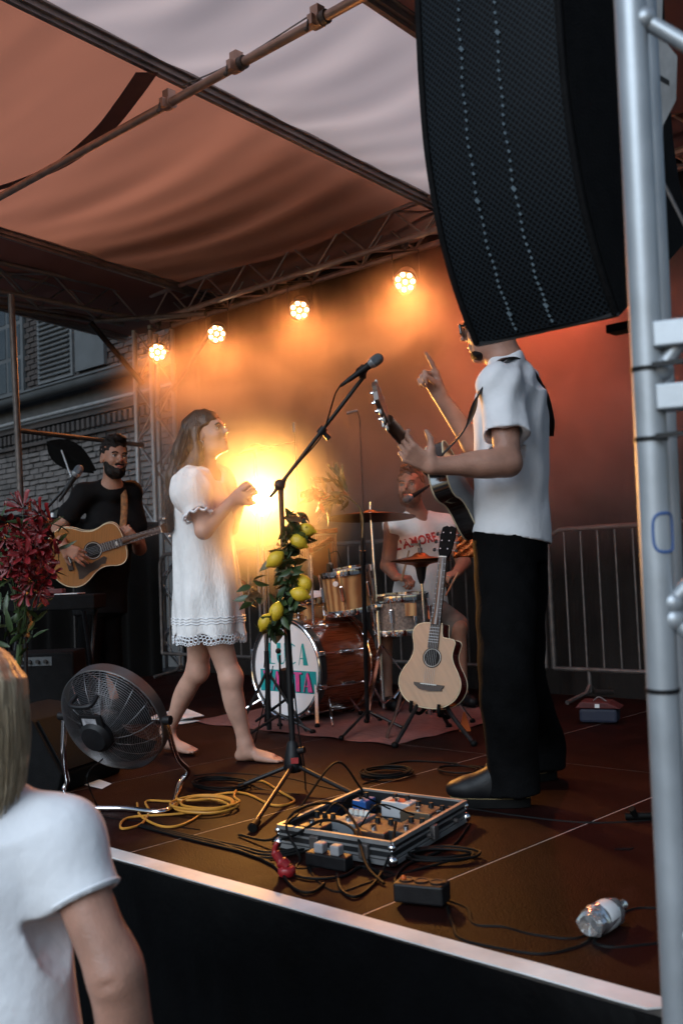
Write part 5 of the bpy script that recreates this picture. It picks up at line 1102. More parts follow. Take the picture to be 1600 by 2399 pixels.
b = MB(); b.lathe(bo, ba, [(0.0345, 0.012), (0.0352, 0.01), (0.0350, -0.035), (0.0343, -0.037)], 22); b.build('label_band', 'white_paint', t)
# tool bag, tape scraps, paper, strap litter
mat('bag_red', (0.07, 0.008, 0.008), 0.7); mat('bag_blue', (0.012, 0.016, 0.035), 0.7); k_ = V((-2.830, 4.995, 0.000)); t = thing('tool_bag', 'red and navy tool bag on the deck before the right barrier', 'bag', k_)
wx, wy = nrm(V(0.85, 0.3, 0)), nrm(V(-0.3, 0.85, 0)); MB().box(k_+V(0, 0, 0.042), (0.20, 0.12, 0.075), (wx, wy, ez)).build('body', 'bag_blue', t, 0, 0.015)
b = MB(); b.prism([(-0.12, 0), (0.12, 0), (0.06, 0.032), (-0.09, 0.036)], k_+V(0, 0, 0.0805)-wy*0.065, wx, (0, 0, 1), -0.15, 0); b.build('flap', 'bag_red', t, 0, 0.006)
MB().box(k_+V(0, 0, 0.096)-wy*0.068, (0.024, 0.004, 0.02), (wx, wy, ez)).build('tag', 'white_paint', t, 0)
b = MB(); b.tube(bez([k_+wx*-0.03+V(0, 0, 0.113), k_+V(0, 0, 0.135), k_+wx*0.04+V(0, 0, 0.111)], 5), 0.005, 6); b.build('grip', 'steel', t)
k_ = V((-1.556, 2.849, 0.000)); b = MB(); b.prism([(-0.03, 0), (-0.01, -0.012), (0, -0.006), (0.012, -0.012), (0.03, 0.004), (0.008, 0.002), (0, 0.01), (-0.01, 0.002)], k_+V(0, 0, 0.0015), (0.73, 0.68, 0), (-0.68, 0.73, 0), 0, 0.002); tag(b.build('tape_scrap', 'black_cloth', None, 0), 'small torn scrap of black tape on the deck', 'tape')
pp = [(-3.924, 2.456, 0.000), (-4.033, 2.579, 0.000), (-3.773, 2.532, 0.000), (-3.718, 2.448, 0.000)]; b = MB(); b.add([V(p)+V(0, 0, 0.003) for p in pp]+[V(p)+V(0, 0, 0.004) for p in pp], [(3, 2, 1, 0), (4, 5, 6, 7), (0, 1, 5, 4), (1, 2, 6, 5), (2, 3, 7, 6), (3, 0, 4, 7)]); tag(b.build('paper_sheet', 'white_paint', None, 0), 'white sheet of paper on the deck under the fan', 'paper')
pp = V((-5.036, 3.854, 0.000)); t = thing('set_list_pile', 'crumpled white papers on the deck behind the fan', 'paper', pp)
for i in range(4): MB().box(pp+V(rg_.uniform(-.1, .12), rg_.uniform(-.05, .1), 0.008+0.012*i), (0.2, 0.14, 0.003), (rvec()*V(1, 1, 0.1), V(0, 0, 1), V(1, 0, 0))).build('sheet', 'white_paint', t, 0) if False else MB().box(pp+V(rg_.uniform(-.1, .12), rg_.uniform(-.05, .1), 0.008+0.012*i), (0.2, 0.14, 0.003), (V(math.cos(i), math.sin(i), 0.04*i), V(-math.sin(i), math.cos(i), 0), V(0, 0, 1))).build('sheet', 'white_paint', t, 0)
# wedge monitor at the left
k_ = V((-3.911, 2.209, 0.000)); wx = nrm(V(0.86, 0.35, 0)); wy = nrm(V(-0.35, 0.86, 0)); t = thing('wedge_monitor', 'black wedge-shaped stage monitor at the left beside the fan', 'loudspeaker', k_)
b = MB(); b.prism([(-0.24, 0.0), (0.14, 0.0), (0.16, 0.08), (0.02, 0.30), (-0.24, 0.33)], k_+wy*0.02, wx, (0, 0, 1), -0.46, 0.0); b.build('cabinet', 'black_cloth', t, 0, 0.01)
b = MB(); s0, s1 = k_+wx*0.163+V(0, 0, 0.085), k_+wx*0.023+V(0, 0, 0.305); b.box((s0+s1)/2+wy*0.25, (0.24, 0.4, 0.006), (s1-s0, wy, np.cross(nrm(s1-s0), wy))); b.build('grille', 'black_cloth', t, 0)
# keyboard and amplifier in the dark at the left
k_ = V((-5.680, 3.406, 0.743)); t = thing('keyboard', 'dark keyboard with a sheet on it beside the lilies', 'keyboard', (k_[0], k_[1], 0)); wx = nrm(V(0.73, 0.68, 0)); wy = nrm(V(-0.68, 0.73, 0))
MB().box(k_, (0.62, 0.32, 0.09), (wx, wy, ez)).build('body', 'black_cloth', t, 0, 0.01)
for s_ in (-1, 1):
    for q in (-1, 1): MB().cyl(k_+wx*0.24*s_+wy*0.15*q-V(0, 0, 0.05), V(k_[0], k_[1], 0.012)+wx*0.24*s_-wy*0.15*q, 0.013, seg=8).build('leg', 'black_metal', t)
MB().box(k_+V(0, 0, 0.052)+wx*0.05, (0.28, 0.2, 0.004), (wx, wy, ez)).build('sheet', 'white_paint', t, 0)
MB().box(k_+V(0, 0, 0.07)-wy*0.02+wx*0.02, (0.14, 0.08, 0.03), (wx, wy, ez)).build('red_case', 'bag_red', t, 0, 0.006)
k_ = V((-5.471, 3.156, 0.285)); k_[2] = 0; t = thing('guitar_amplifier', 'black amplifier box with a dim panel in the dark at the left', 'amplifier', k_)
MB().box(k_+V(0, 0, 0.24), (0.55, 0.28, 0.46), (wx, wy, ez)).build('cabinet', 'black_cloth', t, 0, 0.012)
MB().box(k_+V(0, 0, 0.42)-wy*0.142, (0.3, 0.006, 0.05), (wx, wy, ez)).build('control_panel', 'wall_grey', t, 0)
for i in range(6): MB().cyl(k_+V(0, 0, 0.42)-wy*0.145+wx*(0.045*i-0.11), k_+V(0, 0, 0.42)-wy*0.162+wx*(0.045*i-0.11), 0.011, seg=10).build('knob', 'black_metal', t)
# folded parasol behind the bearded guitarist
k_ = V((-7.491, 4.706, 1.930)); t = thing('folded_parasol', 'dark folded parasol leaning behind the bearded guitarist', 'parasol', k_)
a_, c_ = V((-7.622, 4.574, 2.045)), V((-7.266, 4.791, 1.769)); b = MB(); P = []
for i in range(9):
    s_ = i/8; p = a_+(c_-a_)*s_; w = 0.03+0.17*math.sin(PI*s_**0.8)
    P.append([p+V(0.5, 0.45, 0.75)*w*0.6*q+V(0.68, -0.73, 0)*0.03*math.cos(q*4) for q in (-1, -.6, -.2, .2, .6, 1)])
b.grid(P); b.build('canopy', 'black_drape', t, 180); MB().cyl(V((-7.453, 4.602, 1.956)), V((-7.322, 4.606, 1.720)), 0.007, seg=6).build('pole', 'alu', t)
pz = V((-7.322, 4.606, 1.720)); MB().cyl(pz, V(pz[0], pz[1], 0.0), 0.012, seg=6).build('pole', 'black_metal', t)
# sequinned cloth beside the drummer
mat('copper', (0.55, 0.16, 0.05), 0.22, 0.9, 0.5, 40, 1.0, 60)
k_ = V((-3.298, 4.448, 1.016)); P = []
for i in range(22):
    s_ = i/21; row = []
    for j in range(9):
        u = j/8-0.5; row.append(V((-3.268, 4.468, 1.107))+V(-0.01, 0, -1)*0.19*s_+V(0.73, 0.68, 0)*u*(0.03+0.13*s_)+V(0.68, -0.73, 0)*0.02*math.sin(i*1.3+j*1.7))
    P.append(row)
b = MB(); b.grid(P); o = b.build('sequin_cloth', 'copper', None, 180); sd = o.modifiers.new('thick', 'SOLIDIFY'); sd.thickness = 0.006; tag(o, 'glittering copper cloth hanging between drummer and white T-shirt guitarist', 'cloth')
# drummer microphone on a boom from the right
k_ = V((-3.943, 4.784, 1.279)); t = thing('drummer_microphone', 'dark microphone on a boom at the drummer mouth', 'microphone', k_); mic_parts(t, V((-3.878, 4.907, 1.356)), k_-V((-3.878, 4.907, 1.356)), 0.9); MB().cyl(V((-3.878, 4.907, 1.356)), V((-3.734, 5.168, 1.503)), 0.006, seg=6).build('boom', 'black_metal', t)
e_ = V((-3.734, 5.168, 1.503)); MB().cyl(e_, (e_[0], e_[1], 0.0), 0.009, seg=8).build('pole', 'black_metal', t)

# ================================================================== people: bodies grown from smooth distance fields
class Field:
    def __init__(s, lo, hi, h):
        s.h = h; s.lo = V(lo); n = np.ceil((V(hi)-s.lo)/h).astype(int)+1; s.n = n
        s.ax = [s.lo[i]+h*np.arange(n[i]) for i in range(3)]
        s.d = np.full(tuple(n), 1.0, np.float32)
    def win(s, lo, hi):
        sl = []
        for i in range(3):
            a = max(0, int((lo[i]-s.lo[i])/s.h)-1); b = min(s.n[i], int((hi[i]-s.lo[i])/s.h)+3)
            if b <= a+1: return None
            sl.append(slice(a, b))
        return tuple(sl)
    def pts(s, sl): return [s.ax[i][sl[i]].reshape([-1 if j == i else 1 for j in range(3)]).astype(np.float32) for i in range(3)]
    def mix(s, sl, q, k, op):
        a = s.d[sl]
        if op == 'u':
            h = np.clip(0.5+0.5*(a-q)/k, 0, 1); s.d[sl] = a*(1-h)+q*h-k*h*(1-h)
        else:
            q = -q; h = np.clip(0.5-0.5*(a-q)/k, 0, 1); s.d[sl] = a*(1-h)+q*h+k*h*(1-h)
    def cap(s, a, b, ra, rb=None, k=0.02, op='u', flat=None):
        a, b = V(a), V(b); rb = ra if rb is None else rb; m = max(ra, rb)+k+3*s.h
        sl = s.win(np.minimum(a, b)-m, np.maximum(a, b)+m)
        if sl is None: return
        X, Y, Z = s.pts(sl); d = b-a; L2 = float(d@d)+1e-9
        px, py, pz = X-a[0], Y-a[1], Z-a[2]
        t = np.clip((px*d[0]+py*d[1]+pz*d[2])/L2, 0, 1)
        q = np.sqrt((px-t*d[0])**2+(py-t*d[1])**2+(pz-t*d[2])**2)-(ra+(rb-ra)*t)
        s.mix(sl, q, k, op)
    def ell(s, c, r, A=None, k=0.02, op='u'):
        c, r = V(c), V(r); A = np.eye(3) if A is None else np.array([nrm(v) for v in A]); m = max(r)+k+3*s.h
        sl = s.win(c-m, c+m)
        if sl is None: return
        X, Y, Z = s.pts(sl); p = (X-c[0], Y-c[1], Z-c[2])
        l = [(p[0]*A[i][0]+p[1]*A[i][1]+p[2]*A[i][2]) for i in range(3)]
        k0 = np.sqrt(sum((l[i]/r[i])**2 for i in range(3)))+1e-6; k1 = np.sqrt(sum((l[i]/r[i]**2)**2 for i in range(3)))+1e-6
        s.mix(sl, k0*(k0-1)/k1, k, op)
    def loft(s, secs, A, k=0.03, op='u', n=4):
        """secs: (centre, radius along A[0], radius along A[1]) stacked along A[2]"""
        C = bez([V(c) for c, _, _ in secs], n); R = bez([(a, b, 0) for _, a, b in secs], n); A = [nrm(a) for a in A]
        t = np.array([c@A[2] for c in C]); o = np.argsort(t); t = t[o]; cu = np.array([c@A[0] for c in C])[o]; cv = np.array([c@A[1] for c in C])[o]; ru = np.array([r[0] for r in R])[o]; rv = np.array([r[1] for r in R])[o]
        P = np.array(C); m = max(ru.max(), rv.max())+k+3*s.h; sl = s.win(P.min(0)-m, P.max(0)+m)
        if sl is None: return
        X, Y, Z = s.pts(sl); l = [X*a[0]+Y*a[1]+Z*a[2] for a in A]; T = np.clip(l[2], t[0], t[-1])
        U, W = np.interp(T, t, ru), np.interp(T, t, rv); a_, b_ = (l[0]-np.interp(T, t, cu)), (l[1]-np.interp(T, t, cv))
        k0 = np.sqrt((a_/U)**2+(b_/W)**2)+1e-6; k1 = np.sqrt((a_/U**2)**2+(b_/W**2)**2)+1e-6
        q = np.maximum(k0*(k0-1)/k1, np.maximum(l[2]-t[-1], t[0]-l[2])); s.mix(sl, q.astype(np.float32), k, op)
    def chain(s, P, R, k=0.02):
        for i in range(len(P)-1): s.cap(P[i], P[i+1], R[i], R[i+1], k)
    def plane(s, p, n, k=0.004):
        """keep the side the normal points away from"""
        n = nrm(n); X, Y, Z = s.pts((slice(None),)*3); q = (X-p[0])*n[0]+(Y-p[1])*n[1]+(Z-p[2])*n[2]
        s.d = np.maximum(s.d, q)
    def fold(s, f):
        X, Y, Z = s.pts((slice(None),)*3); s.d = s.d + f(X, Y, Z).astype(np.float32)
    def mesh(s, smooth=2):
        d = s.d; n = d.shape; sg = d < 0; c = [(i, j, k) for i in (0, 1) for j in (0, 1) for k in (0, 1)]
        cut = lambda A, o: A[o[0]:n[0]-1+o[0], o[1]:n[1]-1+o[1], o[2]:n[2]-1+o[2]]
        cnt = sum(cut(sg, o).astype(np.int8) for o in c); act = (cnt > 0) & (cnt < 8)
        idx = np.full(act.shape, -1, np.int64); I = np.argwhere(act); idx[act] = np.arange(len(I))
        val = [cut(d, o)[act] for o in c]; acc = np.zeros((len(I), 3)); w = np.zeros(len(I))
        for a in range(8):
            for b in range(a+1, 8):
                oa, ob = V(c[a]), V(c[b])
                if abs(oa-ob).sum() != 1: continue
                m = (val[a] < 0) != (val[b] < 0); t = val[a][m]/(val[a][m]-val[b][m])
                acc[m] += oa+(ob-oa)*t[:, None]; w[m] += 1
        P = s.lo + s.h*(I+acc/np.maximum(w, 1)[:, None]); F = []
        for ax_ in range(3):
            e = [0, 0, 0]; e[ax_] = 1; u, v = [(1, 2), (2, 0), (0, 1)][ax_]
            A = sg[:n[0]-e[0], :n[1]-e[1], :n[2]-e[2]]; B = sg[e[0]:, e[1]:, e[2]:]; E = np.argwhere(A != B)
            ok = (E[:, u] > 0) & (E[:, v] > 0) & (E[:, u] < n[u]-1) & (E[:, v] < n[v]-1); E = E[ok]
            du, dv = np.zeros(3, int), np.zeros(3, int); du[u] = 1; dv[v] = 1
            q = [idx[tuple((E-o).T)] for o in (du+dv, dv, 0*du, du)]
            fl = A[tuple(E.T)]; Q = np.stack(q, 1); Q[~fl] = Q[~fl][:, ::-1]; F.append(Q)
        F = np.concatenate(F); F = F[(F >= 0).all(1)]
        ed = np.concatenate([F[:, [i, (i+1) % 4]] for i in range(4)])
        for _ in range(smooth):
            sm_, ct_ = np.zeros_like(P), np.zeros(len(P))
            for i in range(3): sm_[:, i] = np.bincount(ed[:, 0], P[ed[:, 1], i], len(P))+np.bincount(ed[:, 1], P[ed[:, 0], i], len(P))
            ct_ = np.bincount(ed[:, 0], minlength=len(P))+np.bincount(ed[:, 1], minlength=len(P)); P = P*0.5+0.5*sm_/np.maximum(ct_, 1)[:, None]
        return P, F
def field_obj(name, fld, m, parent, smooth=2):
    P, F = fld.mesh(smooth); me = bpy.data.meshes.new(name); o_ = org(parent)
    me.vertices.add(len(P)); me.vertices.foreach_set('co', (P-o_).astype(np.float32).ravel())
    me.loops.add(F.size); me.loops.foreach_set('vertex_index', F.ravel().astype(np.int32))
    me.polygons.add(len(F)); me.polygons.foreach_set('loop_start', np.arange(0, F.size, 4, dtype=np.int32)); me.polygons.foreach_set('loop_total', np.full(len(F), 4, np.int32))
    me.update(calc_edges=True); me.validate(); me.polygons.foreach_set('use_smooth', np.ones(len(me.polygons), bool)); me.update()
    me.materials.append(MATS[m]); ob = bpy.data.objects.new(name, me); COL.objects.link(ob); ob.parent = parent; return ob

mat('skin', (0.37, 0.195, 0.140), 0.5, 0.0, 0.20, 14, 0.20, 180, spec=0.4, sss=0.12)
mat('skin_fair', (0.47, 0.265, 0.195), 0.5, 0.0, 0.16, 14, 0.20, 180, spec=0.4, sss=0.12)
mat('skin_tan', (0.30, 0.150, 0.100), 0.5, 0.0, 0.20, 14, 0.20, 180, spec=0.4, sss=0.12)
mat('lip', (0.34, 0.10, 0.085), 0.4, 0.0, 0.1, 20); mat('eye_white', (0.36, 0.32, 0.29), 0.25); mat('iris', (0.02, 0.013, 0.01), 0.2)
mat('hair_brown', (0.030, 0.015, 0.008), 0.40, 0.0, 0.5, 12, 0.5, 24, stretch=(8, 8, 0.5), col2=(0.085, 0.040, 0.018))
mat('hair_dark', (0.008, 0.005, 0.004), 0.6, 0.0, 0.5, 40, 0.5, 150, spec=0.2); mat('hair_auburn', (0.075, 0.030, 0.013), 0.5, 0.0, 0.4, 40, 0.5, 150)
mat('hair_blond', (0.24, 0.165, 0.095), 0.4, 0.0, 0.4, 15, 0.5, 26, stretch=(10, 10, 0.4), col2=(0.60, 0.48, 0.33))
def hframe(hf, hu): hf = nrm(hf); hl = nrm(np.cross(hu, hf)); return hf, hl, np.cross(hf, hl)
def head(f, c, A, s=1.0, fem=False, k=0.014):
    """c = centre of the head, A = (forward, left, up)"""
    L = lambda x, y, z: V(c)+s*(x*A[0]+y*A[1]+z*A[2]); E = lambda p, r, kk=k, op='u': f.ell(L(*p), V(r)*s, A, kk, op)
    E((-.012, 0, .035), (.100, .077, .088)); E((.022, 0, -.02), (.072, .064, .092), .03); jw = .046 if fem else .052
    E((.030, 0, -.078), (.052, jw, .038), .03); f.cap(L(.076, 0, -.100), L(.070, 0, -.092), .018*s, .02*s, .02)
    for y in (-1, 1):
        E((.058, y*.040, -.022), (.030, .022, .026), .02); E((.095, y*.033, .010), (.016, .017, .011), .012, 's')
        E((-.014, y*.077, -.008), (.026, .008, .033), .008); E((-.010, y*.086, -.006), (.014, .006, .018), .006, 's')
    f.cap(L(.083, -.030, .030), L(.083, .030, .030), .010*s, None, .016)
    f.cap(L(.090, 0, .018), L(.115, 0, -.016), .0072*s, .0105*s, .009); f.cap(L(.096, -.012, -.026), L(.096, .012, -.026), .0085*s, None, .008)
    f.cap(L(.090, -.017, -.055), L(.090, .017, -.055), .0075*s, None, .008); f.cap(L(.087, -.015, -.069), L(.087, .015, -.069), .0080*s, None, .008)
    return L
def face_bits(t, c, A, s=1.0, brow='hair_dark', open_=0.0):
    L = lambda x, y, z: V(c)+s*(x*A[0]+y*A[1]+z*A[2])
    for y in (-1, 1):
        MB().ball(L(.0765, y*.033, .009), 0.0120*s, 12, 8).build('eye', 'eye_white', t); MB().ball(L(.0845, y*.0335, .0095), 0.0056*s, 10, 6).build('iris', 'iris', t)
        b = MB(); b.tube(bez([L(.094, y*.014, .027), L(.094, y*.032, .034), L(.080, y*.052, .027)], 4), [.004*s]*4+[.0046*s]*4+[.0022*s], 6); b.build('eyebrow', brow, t)
        b = MB(); b.tube(bez([L(.090, y*.020, .014), L(.0925, y*.034, .0185), L(.084, y*.048, .012)], 4), .0016*s, 5); b.build('eyelash', 'iris', t)
    b = MB(); b.tube(bez([L(.089, -.022, -.058), L(.0975, -.006, -.0545), L(.0975, .006, -.0545), L(.089, .022, -.058)], 4), [.0025*s]+[.0048*s]*11+[.0025*s], 6); b.tube(bez([L(.086, -.020, -.061), L(.094, 0, -.070), L(.086, .020, -.061)], 5), [.0025*s]+[.0055*s]*9+[.0025*s], 6); b.build('lips', 'lip', t)
    if open_: MB().ball(L(.086, 0, -.061), (.012*s, .014*s, .006*s), 10, 6, A).build('mouth', 'iris', t)
def hand(f, w, d_, pn, side, curl=(30, 30, 30, 30), th=(20, 20), s=1.0, spread=4, thumb_dir=None, k=0.006):
    """w wrist, d_ along the palm, pn palm normal (fingers bend to it), side = +1 if the thumb lies along d_ x pn"""
    w, d_ = V(w), nrm(d_); pn = nrm(V(pn)-d_*(V(pn)@d_)); sd = np.cross(d_, pn)*side; tips = []
    lens = [(.040, .024, .019), (.045, .028, .020), (.041, .026, .020), (.032, .019, .017)]
    for i in range(4):
        o = (1.5-i)*.0195*s; kn = w+d_*(.088-.004*abs(i-1.2))*s+sd*o; f.cap(w+sd*o*.55+d_*.012*s, kn, .0135*s, .0105*s, .012)
        a = 0.0; p = kn; sp = math.radians(spread)*(1.5-i); base = d_*math.cos(sp)+sd*math.sin(sp); r = .0092 if i < 3 else .0080
        for j, l in enumerate(lens[i]):
            a += math.radians(curl[i])*(1.0, 1.1, .75)[j]; q = p+(base*math.cos(a)+pn*math.sin(a))*l*s; f.cap(p, q, (r-.0008*j)*s, (r-.0008*(j+1))*s, k if j else .008); p = q
        tips.append(p)
    t0 = w+d_*.022*s+sd*.022*s; td = nrm(thumb_dir) if thumb_dir is not None else nrm(d_*.62+sd*.75+pn*.35); f.cap(w+d_*.012*s+sd*.012*s, t0+td*.028*s, .0165*s, .013*s, .014)
    p = t0+td*.026*s; q = p+nrm(td+pn*math.sin(math.radians(th[0]))+d_*.3)*.034*s; f.cap(p, q, .0115*s, .0098*s, .008); r2 = q+nrm(td*.5+d_*.7+pn*math.sin(math.radians(th[1])))*.028*s; f.cap(q, r2, .0098*s, .0078*s, .006)
    return tips
def leg(f, hip, kn, an, m=1.0, k=0.03):
    hip, kn, an = V(hip), V(kn), V(an); f.cap(hip, kn, .088*m, .056*m, k); f.cap(kn, an, .054*m, .037*m, k)
def calf(f, kn, an, back, m=1.0):
    p = V(kn)+(V(an)-V(kn))*.32+nrm(back)*.018*m; ax_ = nrm(V(an)-V(kn)); x, y, z = frame(ax_); f.ell(p, (.047*m, .047*m, .13*m), (x, y, z), .03)
def bare_foot(f, heel, toe, an, s=1.0):
    heel, toe, an = V(heel), V(toe), V(an); d_ = nrm((toe-heel)*V(1, 1, 0)); sd = V(-d_[1], d_[0], 0)
    f.cap(heel+V(0, 0, .026*s), heel+d_*.02*s+V(0, 0, .03*s), .026*s, None, .02); f.cap(an, heel+d_*.035*s+V(0, 0, .045*s), .035*s, .034*s, .03)
    f.cap(heel+d_*.05*s+V(0, 0, .038*s), heel+d_*.165*s+V(0, 0, .021*s), .030*s, .020*s, .02)
    for i in range(5):
        o = sd*(i-2)*.0165*s; f.cap(heel+d_*.10*s+o*.7+V(0, 0, .022*s), heel+d_*(.175-.006*abs(i-1.3))*s+o+V(0, 0, .014*s), .016*s, .0125*s, .015)
        f.cap(heel+d_*.175*s+o+V(0, 0, .013*s), heel+d_*(.222-.011*abs(i-1.2))*s+o*1.08+V(0, 0, .010*s), .0105*s, .0088*s, .006)
def torso_frame(J): 
    lat = nrm(V(J['shL'])-V(J['shR'])); up = nrm(V(J['neck'])-V(J['pelvis'])); fw = nrm(np.cross(lat, up)); return fw, lat, np.cross(fw, lat)
def torso(f, J, m=1.0, fem=False, pad=0.0):
    A = torso_frame(J); ch, be, pe = V(J['chest']), V(J['belly']), V(J['pelvis']); w = .93 if fem else 1.0
    f.ell(ch, V(.108, .150*w, .150)*m+pad, A, .05); f.ell(be, V(.098, .132*w, .135)*m+pad, A, .05); f.ell(pe, V(.108, .158, .115)*m+pad, A, .05)
    f.cap(J['shR'], J['shL'], .056*m+pad, None, .05); f.cap(V(J['neck'])-A[2]*.05, V(J['neck'])+A[2]*.0, .075*m+pad*.5, .055*m+pad*.5, .06)
    for sd in ('shL', 'shR'): f.cap(V(J['neck'])-A[2]*.02, J[sd], .045*m+pad*.5, .052*m+pad, .04)
    if fem:
        for y in (-1, 1): f.ell(ch+A[0]*.085+A[1]*.07*y-A[2]*.03, V(.05, .06, .06)+pad, A, .04)
    return A
def bounds(pts, m): P = np.array([V(p) for p in pts]); return P.min(0)-m, P.max(0)+m
def noise_fold(amp, fr, ph, dirs):
    def f(X, Y, Z):
        r = 0
        for (a, b, c_), p, g in zip(dirs, ph, fr): r = r + np.sin((a*X+b*Y+c_*Z)*g+p+1.3*np.sin((b*X+c_*Y+a*Z)*g*.43+p*2))
        return amp*r
    return f
def strands(name, m, roots, flow, parent, r=0.0022, seg=4):
    b = MB()
    for p in roots:
        q = flow(V(p)); b.tube(bez(q, 4), [r*(1-0.7*i/(4*(len(q)-1))) for i in range(4*(len(q)-1)+1)], seg)
    o = b.build(name, m, parent, 180); o['kind'] = 'stuff'; return o
RI, FW_ = V(0.730, 0.683, 0), V(-0.683, 0.730, 0); TC = -FW_           # across the view, into it, and back to the camera
UP = V(0, 0, 1)

# ------------------------------------------------------------------ singer
J = dict(head=(-3.752, 3.104, 1.540), neck=(-3.778, 3.092, 1.380), chest=(-3.797, 3.088, 1.204), belly=(-3.803, 3.099, 0.992), pelvis=(-3.811, 3.108, 0.779), shR=(-3.700, 2.951, 1.307), shL=(-3.846, 3.224, 1.346),
  elR=(-3.593, 2.932, 1.075), wrR=(-3.550, 3.072, 1.212), elL=(-3.795, 3.262, 1.103), wrL=(-3.611, 3.178, 1.233), hipR=(-3.784, 3.095, 0.739), hipL=(-3.887, 3.163, 0.736))
hR, tR = V((-3.697, 3.190, 0.000)), V((-3.488, 3.280, 0.000)); hL, tL = V((-4.322, 3.229, 0.000)), V((-4.021, 3.161, 0.000))
aR = hR+nrm(tR-hR)*.03+V(0, 0, .075); aL = V((-4.200, 3.152, 0.107)); hL = aL-V(0, 0, aL[2])+V(0.0, 0, 0.012)
J.update(knR=(-3.698, 3.148, 0.392), knL=(-3.960, 3.161, 0.412), anR=aR, anL=aL)
root = thing('person', 'barefoot singer in a white lace dress with long brown hair, facing right', 'person', (aR[0]-0.3, aR[1]+0.05, 0))
lo, hi = bounds(list(J.values())+[hR, tR, hL, tL], .17); f = Field(lo, hi, .0058)
A = torso(f, J, .86, True)
hf = nrm(.93*RI+.36*TC+.22*UP); HA = hframe(hf, nrm(UP-.22*RI)); hc = V(J['head'])
head(f, hc, HA, .90, True); f.cap(V(J['neck'])-UP*.02, hc-HA[2]*.055-HA[0]*.022, .050, .044, .03)
for s_ in 'RL': f.cap(J['sh'+s_], J['el'+s_], .047, .036, .03); f.cap(J['el'+s_], J['wr'+s_], .039, .025, .02)
tw_ = nrm(V(J['wrR'])-V(J['elR'])); hand(f, J['wrR'], nrm(tw_+.3*RI), nrm(FW_), -1, (35, 40, 45, 50)); hand(f, J['wrL'], nrm(V(J['wrL'])-V(J['elL'])+.1*RI), nrm(TC), 1, (35, 40, 45, 50))
for s_ in 'RL':
    leg(f, J['hip'+s_], J['kn'+s_], J['an'+s_], .88); calf(f, J['kn'+s_], J['an'+s_], -RI, .86)
    f.ell(V(J['kn'+s_])+RI*.010, (.045, .045, .055), None, .03)
bare_foot(f, hR, tR, aR, 1.0); bare_foot(f, hL, tL, aL, .95)
field_obj('body', f, 'skin_fair', root); face_bits(root, hc, HA, .90, 'hair_brown', .5)
# dress: loose shift with puff sleeves and a lace hem
mat('dress', (0.72, 0.70, 0.69), 0.9, 0.0, 0.05, 40, 0.5, 90, spec=0.15, sheen=0.2, stretch=(1, 1, 0.35))
hem0, hem1 = V((-3.927, 3.013, 0.589)), V((-3.690, 3.235, 0.596)); hc_ = (hem0+hem1)/2
g = Field(lo, hi, .0055); torso(g, J, .88, True, .012)
AD = (A[0], A[1], UP)
g.loft([((-3.794, 3.081, 1.336), .085, .12), ((-3.799, 3.085, 1.215), .118, .140), ((-3.800, 3.095, 1.073), .137, .148), ((-3.801, 3.106, 0.931), .150, .156), ((-3.796, 3.108, 0.769), .158, .164), ((-3.792, 3.109, 0.628), .164, .172), ((-3.793, 3.113, 0.567), .167, .174)], (nrm(A[0]*V(1, 1, 0)), nrm(A[1]*V(1, 1, 0)), UP), .05)
sl = V(J['shR'])-UP*.065-FW_*.05+RI*-.012
for s_, c_ in (('R', V((-3.654, 2.916, 1.259))), ('L', V(J['shL'])-UP*.05+FW_*.03)):
    g.ell(c_, (.098, .092, .105), (RI, FW_, UP), .03); e_ = V(J['el'+s_]); dd = nrm(e_-V(J['sh'+s_])); g.cap(c_+dd*.03, c_+dd*.10, .085, .060, .02)
    g.cap(c_+dd*.115, c_+dd*.17, .05, .05, .008, 's')
g.plane(hc_, -UP+.0*RI); g.plane(hc_-UP*.0, nrm(-UP-RI*.03))
nk = V(J['neck'])+A[0]*.055+UP*.0; g.ell(nk, (.075, .085, .07), A, .02, 's')
fw2, lt2, up2 = A
def dfold(X, Y, Z):
    u = X*fw2[0]+Y*fw2[1]; v = X*lt2[0]+Y*lt2[1]; low = np.clip((1.25-Z)/.7, 0, 1)
    ang = np.arctan2(v-float(hc_@lt2), u-float(hc_@fw2)); r = .009*low*np.sin(ang*9+2.2*np.sin(Z*5)+1)+.005*low*np.sin(ang*17+Z*9)
    hi_ = np.clip((Z-1.22)/.1, 0, 1); return r+hi_*.0035*(np.sin(u*95+8*Z)+np.sin(v*88+30*Z))
g.fold(dfold); dr = field_obj('dress', g, 'dress', root, 2)
# lace band: two rows of small rings round the hem, and an embroidered band higher up
lc_ = MB()
BV = None
from mathutils.bvhtree import BVHTree
def surf(o): 
    me = o.data; return BVHTree.FromPolygons([v.co+Vector(org(o.parent)) for v in me.vertices], [p.vertices for p in me.polygons])
bv = surf(dr)
def on_dress(a, z, out=0.0):
    d_ = A[0]*math.cos(a)+A[1]*math.sin(a); d_ = nrm(d_*V(1, 1, 0)); o_ = V(hc_[0], hc_[1], z)+d_*.5
    h = bv.ray_cast(Vector(o_), Vector(-d_)); 
    return (V(tuple(h[0]))+d_*out, d_) if h[0] is not None else (V(hc_[0], hc_[1], z)+d_*.17, d_)
for row, (zz, rr_, n_) in enumerate(((-.004, .0085, 66), (-.018, .0095, 60), (-.031, .0060, 80))):
    for i in range(n_):
        a = 2*PI*i/n_+row*.05; p, d_ = on_dress(a, hc_[2]+.012); p = p+UP*(zz-.010+.004*math.sin(a*12)); lc_.torus(p, d_, rr_, .0022, 9, 4)
o = lc_.build('lace_hem', 'white_cloth', root, 180); o['kind'] = 'stuff'
em = MB()
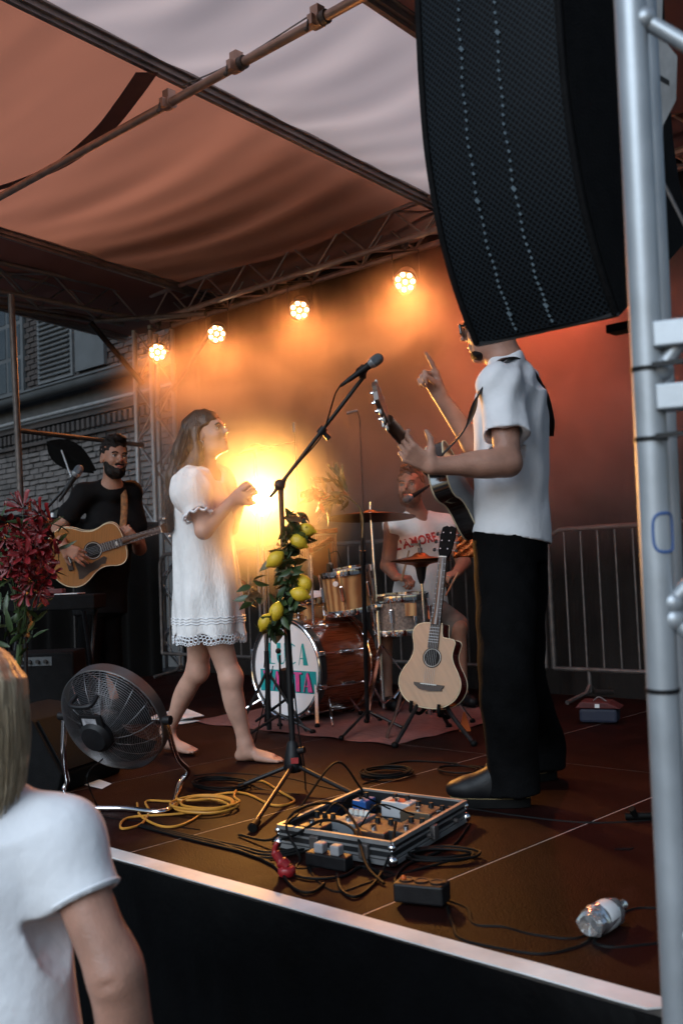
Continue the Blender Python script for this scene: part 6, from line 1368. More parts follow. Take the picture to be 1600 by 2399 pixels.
for zz in (.072, .060, .085):
    pr_ = [on_dress(2*PI*i/90, hc_[2]+zz+.0035*math.sin(i*1.9), .002)[0] for i in range(91)]; em.tube(pr_, .0022, 4, False)
em.build('embroidered_band', 'white_cloth', root)
for s_, sg in (('R', 1),):
    c_ = V((-3.654, 2.916, 1.259)); dd = nrm(V(J['elR'])-V(J['shR'])); rf = MB(); x, y, _ = frame(dd); pts = []
    for i in range(49): a = 2*PI*i/48; pts.append(c_+dd*(.128+.008*math.sin(a*9))+(.062+.006*math.sin(a*9+1))*(math.cos(a)*x+math.sin(a)*y))
    rf.tube(pts, .006, 5, False); rf.build('sleeve_ruffle', 'white_cloth', root)
# long hair: cap plus a fall of strands down the back
H = Field(hc-.2-V(.1, .1, .45), hc+.2, .006); LH = lambda x, y, z: hc+.9*(x*HA[0]+y*HA[1]+z*HA[2])
H.ell(LH(-.020, 0, .042), V(.103, .086, .092)*.9+.006, HA, .02); H.ell(LH(-.055, 0, -.02), V(.07, .078, .10)*.9+.004, HA, .03)
fall = [LH(-.05, 0, .03), V((-3.843, 3.053, 1.462)), V((-3.868, 3.011, 1.340)), V((-3.879, 2.983, 1.218)), V((-3.862, 2.953, 1.096))]
H.chain(fall, [.075, .066, .052, .036, .016], .04)
H.chain([LH(-.02, -.068, .02), V((-3.719, 3.008, 1.416)), V((-3.754, 2.953, 1.347)), V((-3.802, 2.942, 1.252))], [.034, .03, .03, .02], .03)
H.ell(LH(.085, 0, -.055), V(.085, .12, .115)*.9, HA, .012, 's'); H.ell(LH(.052, -.084, -.035), V(.055, .040, .066), HA, .012, 's')
H.fold(noise_fold(.0022, (120, 160), (0, 1), ((RI[0], RI[1], .12), (FW_[0], FW_[1], -.1)))); field_obj('hair', H, 'hair_brown', root, 2)
rs = random.Random(4); roots = []
for i in range(520):
    a = rs.uniform(-1.6, 1.6); e_ = rs.uniform(.1, 1.3); d_ = -HA[0]*math.cos(e_)*math.cos(a)*.9+HA[1]*math.sin(a)*math.cos(e_)+HA[2]*math.sin(e_); roots.append(LH(-.018, 0, .03)+d_*V(.092, .092, .092))
def flow(p):
    j = rs.uniform(-1, 1); k2 = rs.uniform(-1, 1); e_ = rs.uniform(.6, 1.05); s0 = (p-hc)@HA[1]
    w = lambda i: nrm(FW_)*(s0*.6+.02*k2)+RI*.030*j*(1-.1*i)
    return [p, p*.35+(fall[1])*.65+w(1)+UP*.02, fall[2]+w(2), fall[2]*(1-e_)+fall[3]*e_+w(3)+RI*.012*k2, fall[2]*(1-e_)+fall[4]*e_+w(4)*1.1+RI*.02*k2+UP*.03*(1-e_)]
strands('hair_strands', 'hair_brown', roots, flow, root, .0016, 3)
b = MB(); b.torus(LH(-.012, -.090, -.055), V(HA[0]*.3+HA[1]), .020, .0014, 20, 4); b.build('earring', 'alu', root)

# ------------------------------------------------------------------ guitarist in the white T-shirt, back to the camera
J = dict(head=(-2.140, 3.142, 1.748), neck=(-2.097, 3.166, 1.613), chest=(-2.100, 3.176, 1.439), belly=(-2.118, 3.176, 1.227), pelvis=(-2.128, 3.182, 1.023), shL=(-2.020, 3.000, 1.496), shR=(-2.178, 3.354, 1.569),
  elL=(-1.962, 2.938, 1.216), wrL=(-2.109, 2.706, 1.209), elR=(-2.325, 3.247, 1.343), wrR=(-2.371, 3.109, 1.523), hipL=(-2.099, 3.091, 0.959), hipR=(-2.166, 3.275, 0.961), knL=(-2.083, 3.044, 0.513), knR=(-2.220, 3.330, 0.489))
hL, tL = V((-2.106, 3.160, 0.000)), V((-2.307, 3.028, 0.000)); hR, tR = V((-2.278, 3.612, -0.000)), V((-2.380, 3.452, 0.000))
J['anL'] = hL+nrm(tL-hL)*.04+UP*.10; J['anR'] = hR+nrm(tR-hR)*.04+UP*.10
root = thing('person', 'guitarist in white T-shirt and black trousers, back turned, raised finger', 'person', (V(J['pelvis'])*V(1, 1, 0)).tolist())
lo, hi = bounds(list(J.values())+[tL, tR], .16); hi[2] = max(hi[2], 2.05); lo = lo-V(.12, .12, 0); f = Field(lo, hi, .0052)
A = torso(f, J, 1.0); hf = nrm(-RI*.92+FW_*.3-UP*.12); HA = hframe(hf, UP); hc = V(J['head'])
head(f, hc, HA, 1.0); f.cap(V(J['neck'])-UP*.02, hc-HA[2]*.06-HA[0]*.02, .062, .056, .03)
f.cap(J['shL'], J['elL'], .056, .044, .03); f.cap(J['elL'], J['wrL'], .046, .030, .02); f.ell(V(J['elL'])*.7+V(J['wrL'])*.3, (.10, .046, .044), (V(J['wrL'])-V(J['elL']), FW_, UP), .03)
f.cap(J['shR'], J['elR'], .054, .042, .03); f.cap(J['elR'], J['wrR'], .045, .028, .02)
ngd = nrm(V((-2.218, 2.576, 1.389))-V((-2.223, 3.029, 1.145)))        # guitar neck direction
hand(f, J['wrL'], nrm(V((-2.156, 2.645, 1.257))-V(J['wrL'])), nrm(UP*.7+FW_*.6-RI*.2), -1, (38, 42, 45, 48), (10, 10), 1.08, thumb_dir=nrm(UP*.85+RI*.18-TC*.1))
hw = V(J['wrR']); hand(f, hw, nrm(V((-2.384, 3.061, 1.612))-hw), nrm(-RI*.55+TC*.75-UP*.2), 1, (6, 62, 70, 75), (40, 30), 1.06, 2, thumb_dir=nrm(-RI*.5+UP*.45+TC*.4))
for s_ in 'LR': leg(f, J['hip'+s_], J['kn'+s_], J['an'+s_]+RI*.0, .72)
field_obj('body', f, 'skin', root); face_bits(root, hc, HA, 1.0)
# T-shirt
g = Field(lo, hi, .0052); torso(g, J, 1.02, False, .012)
hb_ = V((-2.132, 3.183, 0.965)); FH, LHz = nrm(A[0]*V(1, 1, 0)), nrm(A[1]*V(1, 1, 0))
g.loft([((-2.091, 3.181, 1.486), .115, .165), ((-2.102, 3.180, 1.361), .128, .176), ((-2.115, 3.179, 1.219), .128, .176), ((-2.124, 3.181, 1.094), .134, .180), ((-2.131, 3.184, 0.968), .146, .190), ((-2.135, 3.185, 0.905), .148, .192)], (FH, LHz, UP), .05)
for s_, q in (('L', .62), ('R', .55)):
    a_, c_ = V(J['sh'+s_]), V(J['el'+s_]); dd = nrm(c_-a_); e_ = a_+(c_-a_)*q; g.cap(a_, e_+dd*.03, .070, .082, .04)
    g2 = e_+dd*.005
    X, Y, Z = g.pts((slice(None),)*3); q1 = (X-g2[0])*dd[0]+(Y-g2[1])*dd[1]+(Z-g2[2])*dd[2]; px, py, pz = X-g2[0], Y-g2[1], Z-g2[2]
    rad = np.sqrt(np.maximum(px*px+py*py+pz*pz-q1*q1, 0)); g.d = np.where((rad < .125) & (q1 > -.02) & (q1 < .12), np.maximum(g.d, q1), g.d)
    g.cap(e_-dd*.045, e_+dd*.08, .058, .070, .004, 's')
g.plane(hb_, nrm(-UP-RI*.17)); g.ell(V(J['neck'])+UP*.045-A[0]*-.012, (.068, .072, .045), A, .01, 's')
def tfold(X, Y, Z):
    u = X*RI[0]+Y*RI[1]; v = X*FW_[0]+Y*FW_[1]; lowr = np.clip((1.45-Z)/.4, 0, 1)
    hem = np.clip((Z-1.02)/.16, 0, 1); return .0100*np.sin((u*.80+Z*.50)*40+2*np.sin(v*9+Z*6))*lowr*hem+.0045*hem*np.sin((u*.9-Z*.35)*66+3*np.sin(Z*10)+v*20)+.0040*np.sin(u*52+Z*16+v*11+2*np.sin(Z*8))*lowr*hem
g.fold(tfold); field_obj('t_shirt', g, 'white_cloth', root, 1)
# trousers: wide legs
mat('black_trousers', (0.0030, 0.0030, 0.0033), 0.95, 0.0, 0.3, 20, 0.3, 120, spec=0.06)
g = Field(lo, hi, .0058); g.loft([(V(J['pelvis'])+UP*.10, .118, .165), (V(J['pelvis'])+UP*.02, .126, .174), (V(J['pelvis'])-UP*.08, .128, .178), (V(J['pelvis'])-UP*.14, .120, .170)], (FH, LHz, UP), .04)
for s_ in 'LR':
    h_, k_, a_ = V(J['hip'+s_]), V(J['kn'+s_]), V(J['an'+s_]); g.loft([(h_+UP*.03, .105, .092), (h_-UP*.12, .112, .098), (k_, .098, .092), ((k_+a_)/2, .098, .090), (a_+UP*.05, .094, .084), (a_-UP*.075, .100, .086)], (FH, LHz, UP), .03)
g.plane(V(J['pelvis'])+UP*.085, UP); g.plane((0, 0, .042), -UP)
g.fold(noise_fold(.0022, (18, 30, 47), (0, 2, 4), ((.6, .6, 1), (1, -.5, .4), (.2, .9, .8)))); field_obj('trousers', g, 'black_trousers', root, 2)
mat('boot', (0.005, 0.005, 0.006), 0.5, 0.0, 0.2, 20, 0.1, 90, spec=0.25); mat('stitch_yellow', (0.30, 0.22, 0.10), 0.7)
for h_, t_ in ((hL, tL), (hR, tR)):
    d_ = nrm((t_-h_)*V(1, 1, 0)); sd = V(-d_[1], d_[0], 0); lo2, hi2 = bounds([h_, h_+d_*.3, h_+UP*.2], .09); g = Field(lo2, hi2, .005)
    g.cap(h_+d_*.035+UP*.06, h_+d_*.05+UP*.2, .047, .050, .03); g.cap(h_+d_*.03+UP*.055, h_+d_*.20+UP*.055, .046, .040, .03); g.ell(h_+d_*.225+UP*.062, (.062, .047, .038), (d_, sd, UP), .03); g.cap(h_+d_*.05+UP*.14, h_+d_*.19+UP*.07, .045, .035, .04); g.plane((0, 0, .028), -UP)
    bt = field_obj('boot', g, 'boot', root, 2)
    ol = [(h_+d_*(.105+.165*math.cos(a)*(1 if math.cos(a) > 0 else .75))+sd*.052*np.sign(math.sin(a))*abs(math.sin(a))**.6) for a in np.arange(0, 2*PI, .16)]
    b = MB(); n_ = len(ol); b.add([p*V(1, 1, 0)+UP*z_ for z_ in (.003, .034) for p in ol], [tuple(range(n_-1, -1, -1)), tuple(range(n_, 2*n_))]+[(i, (i+1) % n_, n_+(i+1) % n_, n_+i) for i in range(n_)]); b.build('sole', 'rubber', bt, 40)
    st_ = MB()
    for i in range(0, n_*4):
        s_ = i/4; a_, c_ = ol[int(s_) % n_], ol[(int(s_)+1) % n_]; p = a_+(c_-a_)*(s_-int(s_)); q = a_+(c_-a_)*min(1, s_-int(s_)+.14); st_.tube([p*V(1, 1, 0)+UP*.0355, q*V(1, 1, 0)+UP*.0355], .0016, 4)
    o = st_.build('welt_stitching', 'stitch_yellow', bt); o['kind'] = 'stuff'
# hair, dark glasses
H = Field(hc-.16, hc+.17, .006); LH = lambda x, y, z: hc+x*HA[0]+y*HA[1]+z*HA[2]; H.ell(LH(-.018, 0, .042), V(.106, .084, .092), HA, .02); H.ell(LH(.085, 0, -.05), V(.08, .12, .115), HA, .012, 's'); H.ell(LH(0, 0, -.13), V(.15, .15, .10), HA, .02, 's'); field_obj('hair', H, 'hair_dark', root)
mat('lens_dark', (0.01, 0.01, 0.012), 0.1, 0.0, 0.1, 5, coat=0.5)
b = MB()
for y in (-1, 1): b.box(LH(.108, y*.034, .008), (.010, .054, .040), HA)
b.box(LH(.110, 0, .020), (.008, .03, .008), HA); o = b.build('sunglasses', 'lens_dark', root, 0, .004)
for y in (-1, 1): MB().tube([LH(.106, y*.062, .018), LH(.03, y*.08, .016), LH(-.02, y*.084, .012)], .0035, 6).build('glasses_arm', 'black_gloss', root)
H = Field(hc-.16, hc+.1, .005); H.ell(LH(.045, 0, -.088), V(.052, .050, .030), HA, .02); H.ell(LH(.03, 0, -.05), V(.05, .09, .025), HA, .02, 's'); field_obj('beard', H, 'hair_dark', root)
# his guitar: dark hollow body slung low, neck rising to the left
bo_ = V((-2.296, 3.101, 1.105)); gn_ = nrm(-RI*.99-FW_*.02-UP*.04)
t = thing('electric_guitar', 'dark bound guitar held by the white T-shirt guitarist, neck pointing up left', 'guitar', bo_)
nt_ = V((-2.165, 2.546, 1.358)); nx = nrm(nt_-bo_); gl = float(np.linalg.norm(nt_-bo_)); X2, Y2, N2 = guitar(t, bo_, nx, gn_, 'black_gloss', 'black_gloss', .065, False, .80, False, gl, False)
st2 = bez([bo_+X2*.30+Y2*.02-N2*.05, (-2.119, 2.918, 1.359), (-2.058, 2.912, 1.463), (-2.028, 2.960, 1.554), (-2.024, 3.070, 1.610), (-2.051, 3.237, 1.594), (-2.039, 3.310, 1.515), (-2.049, 3.364, 1.416), (-2.086, 3.415, 1.359)], 8)
P = []
for i, p in enumerate(st2):
    q = nrm(st2[min(i+1, len(st2)-1)]-st2[max(0, i-1)]); wv = nrm(np.cross(q, nrm(p-V(J['chest'])*V(1, 1, 0)-UP*p[2]*0))); P.append([p-wv*.016, p+wv*.016])
b = MB(); b.grid(P); o = b.build('strap', 'black_metal', t, 180); sd_ = o.modifiers.new('thick', 'SOLIDIFY'); sd_.thickness = .005

# ------------------------------------------------------------------ bearded guitarist in black
J = dict(head=(-5.796, 3.978, 1.684), neck=(-5.863, 3.998, 1.512), chest=(-5.911, 4.001, 1.242), belly=(-5.952, 3.985, 0.953), pelvis=(-5.990, 3.969, 0.708), shR=(-5.959, 3.844, 1.451), shL=(-5.865, 4.150, 1.464),
  elR=(-5.995, 3.664, 1.217), wrR=(-5.699, 3.511, 1.092), elL=(-5.778, 4.152, 1.074), wrL=(-5.572, 3.986, 1.115), hipR=(-5.997, 3.911, 0.653), hipL=(-6.002, 4.030, 0.647), knR=(-5.972, 3.851, 0.315), knL=(-5.971, 4.032, 0.299))
fR, fL = V((-5.884, 3.775, 0.000)), V((-5.776, 3.917, 0.000)); J['anR'] = fR+UP*.09; J['anL'] = fL+UP*.09
root = thing('person', 'bearded guitarist in black T-shirt standing at the left', 'person', (V(J['pelvis'])*V(1, 1, 0)).tolist())
lo, hi = bounds(list(J.values())+[fR-UP*.0, fL], .16); f = Field(lo, hi, .0062); A = torso(f, J, 1.0)
hf = nrm(TC*.80+RI*.58-UP*.05); HA = hframe(hf, nrm(UP+RI*.08)); hc = V(J['head']); head(f, hc, HA, 1.05); f.cap(V(J['neck'])-UP*.03, hc-HA[2]*.06-HA[0]*.025, .062, .056, .03)
for s_ in 'RL': f.cap(J['sh'+s_], J['el'+s_], .056, .043, .03); f.cap(J['el'+s_], J['wr'+s_], .044, .029, .02); leg(f, J['hip'+s_], J['kn'+s_], J['an'+s_], 1.0)
hand(f, J['wrR'], nrm(RI*.75-UP*.45+FW_*.1), nrm(FW_*.9-UP*.2), -1, (14, 18, 20, 22), (20, 10), 1.12)
hand(f, J['wrL'], nrm(-RI*.55+TC*.35+UP*.55), nrm(-TC*.2-RI*.5+UP*.6), 1, (40, 45, 48, 50), (10, 10), 1.08)
field_obj('body', f, 'skin_tan', root); face_bits(root, hc, HA, 1.05)
mat('black_tee', (0.0045, 0.0045, 0.005), 0.9, 0.0, 0.3, 20, 0.3, 120, spec=0.15)
g = Field(lo, hi, .0062); torso(g, J, 1.02, False, .012); FH, LHz = nrm(A[0]*V(1, 1, 0)), nrm(A[1]*V(1, 1, 0)); pc_ = V(J['pelvis'])
g.loft([(V(J['chest']), .128, .178), (V(J['belly']), .125, .170), (pc_+UP*.02, .130, .175), (pc_-UP*.06, .132, .178)], (FH, LHz, UP), .05)
for s_ in 'RL':
    a_, c_ = V(J['sh'+s_]), V(J['el'+s_]); dd = nrm(c_-a_); g.cap(a_, a_+(c_-a_)*.62, .068, .076, .04); g.cap(a_+(c_-a_)*.80, a_+(c_-a_)*.95, .055, .06, .004, 's')
g.ell(V(J['neck'])+UP*.02+A[0]*.03, (.072, .075, .05), A, .01, 's'); g.fold(noise_fold(.0025, (30, 50), (0, 2), ((.6, .6, 1), (1, -.5, .4)))); field_obj('t_shirt', g, 'black_tee', root)
g = Field(lo, hi, .0065); g.loft([(pc_+UP*.06, .105, .15), (pc_-UP*.08, .115, .165)], (FH, LHz, UP), .04)
for s_ in 'RL':
    h_, k_, a_ = V(J['hip'+s_]), V(J['kn'+s_]), V(J['an'+s_]); g.loft([(h_+UP*.03, .10, .09), (k_, .078, .075), (a_-UP*.04, .075, .07)], (FH, LHz, UP), .03)
field_obj('trousers', g, 'black_trousers', root)
for p in (fR, fL):
    lo2, hi2 = bounds([p, p+A[0]*.2, p+UP*.1], .08); g = Field(lo2, hi2, .006); d_ = nrm(A[0]*V(1, 1, 0)); g.cap(p+UP*.05-d_*.03, p+d_*.14+UP*.04, .045, .036, .03); g.plane((0, 0, .004), -UP); field_obj('shoe', g, 'boot', root)
LH = lambda x, y, z: hc+1.05*(x*HA[0]+y*HA[1]+z*HA[2])
H = Field(hc-.17, hc+.18, .006); H.ell(LH(-.018, 0, .050), V(.107, .084, .092), HA, .02); H.ell(LH(.02, 0, .125), V(.075, .065, .032), HA, .03); H.ell(LH(.088, 0, -.05), V(.085, .12, .12), HA, .010, 's'); H.ell(LH(.0, 0, -.12), V(.15, .15, .105), HA, .02, 's')
H.fold(noise_fold(.0035, (110, 150, 190), (0, 1, 3), ((1, .3, .2), (-.2, 1, .5), (.4, .3, 1)))); field_obj('hair', H, 'hair_dark', root, 1)
def beard(m, s):
    H = Field(hc-.18, hc+.12, .005); LB = lambda x, y, z: hc+s*(x*HA[0]+y*HA[1]+z*HA[2]); H.ell(LB(.034, 0, -.084), V(.066, .062, .050)*s, HA, .02); H.ell(LB(.022, 0, -.045), V(.058, .073, .056)*s, HA, .02); H.cap(LB(.094, -.022, -.044), LB(.094, .022, -.044), .0095*s, None, .012); H.cap(LB(.088, 0, -.088), LB(.075, 0, -.105), .024*s, .022*s, .02)
    H.ell(LB(.105, 0, -.062), V(.025, .016, .008)*s, HA, .005, 's'); H.ell(LB(.088, 0, .004), V(.06, .052, .036)*s, HA, .015, 's'); H.fold(noise_fold(.0022, (140, 190), (0, 1), ((1, .3, .9), (-.2, 1, .5)))); field_obj('beard', H, m, root, 1)
beard('hair_dark', 1.05)
go3 = V((-5.786, 3.600, 1.018)); gx3 = V((-5.404, 4.055, 1.184))-go3
t = thing('acoustic_guitar', 'amber acoustic guitar with dark pickguard played by the bearded guitarist', 'guitar', go3)
X3, Y3, N3 = guitar(t, go3, gx3, nrm(TC*.92+RI*.12-UP*.12), 'amber_top', 'cherry', .10, False, 1.0, True, float(np.linalg.norm(gx3)))
mat('strap_tan', (0.20, 0.085, 0.03), 0.8, 0.0, 0.5, 50, 0.3, 90)
s4 = bez([go3+X3*.32-N3*.06, (-5.635, 3.919, 1.211), (-5.733, 4.006, 1.374), (-5.802, 4.044, 1.473), (-5.940, 4.077, 1.509)], 6); P = [[p-RI*.022, p+RI*.022] for p in s4]; b = MB(); b.grid(P); o = b.build('strap', 'strap_tan', t, 180); sd_ = o.modifiers.new('thick', 'SOLIDIFY'); sd_.thickness = .004

# ------------------------------------------------------------------ drummer
J = dict(head=(-4.155, 5.099, 1.385), neck=(-4.172, 5.178, 1.211), chest=(-4.199, 5.196, 1.007), belly=(-4.203, 5.206, 0.827), pelvis=(-4.222, 5.230, 0.646), shR=(-4.265, 5.042, 1.139), shL=(-4.097, 5.364, 1.141),
  elR=(-4.277, 4.981, 0.890), wrR=(-4.123, 4.871, 0.817), elL=(-3.964, 5.370, 0.890), wrL=(-3.872, 5.160, 0.820), hipR=(-4.247, 5.156, 0.589), hipL=(-4.188, 5.295, 0.581), knR=(-4.235, 4.874, 0.491), knL=(-3.862, 5.140, 0.489), anR=(-4.206, 4.835, 0.085), anL=(-3.883, 5.180, 0.076))
root = thing('person', 'bearded drummer in a white sleeveless shirt with red lettering', 'person', (V(J['pelvis'])*V(1, 1, 0)).tolist())
lo, hi = bounds(list(J.values()), .16); lo[2] = 0; f = Field(lo, hi, .0062); A = torso(f, J, .98); hf = nrm(TC*.93-RI*.34+UP*.05); HA = hframe(hf, UP); hc = V(J['head']); head(f, hc, HA, 1.02); f.cap(V(J['neck'])-UP*.03, hc-HA[2]*.06-HA[0]*.02, .062, .056, .03)
for s_ in 'RL': f.cap(J['sh'+s_], J['el'+s_], .057, .044, .03); f.cap(J['el'+s_], J['wr'+s_], .045, .029, .02); leg(f, J['hip'+s_], J['kn'+s_], J['an'+s_], .98); f.cap(V(J['an'+s_]), V(J['an'+s_])-UP*.03, .036, .036, .02)
hand(f, J['wrR'], nrm(TC*.6+RI*.75-UP*.1), nrm(-UP*.8-RI*.1+FW_*.3), 1, (50, 55, 58, 60), (30, 30), 1.05); hand(f, J['wrL'], nrm(TC*.6-RI*.75-UP*.1), nrm(-UP*.8+FW_*.3), -1, (50, 55, 58, 60), (30, 30), 1.05)
field_obj('body', f, 'skin_tan', root); face_bits(root, hc, HA, 1.02, 'hair_auburn')
mat('white_vest', (0.80, 0.78, 0.76), 0.9, 0.0, 0.06, 20, 0.3, 60, spec=0.15)
g = Field(lo, hi, .006); torso(g, J, 1.0, False, .012); FH, LHz = nrm(A[0]*V(1, 1, 0)), nrm(A[1]*V(1, 1, 0))
g.loft([(V(J['chest'])+UP*.03, .125, .175), (V(J['belly']), .128, .172), (V(J['pelvis']), .14, .178), (V(J['pelvis'])-UP*.05, .14, .178)], (FH, LHz, UP), .05)
for s_, y in (('R', -1), ('L', 1)): g.ell(V(J['sh'+s_])+LHz*y*.092-UP*.03, (.085, .055, .12), (FH, LHz, UP), .012, 's')
g.ell(V(J['neck'])+UP*.045+A[0]*.02, (.072, .078, .05), A, .01, 's'); g.fold(noise_fold(.003, (32, 50), (0, 2), ((.7, .5, .6), (1, -.5, .2)))); vest = field_obj('vest', g, 'white_vest', root)
mat('shorts', (0.16, 0.13, 0.11), 0.9, 0.0, 0.2, 20)
g = Field(lo, hi, .0065); g.ell(V(J['pelvis'])-UP*.02, (.13, .17, .11), (FH, LHz, UP), .04)
for s_ in 'RL': g.cap(J['hip'+s_], V(J['kn'+s_])*.9+V(J['hip'+s_])*.1, .105, .085, .04)
field_obj('shorts', g, 'shorts', root)
for s_ in 'RL':
    p = V(J['an'+s_])*V(1, 1, 0); lo2, hi2 = bounds([p, p+FH*.2, p+UP*.1], .08); g = Field(lo2, hi2, .006); g.cap(p+UP*.05-FH*.03, p+FH*.14+UP*.04, .045, .036, .03); g.plane((0, 0, .008), -UP); field_obj('shoe', g, 'boot', root)
LH = lambda x, y, z: hc+1.02*(x*HA[0]+y*HA[1]+z*HA[2])
H = Field(hc-.17, hc+.18, .006); H.ell(LH(-.020, 0, .045), V(.105, .082, .092), HA, .02); H.ell(LH(.02, 0, .122), V(.07, .06, .026), HA, .03); H.ell(LH(.088, 0, -.045), V(.085, .12, .115), HA, .010, 's'); H.ell(LH(.0, 0, -.12), V(.15, .15, .105), HA, .02, 's'); H.fold(noise_fold(.003, (110, 150, 190), (0, 1, 3), ((1, .3, .2), (-.2, 1, .5), (.4, .3, 1)))); field_obj('hair', H, 'hair_auburn', root, 1)
beard('hair_auburn', 1.02)
# shirt lettering laid onto the vest
mat('red_ink', (0.42, 0.03, 0.03), 0.7)
bv = surf(vest)
def vest_text(txt, c, xd, yd, size, out=0.002):
    cu = bpy.data.curves.new('t', 'FONT'); cu.body = txt; cu.size = size; cu.align_x = 'CENTER'; cu.offset = size*.035; cu.resolution_u = 3; cu.space_character = 1.05
    ob = bpy.data.objects.new('t', cu); COL.objects.link(ob); me = bpy.data.meshes.new_from_object(ob.evaluated_get(bpy.context.evaluated_depsgraph_get())); bpy.data.objects.remove(ob)
    P, F = [], [tuple(p.vertices) for p in me.polygons]; nd_ = -nrm(np.cross(xd, yd))
    for v in me.vertices:
        p = V(c)+V(xd)*v.co.x*.82+V(yd)*v.co.y; h = bv.ray_cast(Vector(p-nd_*.3), Vector(nd_)); P.append(V(tuple(h[0]))-nd_*out if h[0] is not None else p)
    return P, F
xd = nrm(RI*.97+FW_*.12+UP*.20)
P, F = vest_text("L'AMORE", V((-4.093, 5.075, 1.012)), xd, nrm(UP-xd*xd[2]), .080, .007); o = raw('lettering', P, F, 'red_ink', vest, False)
t = thing('drumstick', 'wooden drumstick held upright in the drummer fist', 'drumstick', J['wrR']); MB().cyl(V((-4.033, 4.819, 0.790)), V((-3.948, 4.802, 0.975)), .0075, .0055, seg=8).build('stick', 'spruce', t)
t = thing('drumstick', 'wooden drumstick angled down beside the resting guitar neck', 'drumstick', J['wrL']); MB().cyl(V((-3.803, 5.087, 0.828)), V((-3.774, 4.918, 0.697)), .0075, .0055, seg=8).build('stick', 'spruce', t)
k_ = V(J['pelvis'])*V(1, 1, 0); t = thing('drum_throne', 'round black stool under the drummer', 'stool', k_); MB().lathe(k_, UP, [(.001, .52), (.16, .52), (.175, .49), (.17, .45), (.001, .44)], 24).build('seat', 'black_plastic', t); MB().cyl(k_+UP*.1, k_+UP*.45, .018, seg=10).build('pole', 'chrome', t); tripod(t, k_, .3, .28, 'chrome')

# ------------------------------------------------------------------ onlooker with blond hair, back to the camera
J = dict(head=(-1.817, 0.924, 0.639), neck=(-1.818, 0.935, 0.488), chest=(-1.825, 0.938, 0.368), belly=(-1.830, 0.948, 0.178), pelvis=(-1.842, 0.953, -0.035), shR=(-1.695, 1.029, 0.403), shL=(-1.980, 0.858, 0.410), elR=(-1.573, 1.050, 0.182), wrR=(-1.593, 1.130, -0.027))
root = thing('person', 'onlooker with blond bobbed hair in a white T-shirt, seen from behind', 'person', (J['pelvis'][0], J['pelvis'][1], GZ))
lo, hi = bounds(list(J.values()), .17); f = Field(lo, hi, .006); A = torso(f, J, .90, True); f.cap(J['shR'], J['elR'], .051, .045, .03); f.cap(J['elR'], J['wrR'], .045, .030, .018); f.ell(V(J['elR'])*.75+V(J['wrR'])*.25-RI*.006, (.10, .043, .042), (V(J['wrR'])-V(J['elR']), FW_, RI), .03)
f.cap(J['shL'], V(J['shL'])-UP*.28-RI*.06, .05, .042, .03)
HA = hframe(nrm(FW_*.95-RI*.15), UP); hc = V(J['head']); head(f, hc, HA, .92, True); f.cap(V(J['neck'])-UP*.03, hc-HA[2]*.06-HA[0]*.02, .052, .048, .03)
hand(f, J['wrR'], nrm(-UP+FW_*.1), nrm(-RI), -1, (15, 18, 20, 22), s=.95)
kb = [V(J['pelvis'])+A[1]*.08*y for y in (-1, 1)]
lo3, hi3 = bounds(list(J.values())+[V(p)*V(1, 1, 0)+UP*GZ for p in kb], .17); f2 = Field(lo3, hi3, .0065)
f2.d[tuple(slice(0, n) for n in (1, 1, 1))] = 1
e0 = V(J['elR'])+TC*.035; f.cap(e0+TC*.011-RI*.022-UP*.010, e0+TC*.012+RI*.012+UP*.002, .002, .002, .014, 's')
field_obj('body', f, 'skin', root, 2)
g = Field(lo, hi, .006); torso(g, J, .92, True, .012); FH, LHz = nrm(A[0]*V(1, 1, 0)), nrm(A[1]*V(1, 1, 0))
g.loft([(V(J['chest'])+UP*.05, .112, .160), (V(J['chest'])-UP*.06, .122, .164), (V(J['belly']), .122, .162), (V(J['pelvis'])+UP*.08, .135, .178), (V(J['pelvis']), .14, .19)], (FH, LHz, UP), .05)
for s_, q in (('R', .46),):
    a_, c_ = V(J['sh'+s_]), V(J['el'+s_]); dd = nrm(c_-a_); e_ = a_+(c_-a_)*q; g.cap(a_, e_+dd*.03, .064, .067, .045)
    X, Y, Z = g.pts((slice(None),)*3); q1 = (X-e_[0])*dd[0]+(Y-e_[1])*dd[1]+(Z-e_[2])*dd[2]; px, py, pz = X-e_[0], Y-e_[1], Z-e_[2]; rad = np.sqrt(np.maximum(px*px+py*py+pz*pz-q1*q1, 0)); g.d = np.where((rad < .115) & (q1 > -.02) & (q1 < .14), np.maximum(g.d, q1), g.d); g.cap(e_-dd*.012, e_+dd*.08, .050, .057, .004, 's')
    b = MB(); b.torus(e_-dd*.008, dd, .0655, .0035, 40, 6); b.build('sleeve_hem', 'white_cloth', root)
g.cap(V(J['shL']), V(J['shL'])-UP*.13-RI*.03, .064, .066, .045); g.ell(V(J['neck'])+UP*.045, (.075, .075, .045), A, .01, 's')
def bfold(X, Y, Z):
    u = X*RI[0]+Y*RI[1]; c_ = float(V(J['shR'])@RI); near = np.exp(-((u-c_+.05)/.07)**2); out_ = np.clip((c_-u+.01)/.06, 0, 1)
    return out_*(.004*np.sin((u*.8+Z*.6)*40+2*np.sin(Z*9))*near+.0065*np.sin((u*.55+Z*.5)*26+1.5*np.sin(Z*6+u*8))+.003*np.sin((u*.8+Z*.3)*55+2*np.sin(Z*13)))
g.fold(bfold); field_obj('t_shirt', g, 'white_cloth', root, 3)
H = Field(hc-.16-V(0, 0, .14), hc+.17, .005); LH = lambda x, y, z: hc+.92*(x*HA[0]+y*HA[1]+z*HA[2])
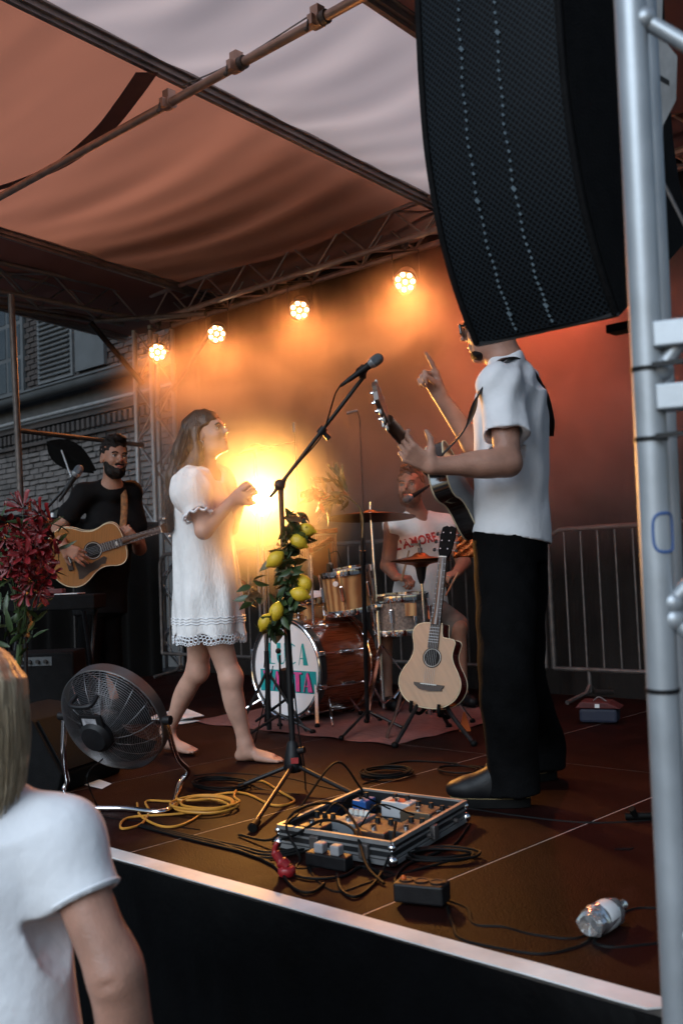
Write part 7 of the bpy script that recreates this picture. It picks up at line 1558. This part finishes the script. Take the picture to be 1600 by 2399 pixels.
H.ell(LH(-.02, 0, .04), V(.108, .092, .098), HA, .02); H.loft([(LH(-.015, 0, .06), .100, .090), (LH(-.02, 0, -.02), .104, .096), (LH(-.028, 0, -.10), .092, .098), (LH(-.035, 0, -.165), .066, .080), (LH(-.03, 0, -.195), .05, .06)], HA, .03); H.ell(LH(.10, 0, -.06), V(.075, .075, .12), HA, .012, 's')
H.fold(lambda X, Y, Z: .0012*np.sin(np.arctan2(Y-hc[1], X-hc[0])*22+3*np.sin(Z*14))+.0008*np.sin(np.arctan2(Y-hc[1], X-hc[0])*71+2*np.sin(Z*23))); field_obj('hair', H, 'hair_blond', root, 1)
rs = random.Random(9); st_ = MB()
for i in range(900):
    ph = rs.uniform(-2.2, 2.2); jt = rs.uniform(-.003, .006); sw = rs.uniform(-.12, .12); en = rs.uniform(.75, 1.12); ptsq = []
    for q, (z_, rx, ry, cx) in enumerate(((.128, .02, .02, -.02), (.105, .068, .062, -.02), (.06, .098, .088, -.02), (.0, .104, .096, -.02), (-.06, .099, .098, -.025), (-.12, .084, .092, -.03), (-.165, .066, .080, -.035), (-.20, .050, .062, -.03))):
        zz = z_ if q < 5 else z_*en; a_ = ph+sw*max(0, q-2)/5; ptsq.append(hc+.92*(cx*HA[0]+zz*HA[2])+(-math.cos(a_)*(rx+jt)*HA[0]+math.sin(a_)*(ry+jt)*HA[1]))
    pq = bez(ptsq, 3); st_.tube(pq, [.0013*(1-.6*k/len(pq)) for k in range(len(pq))], 3)
o = st_.build('hair_strands', 'hair_blond', root, 180); o['kind'] = 'stuff'
mat('jeans', (0.03, 0.04, 0.07), 0.9, 0.0, 0.2, 20); g = Field(lo3, hi3, .009); g.loft([(V(J['pelvis'])+UP*.03, .12, .17), (V(J['pelvis'])-UP*.08, .125, .175)], (FH, LHz, UP), .04)
for p in kb: g.loft([(p-UP*.05, .10, .09), (V(p)*V(1, 1, 0)+UP*(GZ+.45), .075, .075), (V(p)*V(1, 1, 0)+UP*(GZ+.03), .075, .075)], (FH, LHz, UP), .03)
field_obj('trousers', g, 'jeans', root)
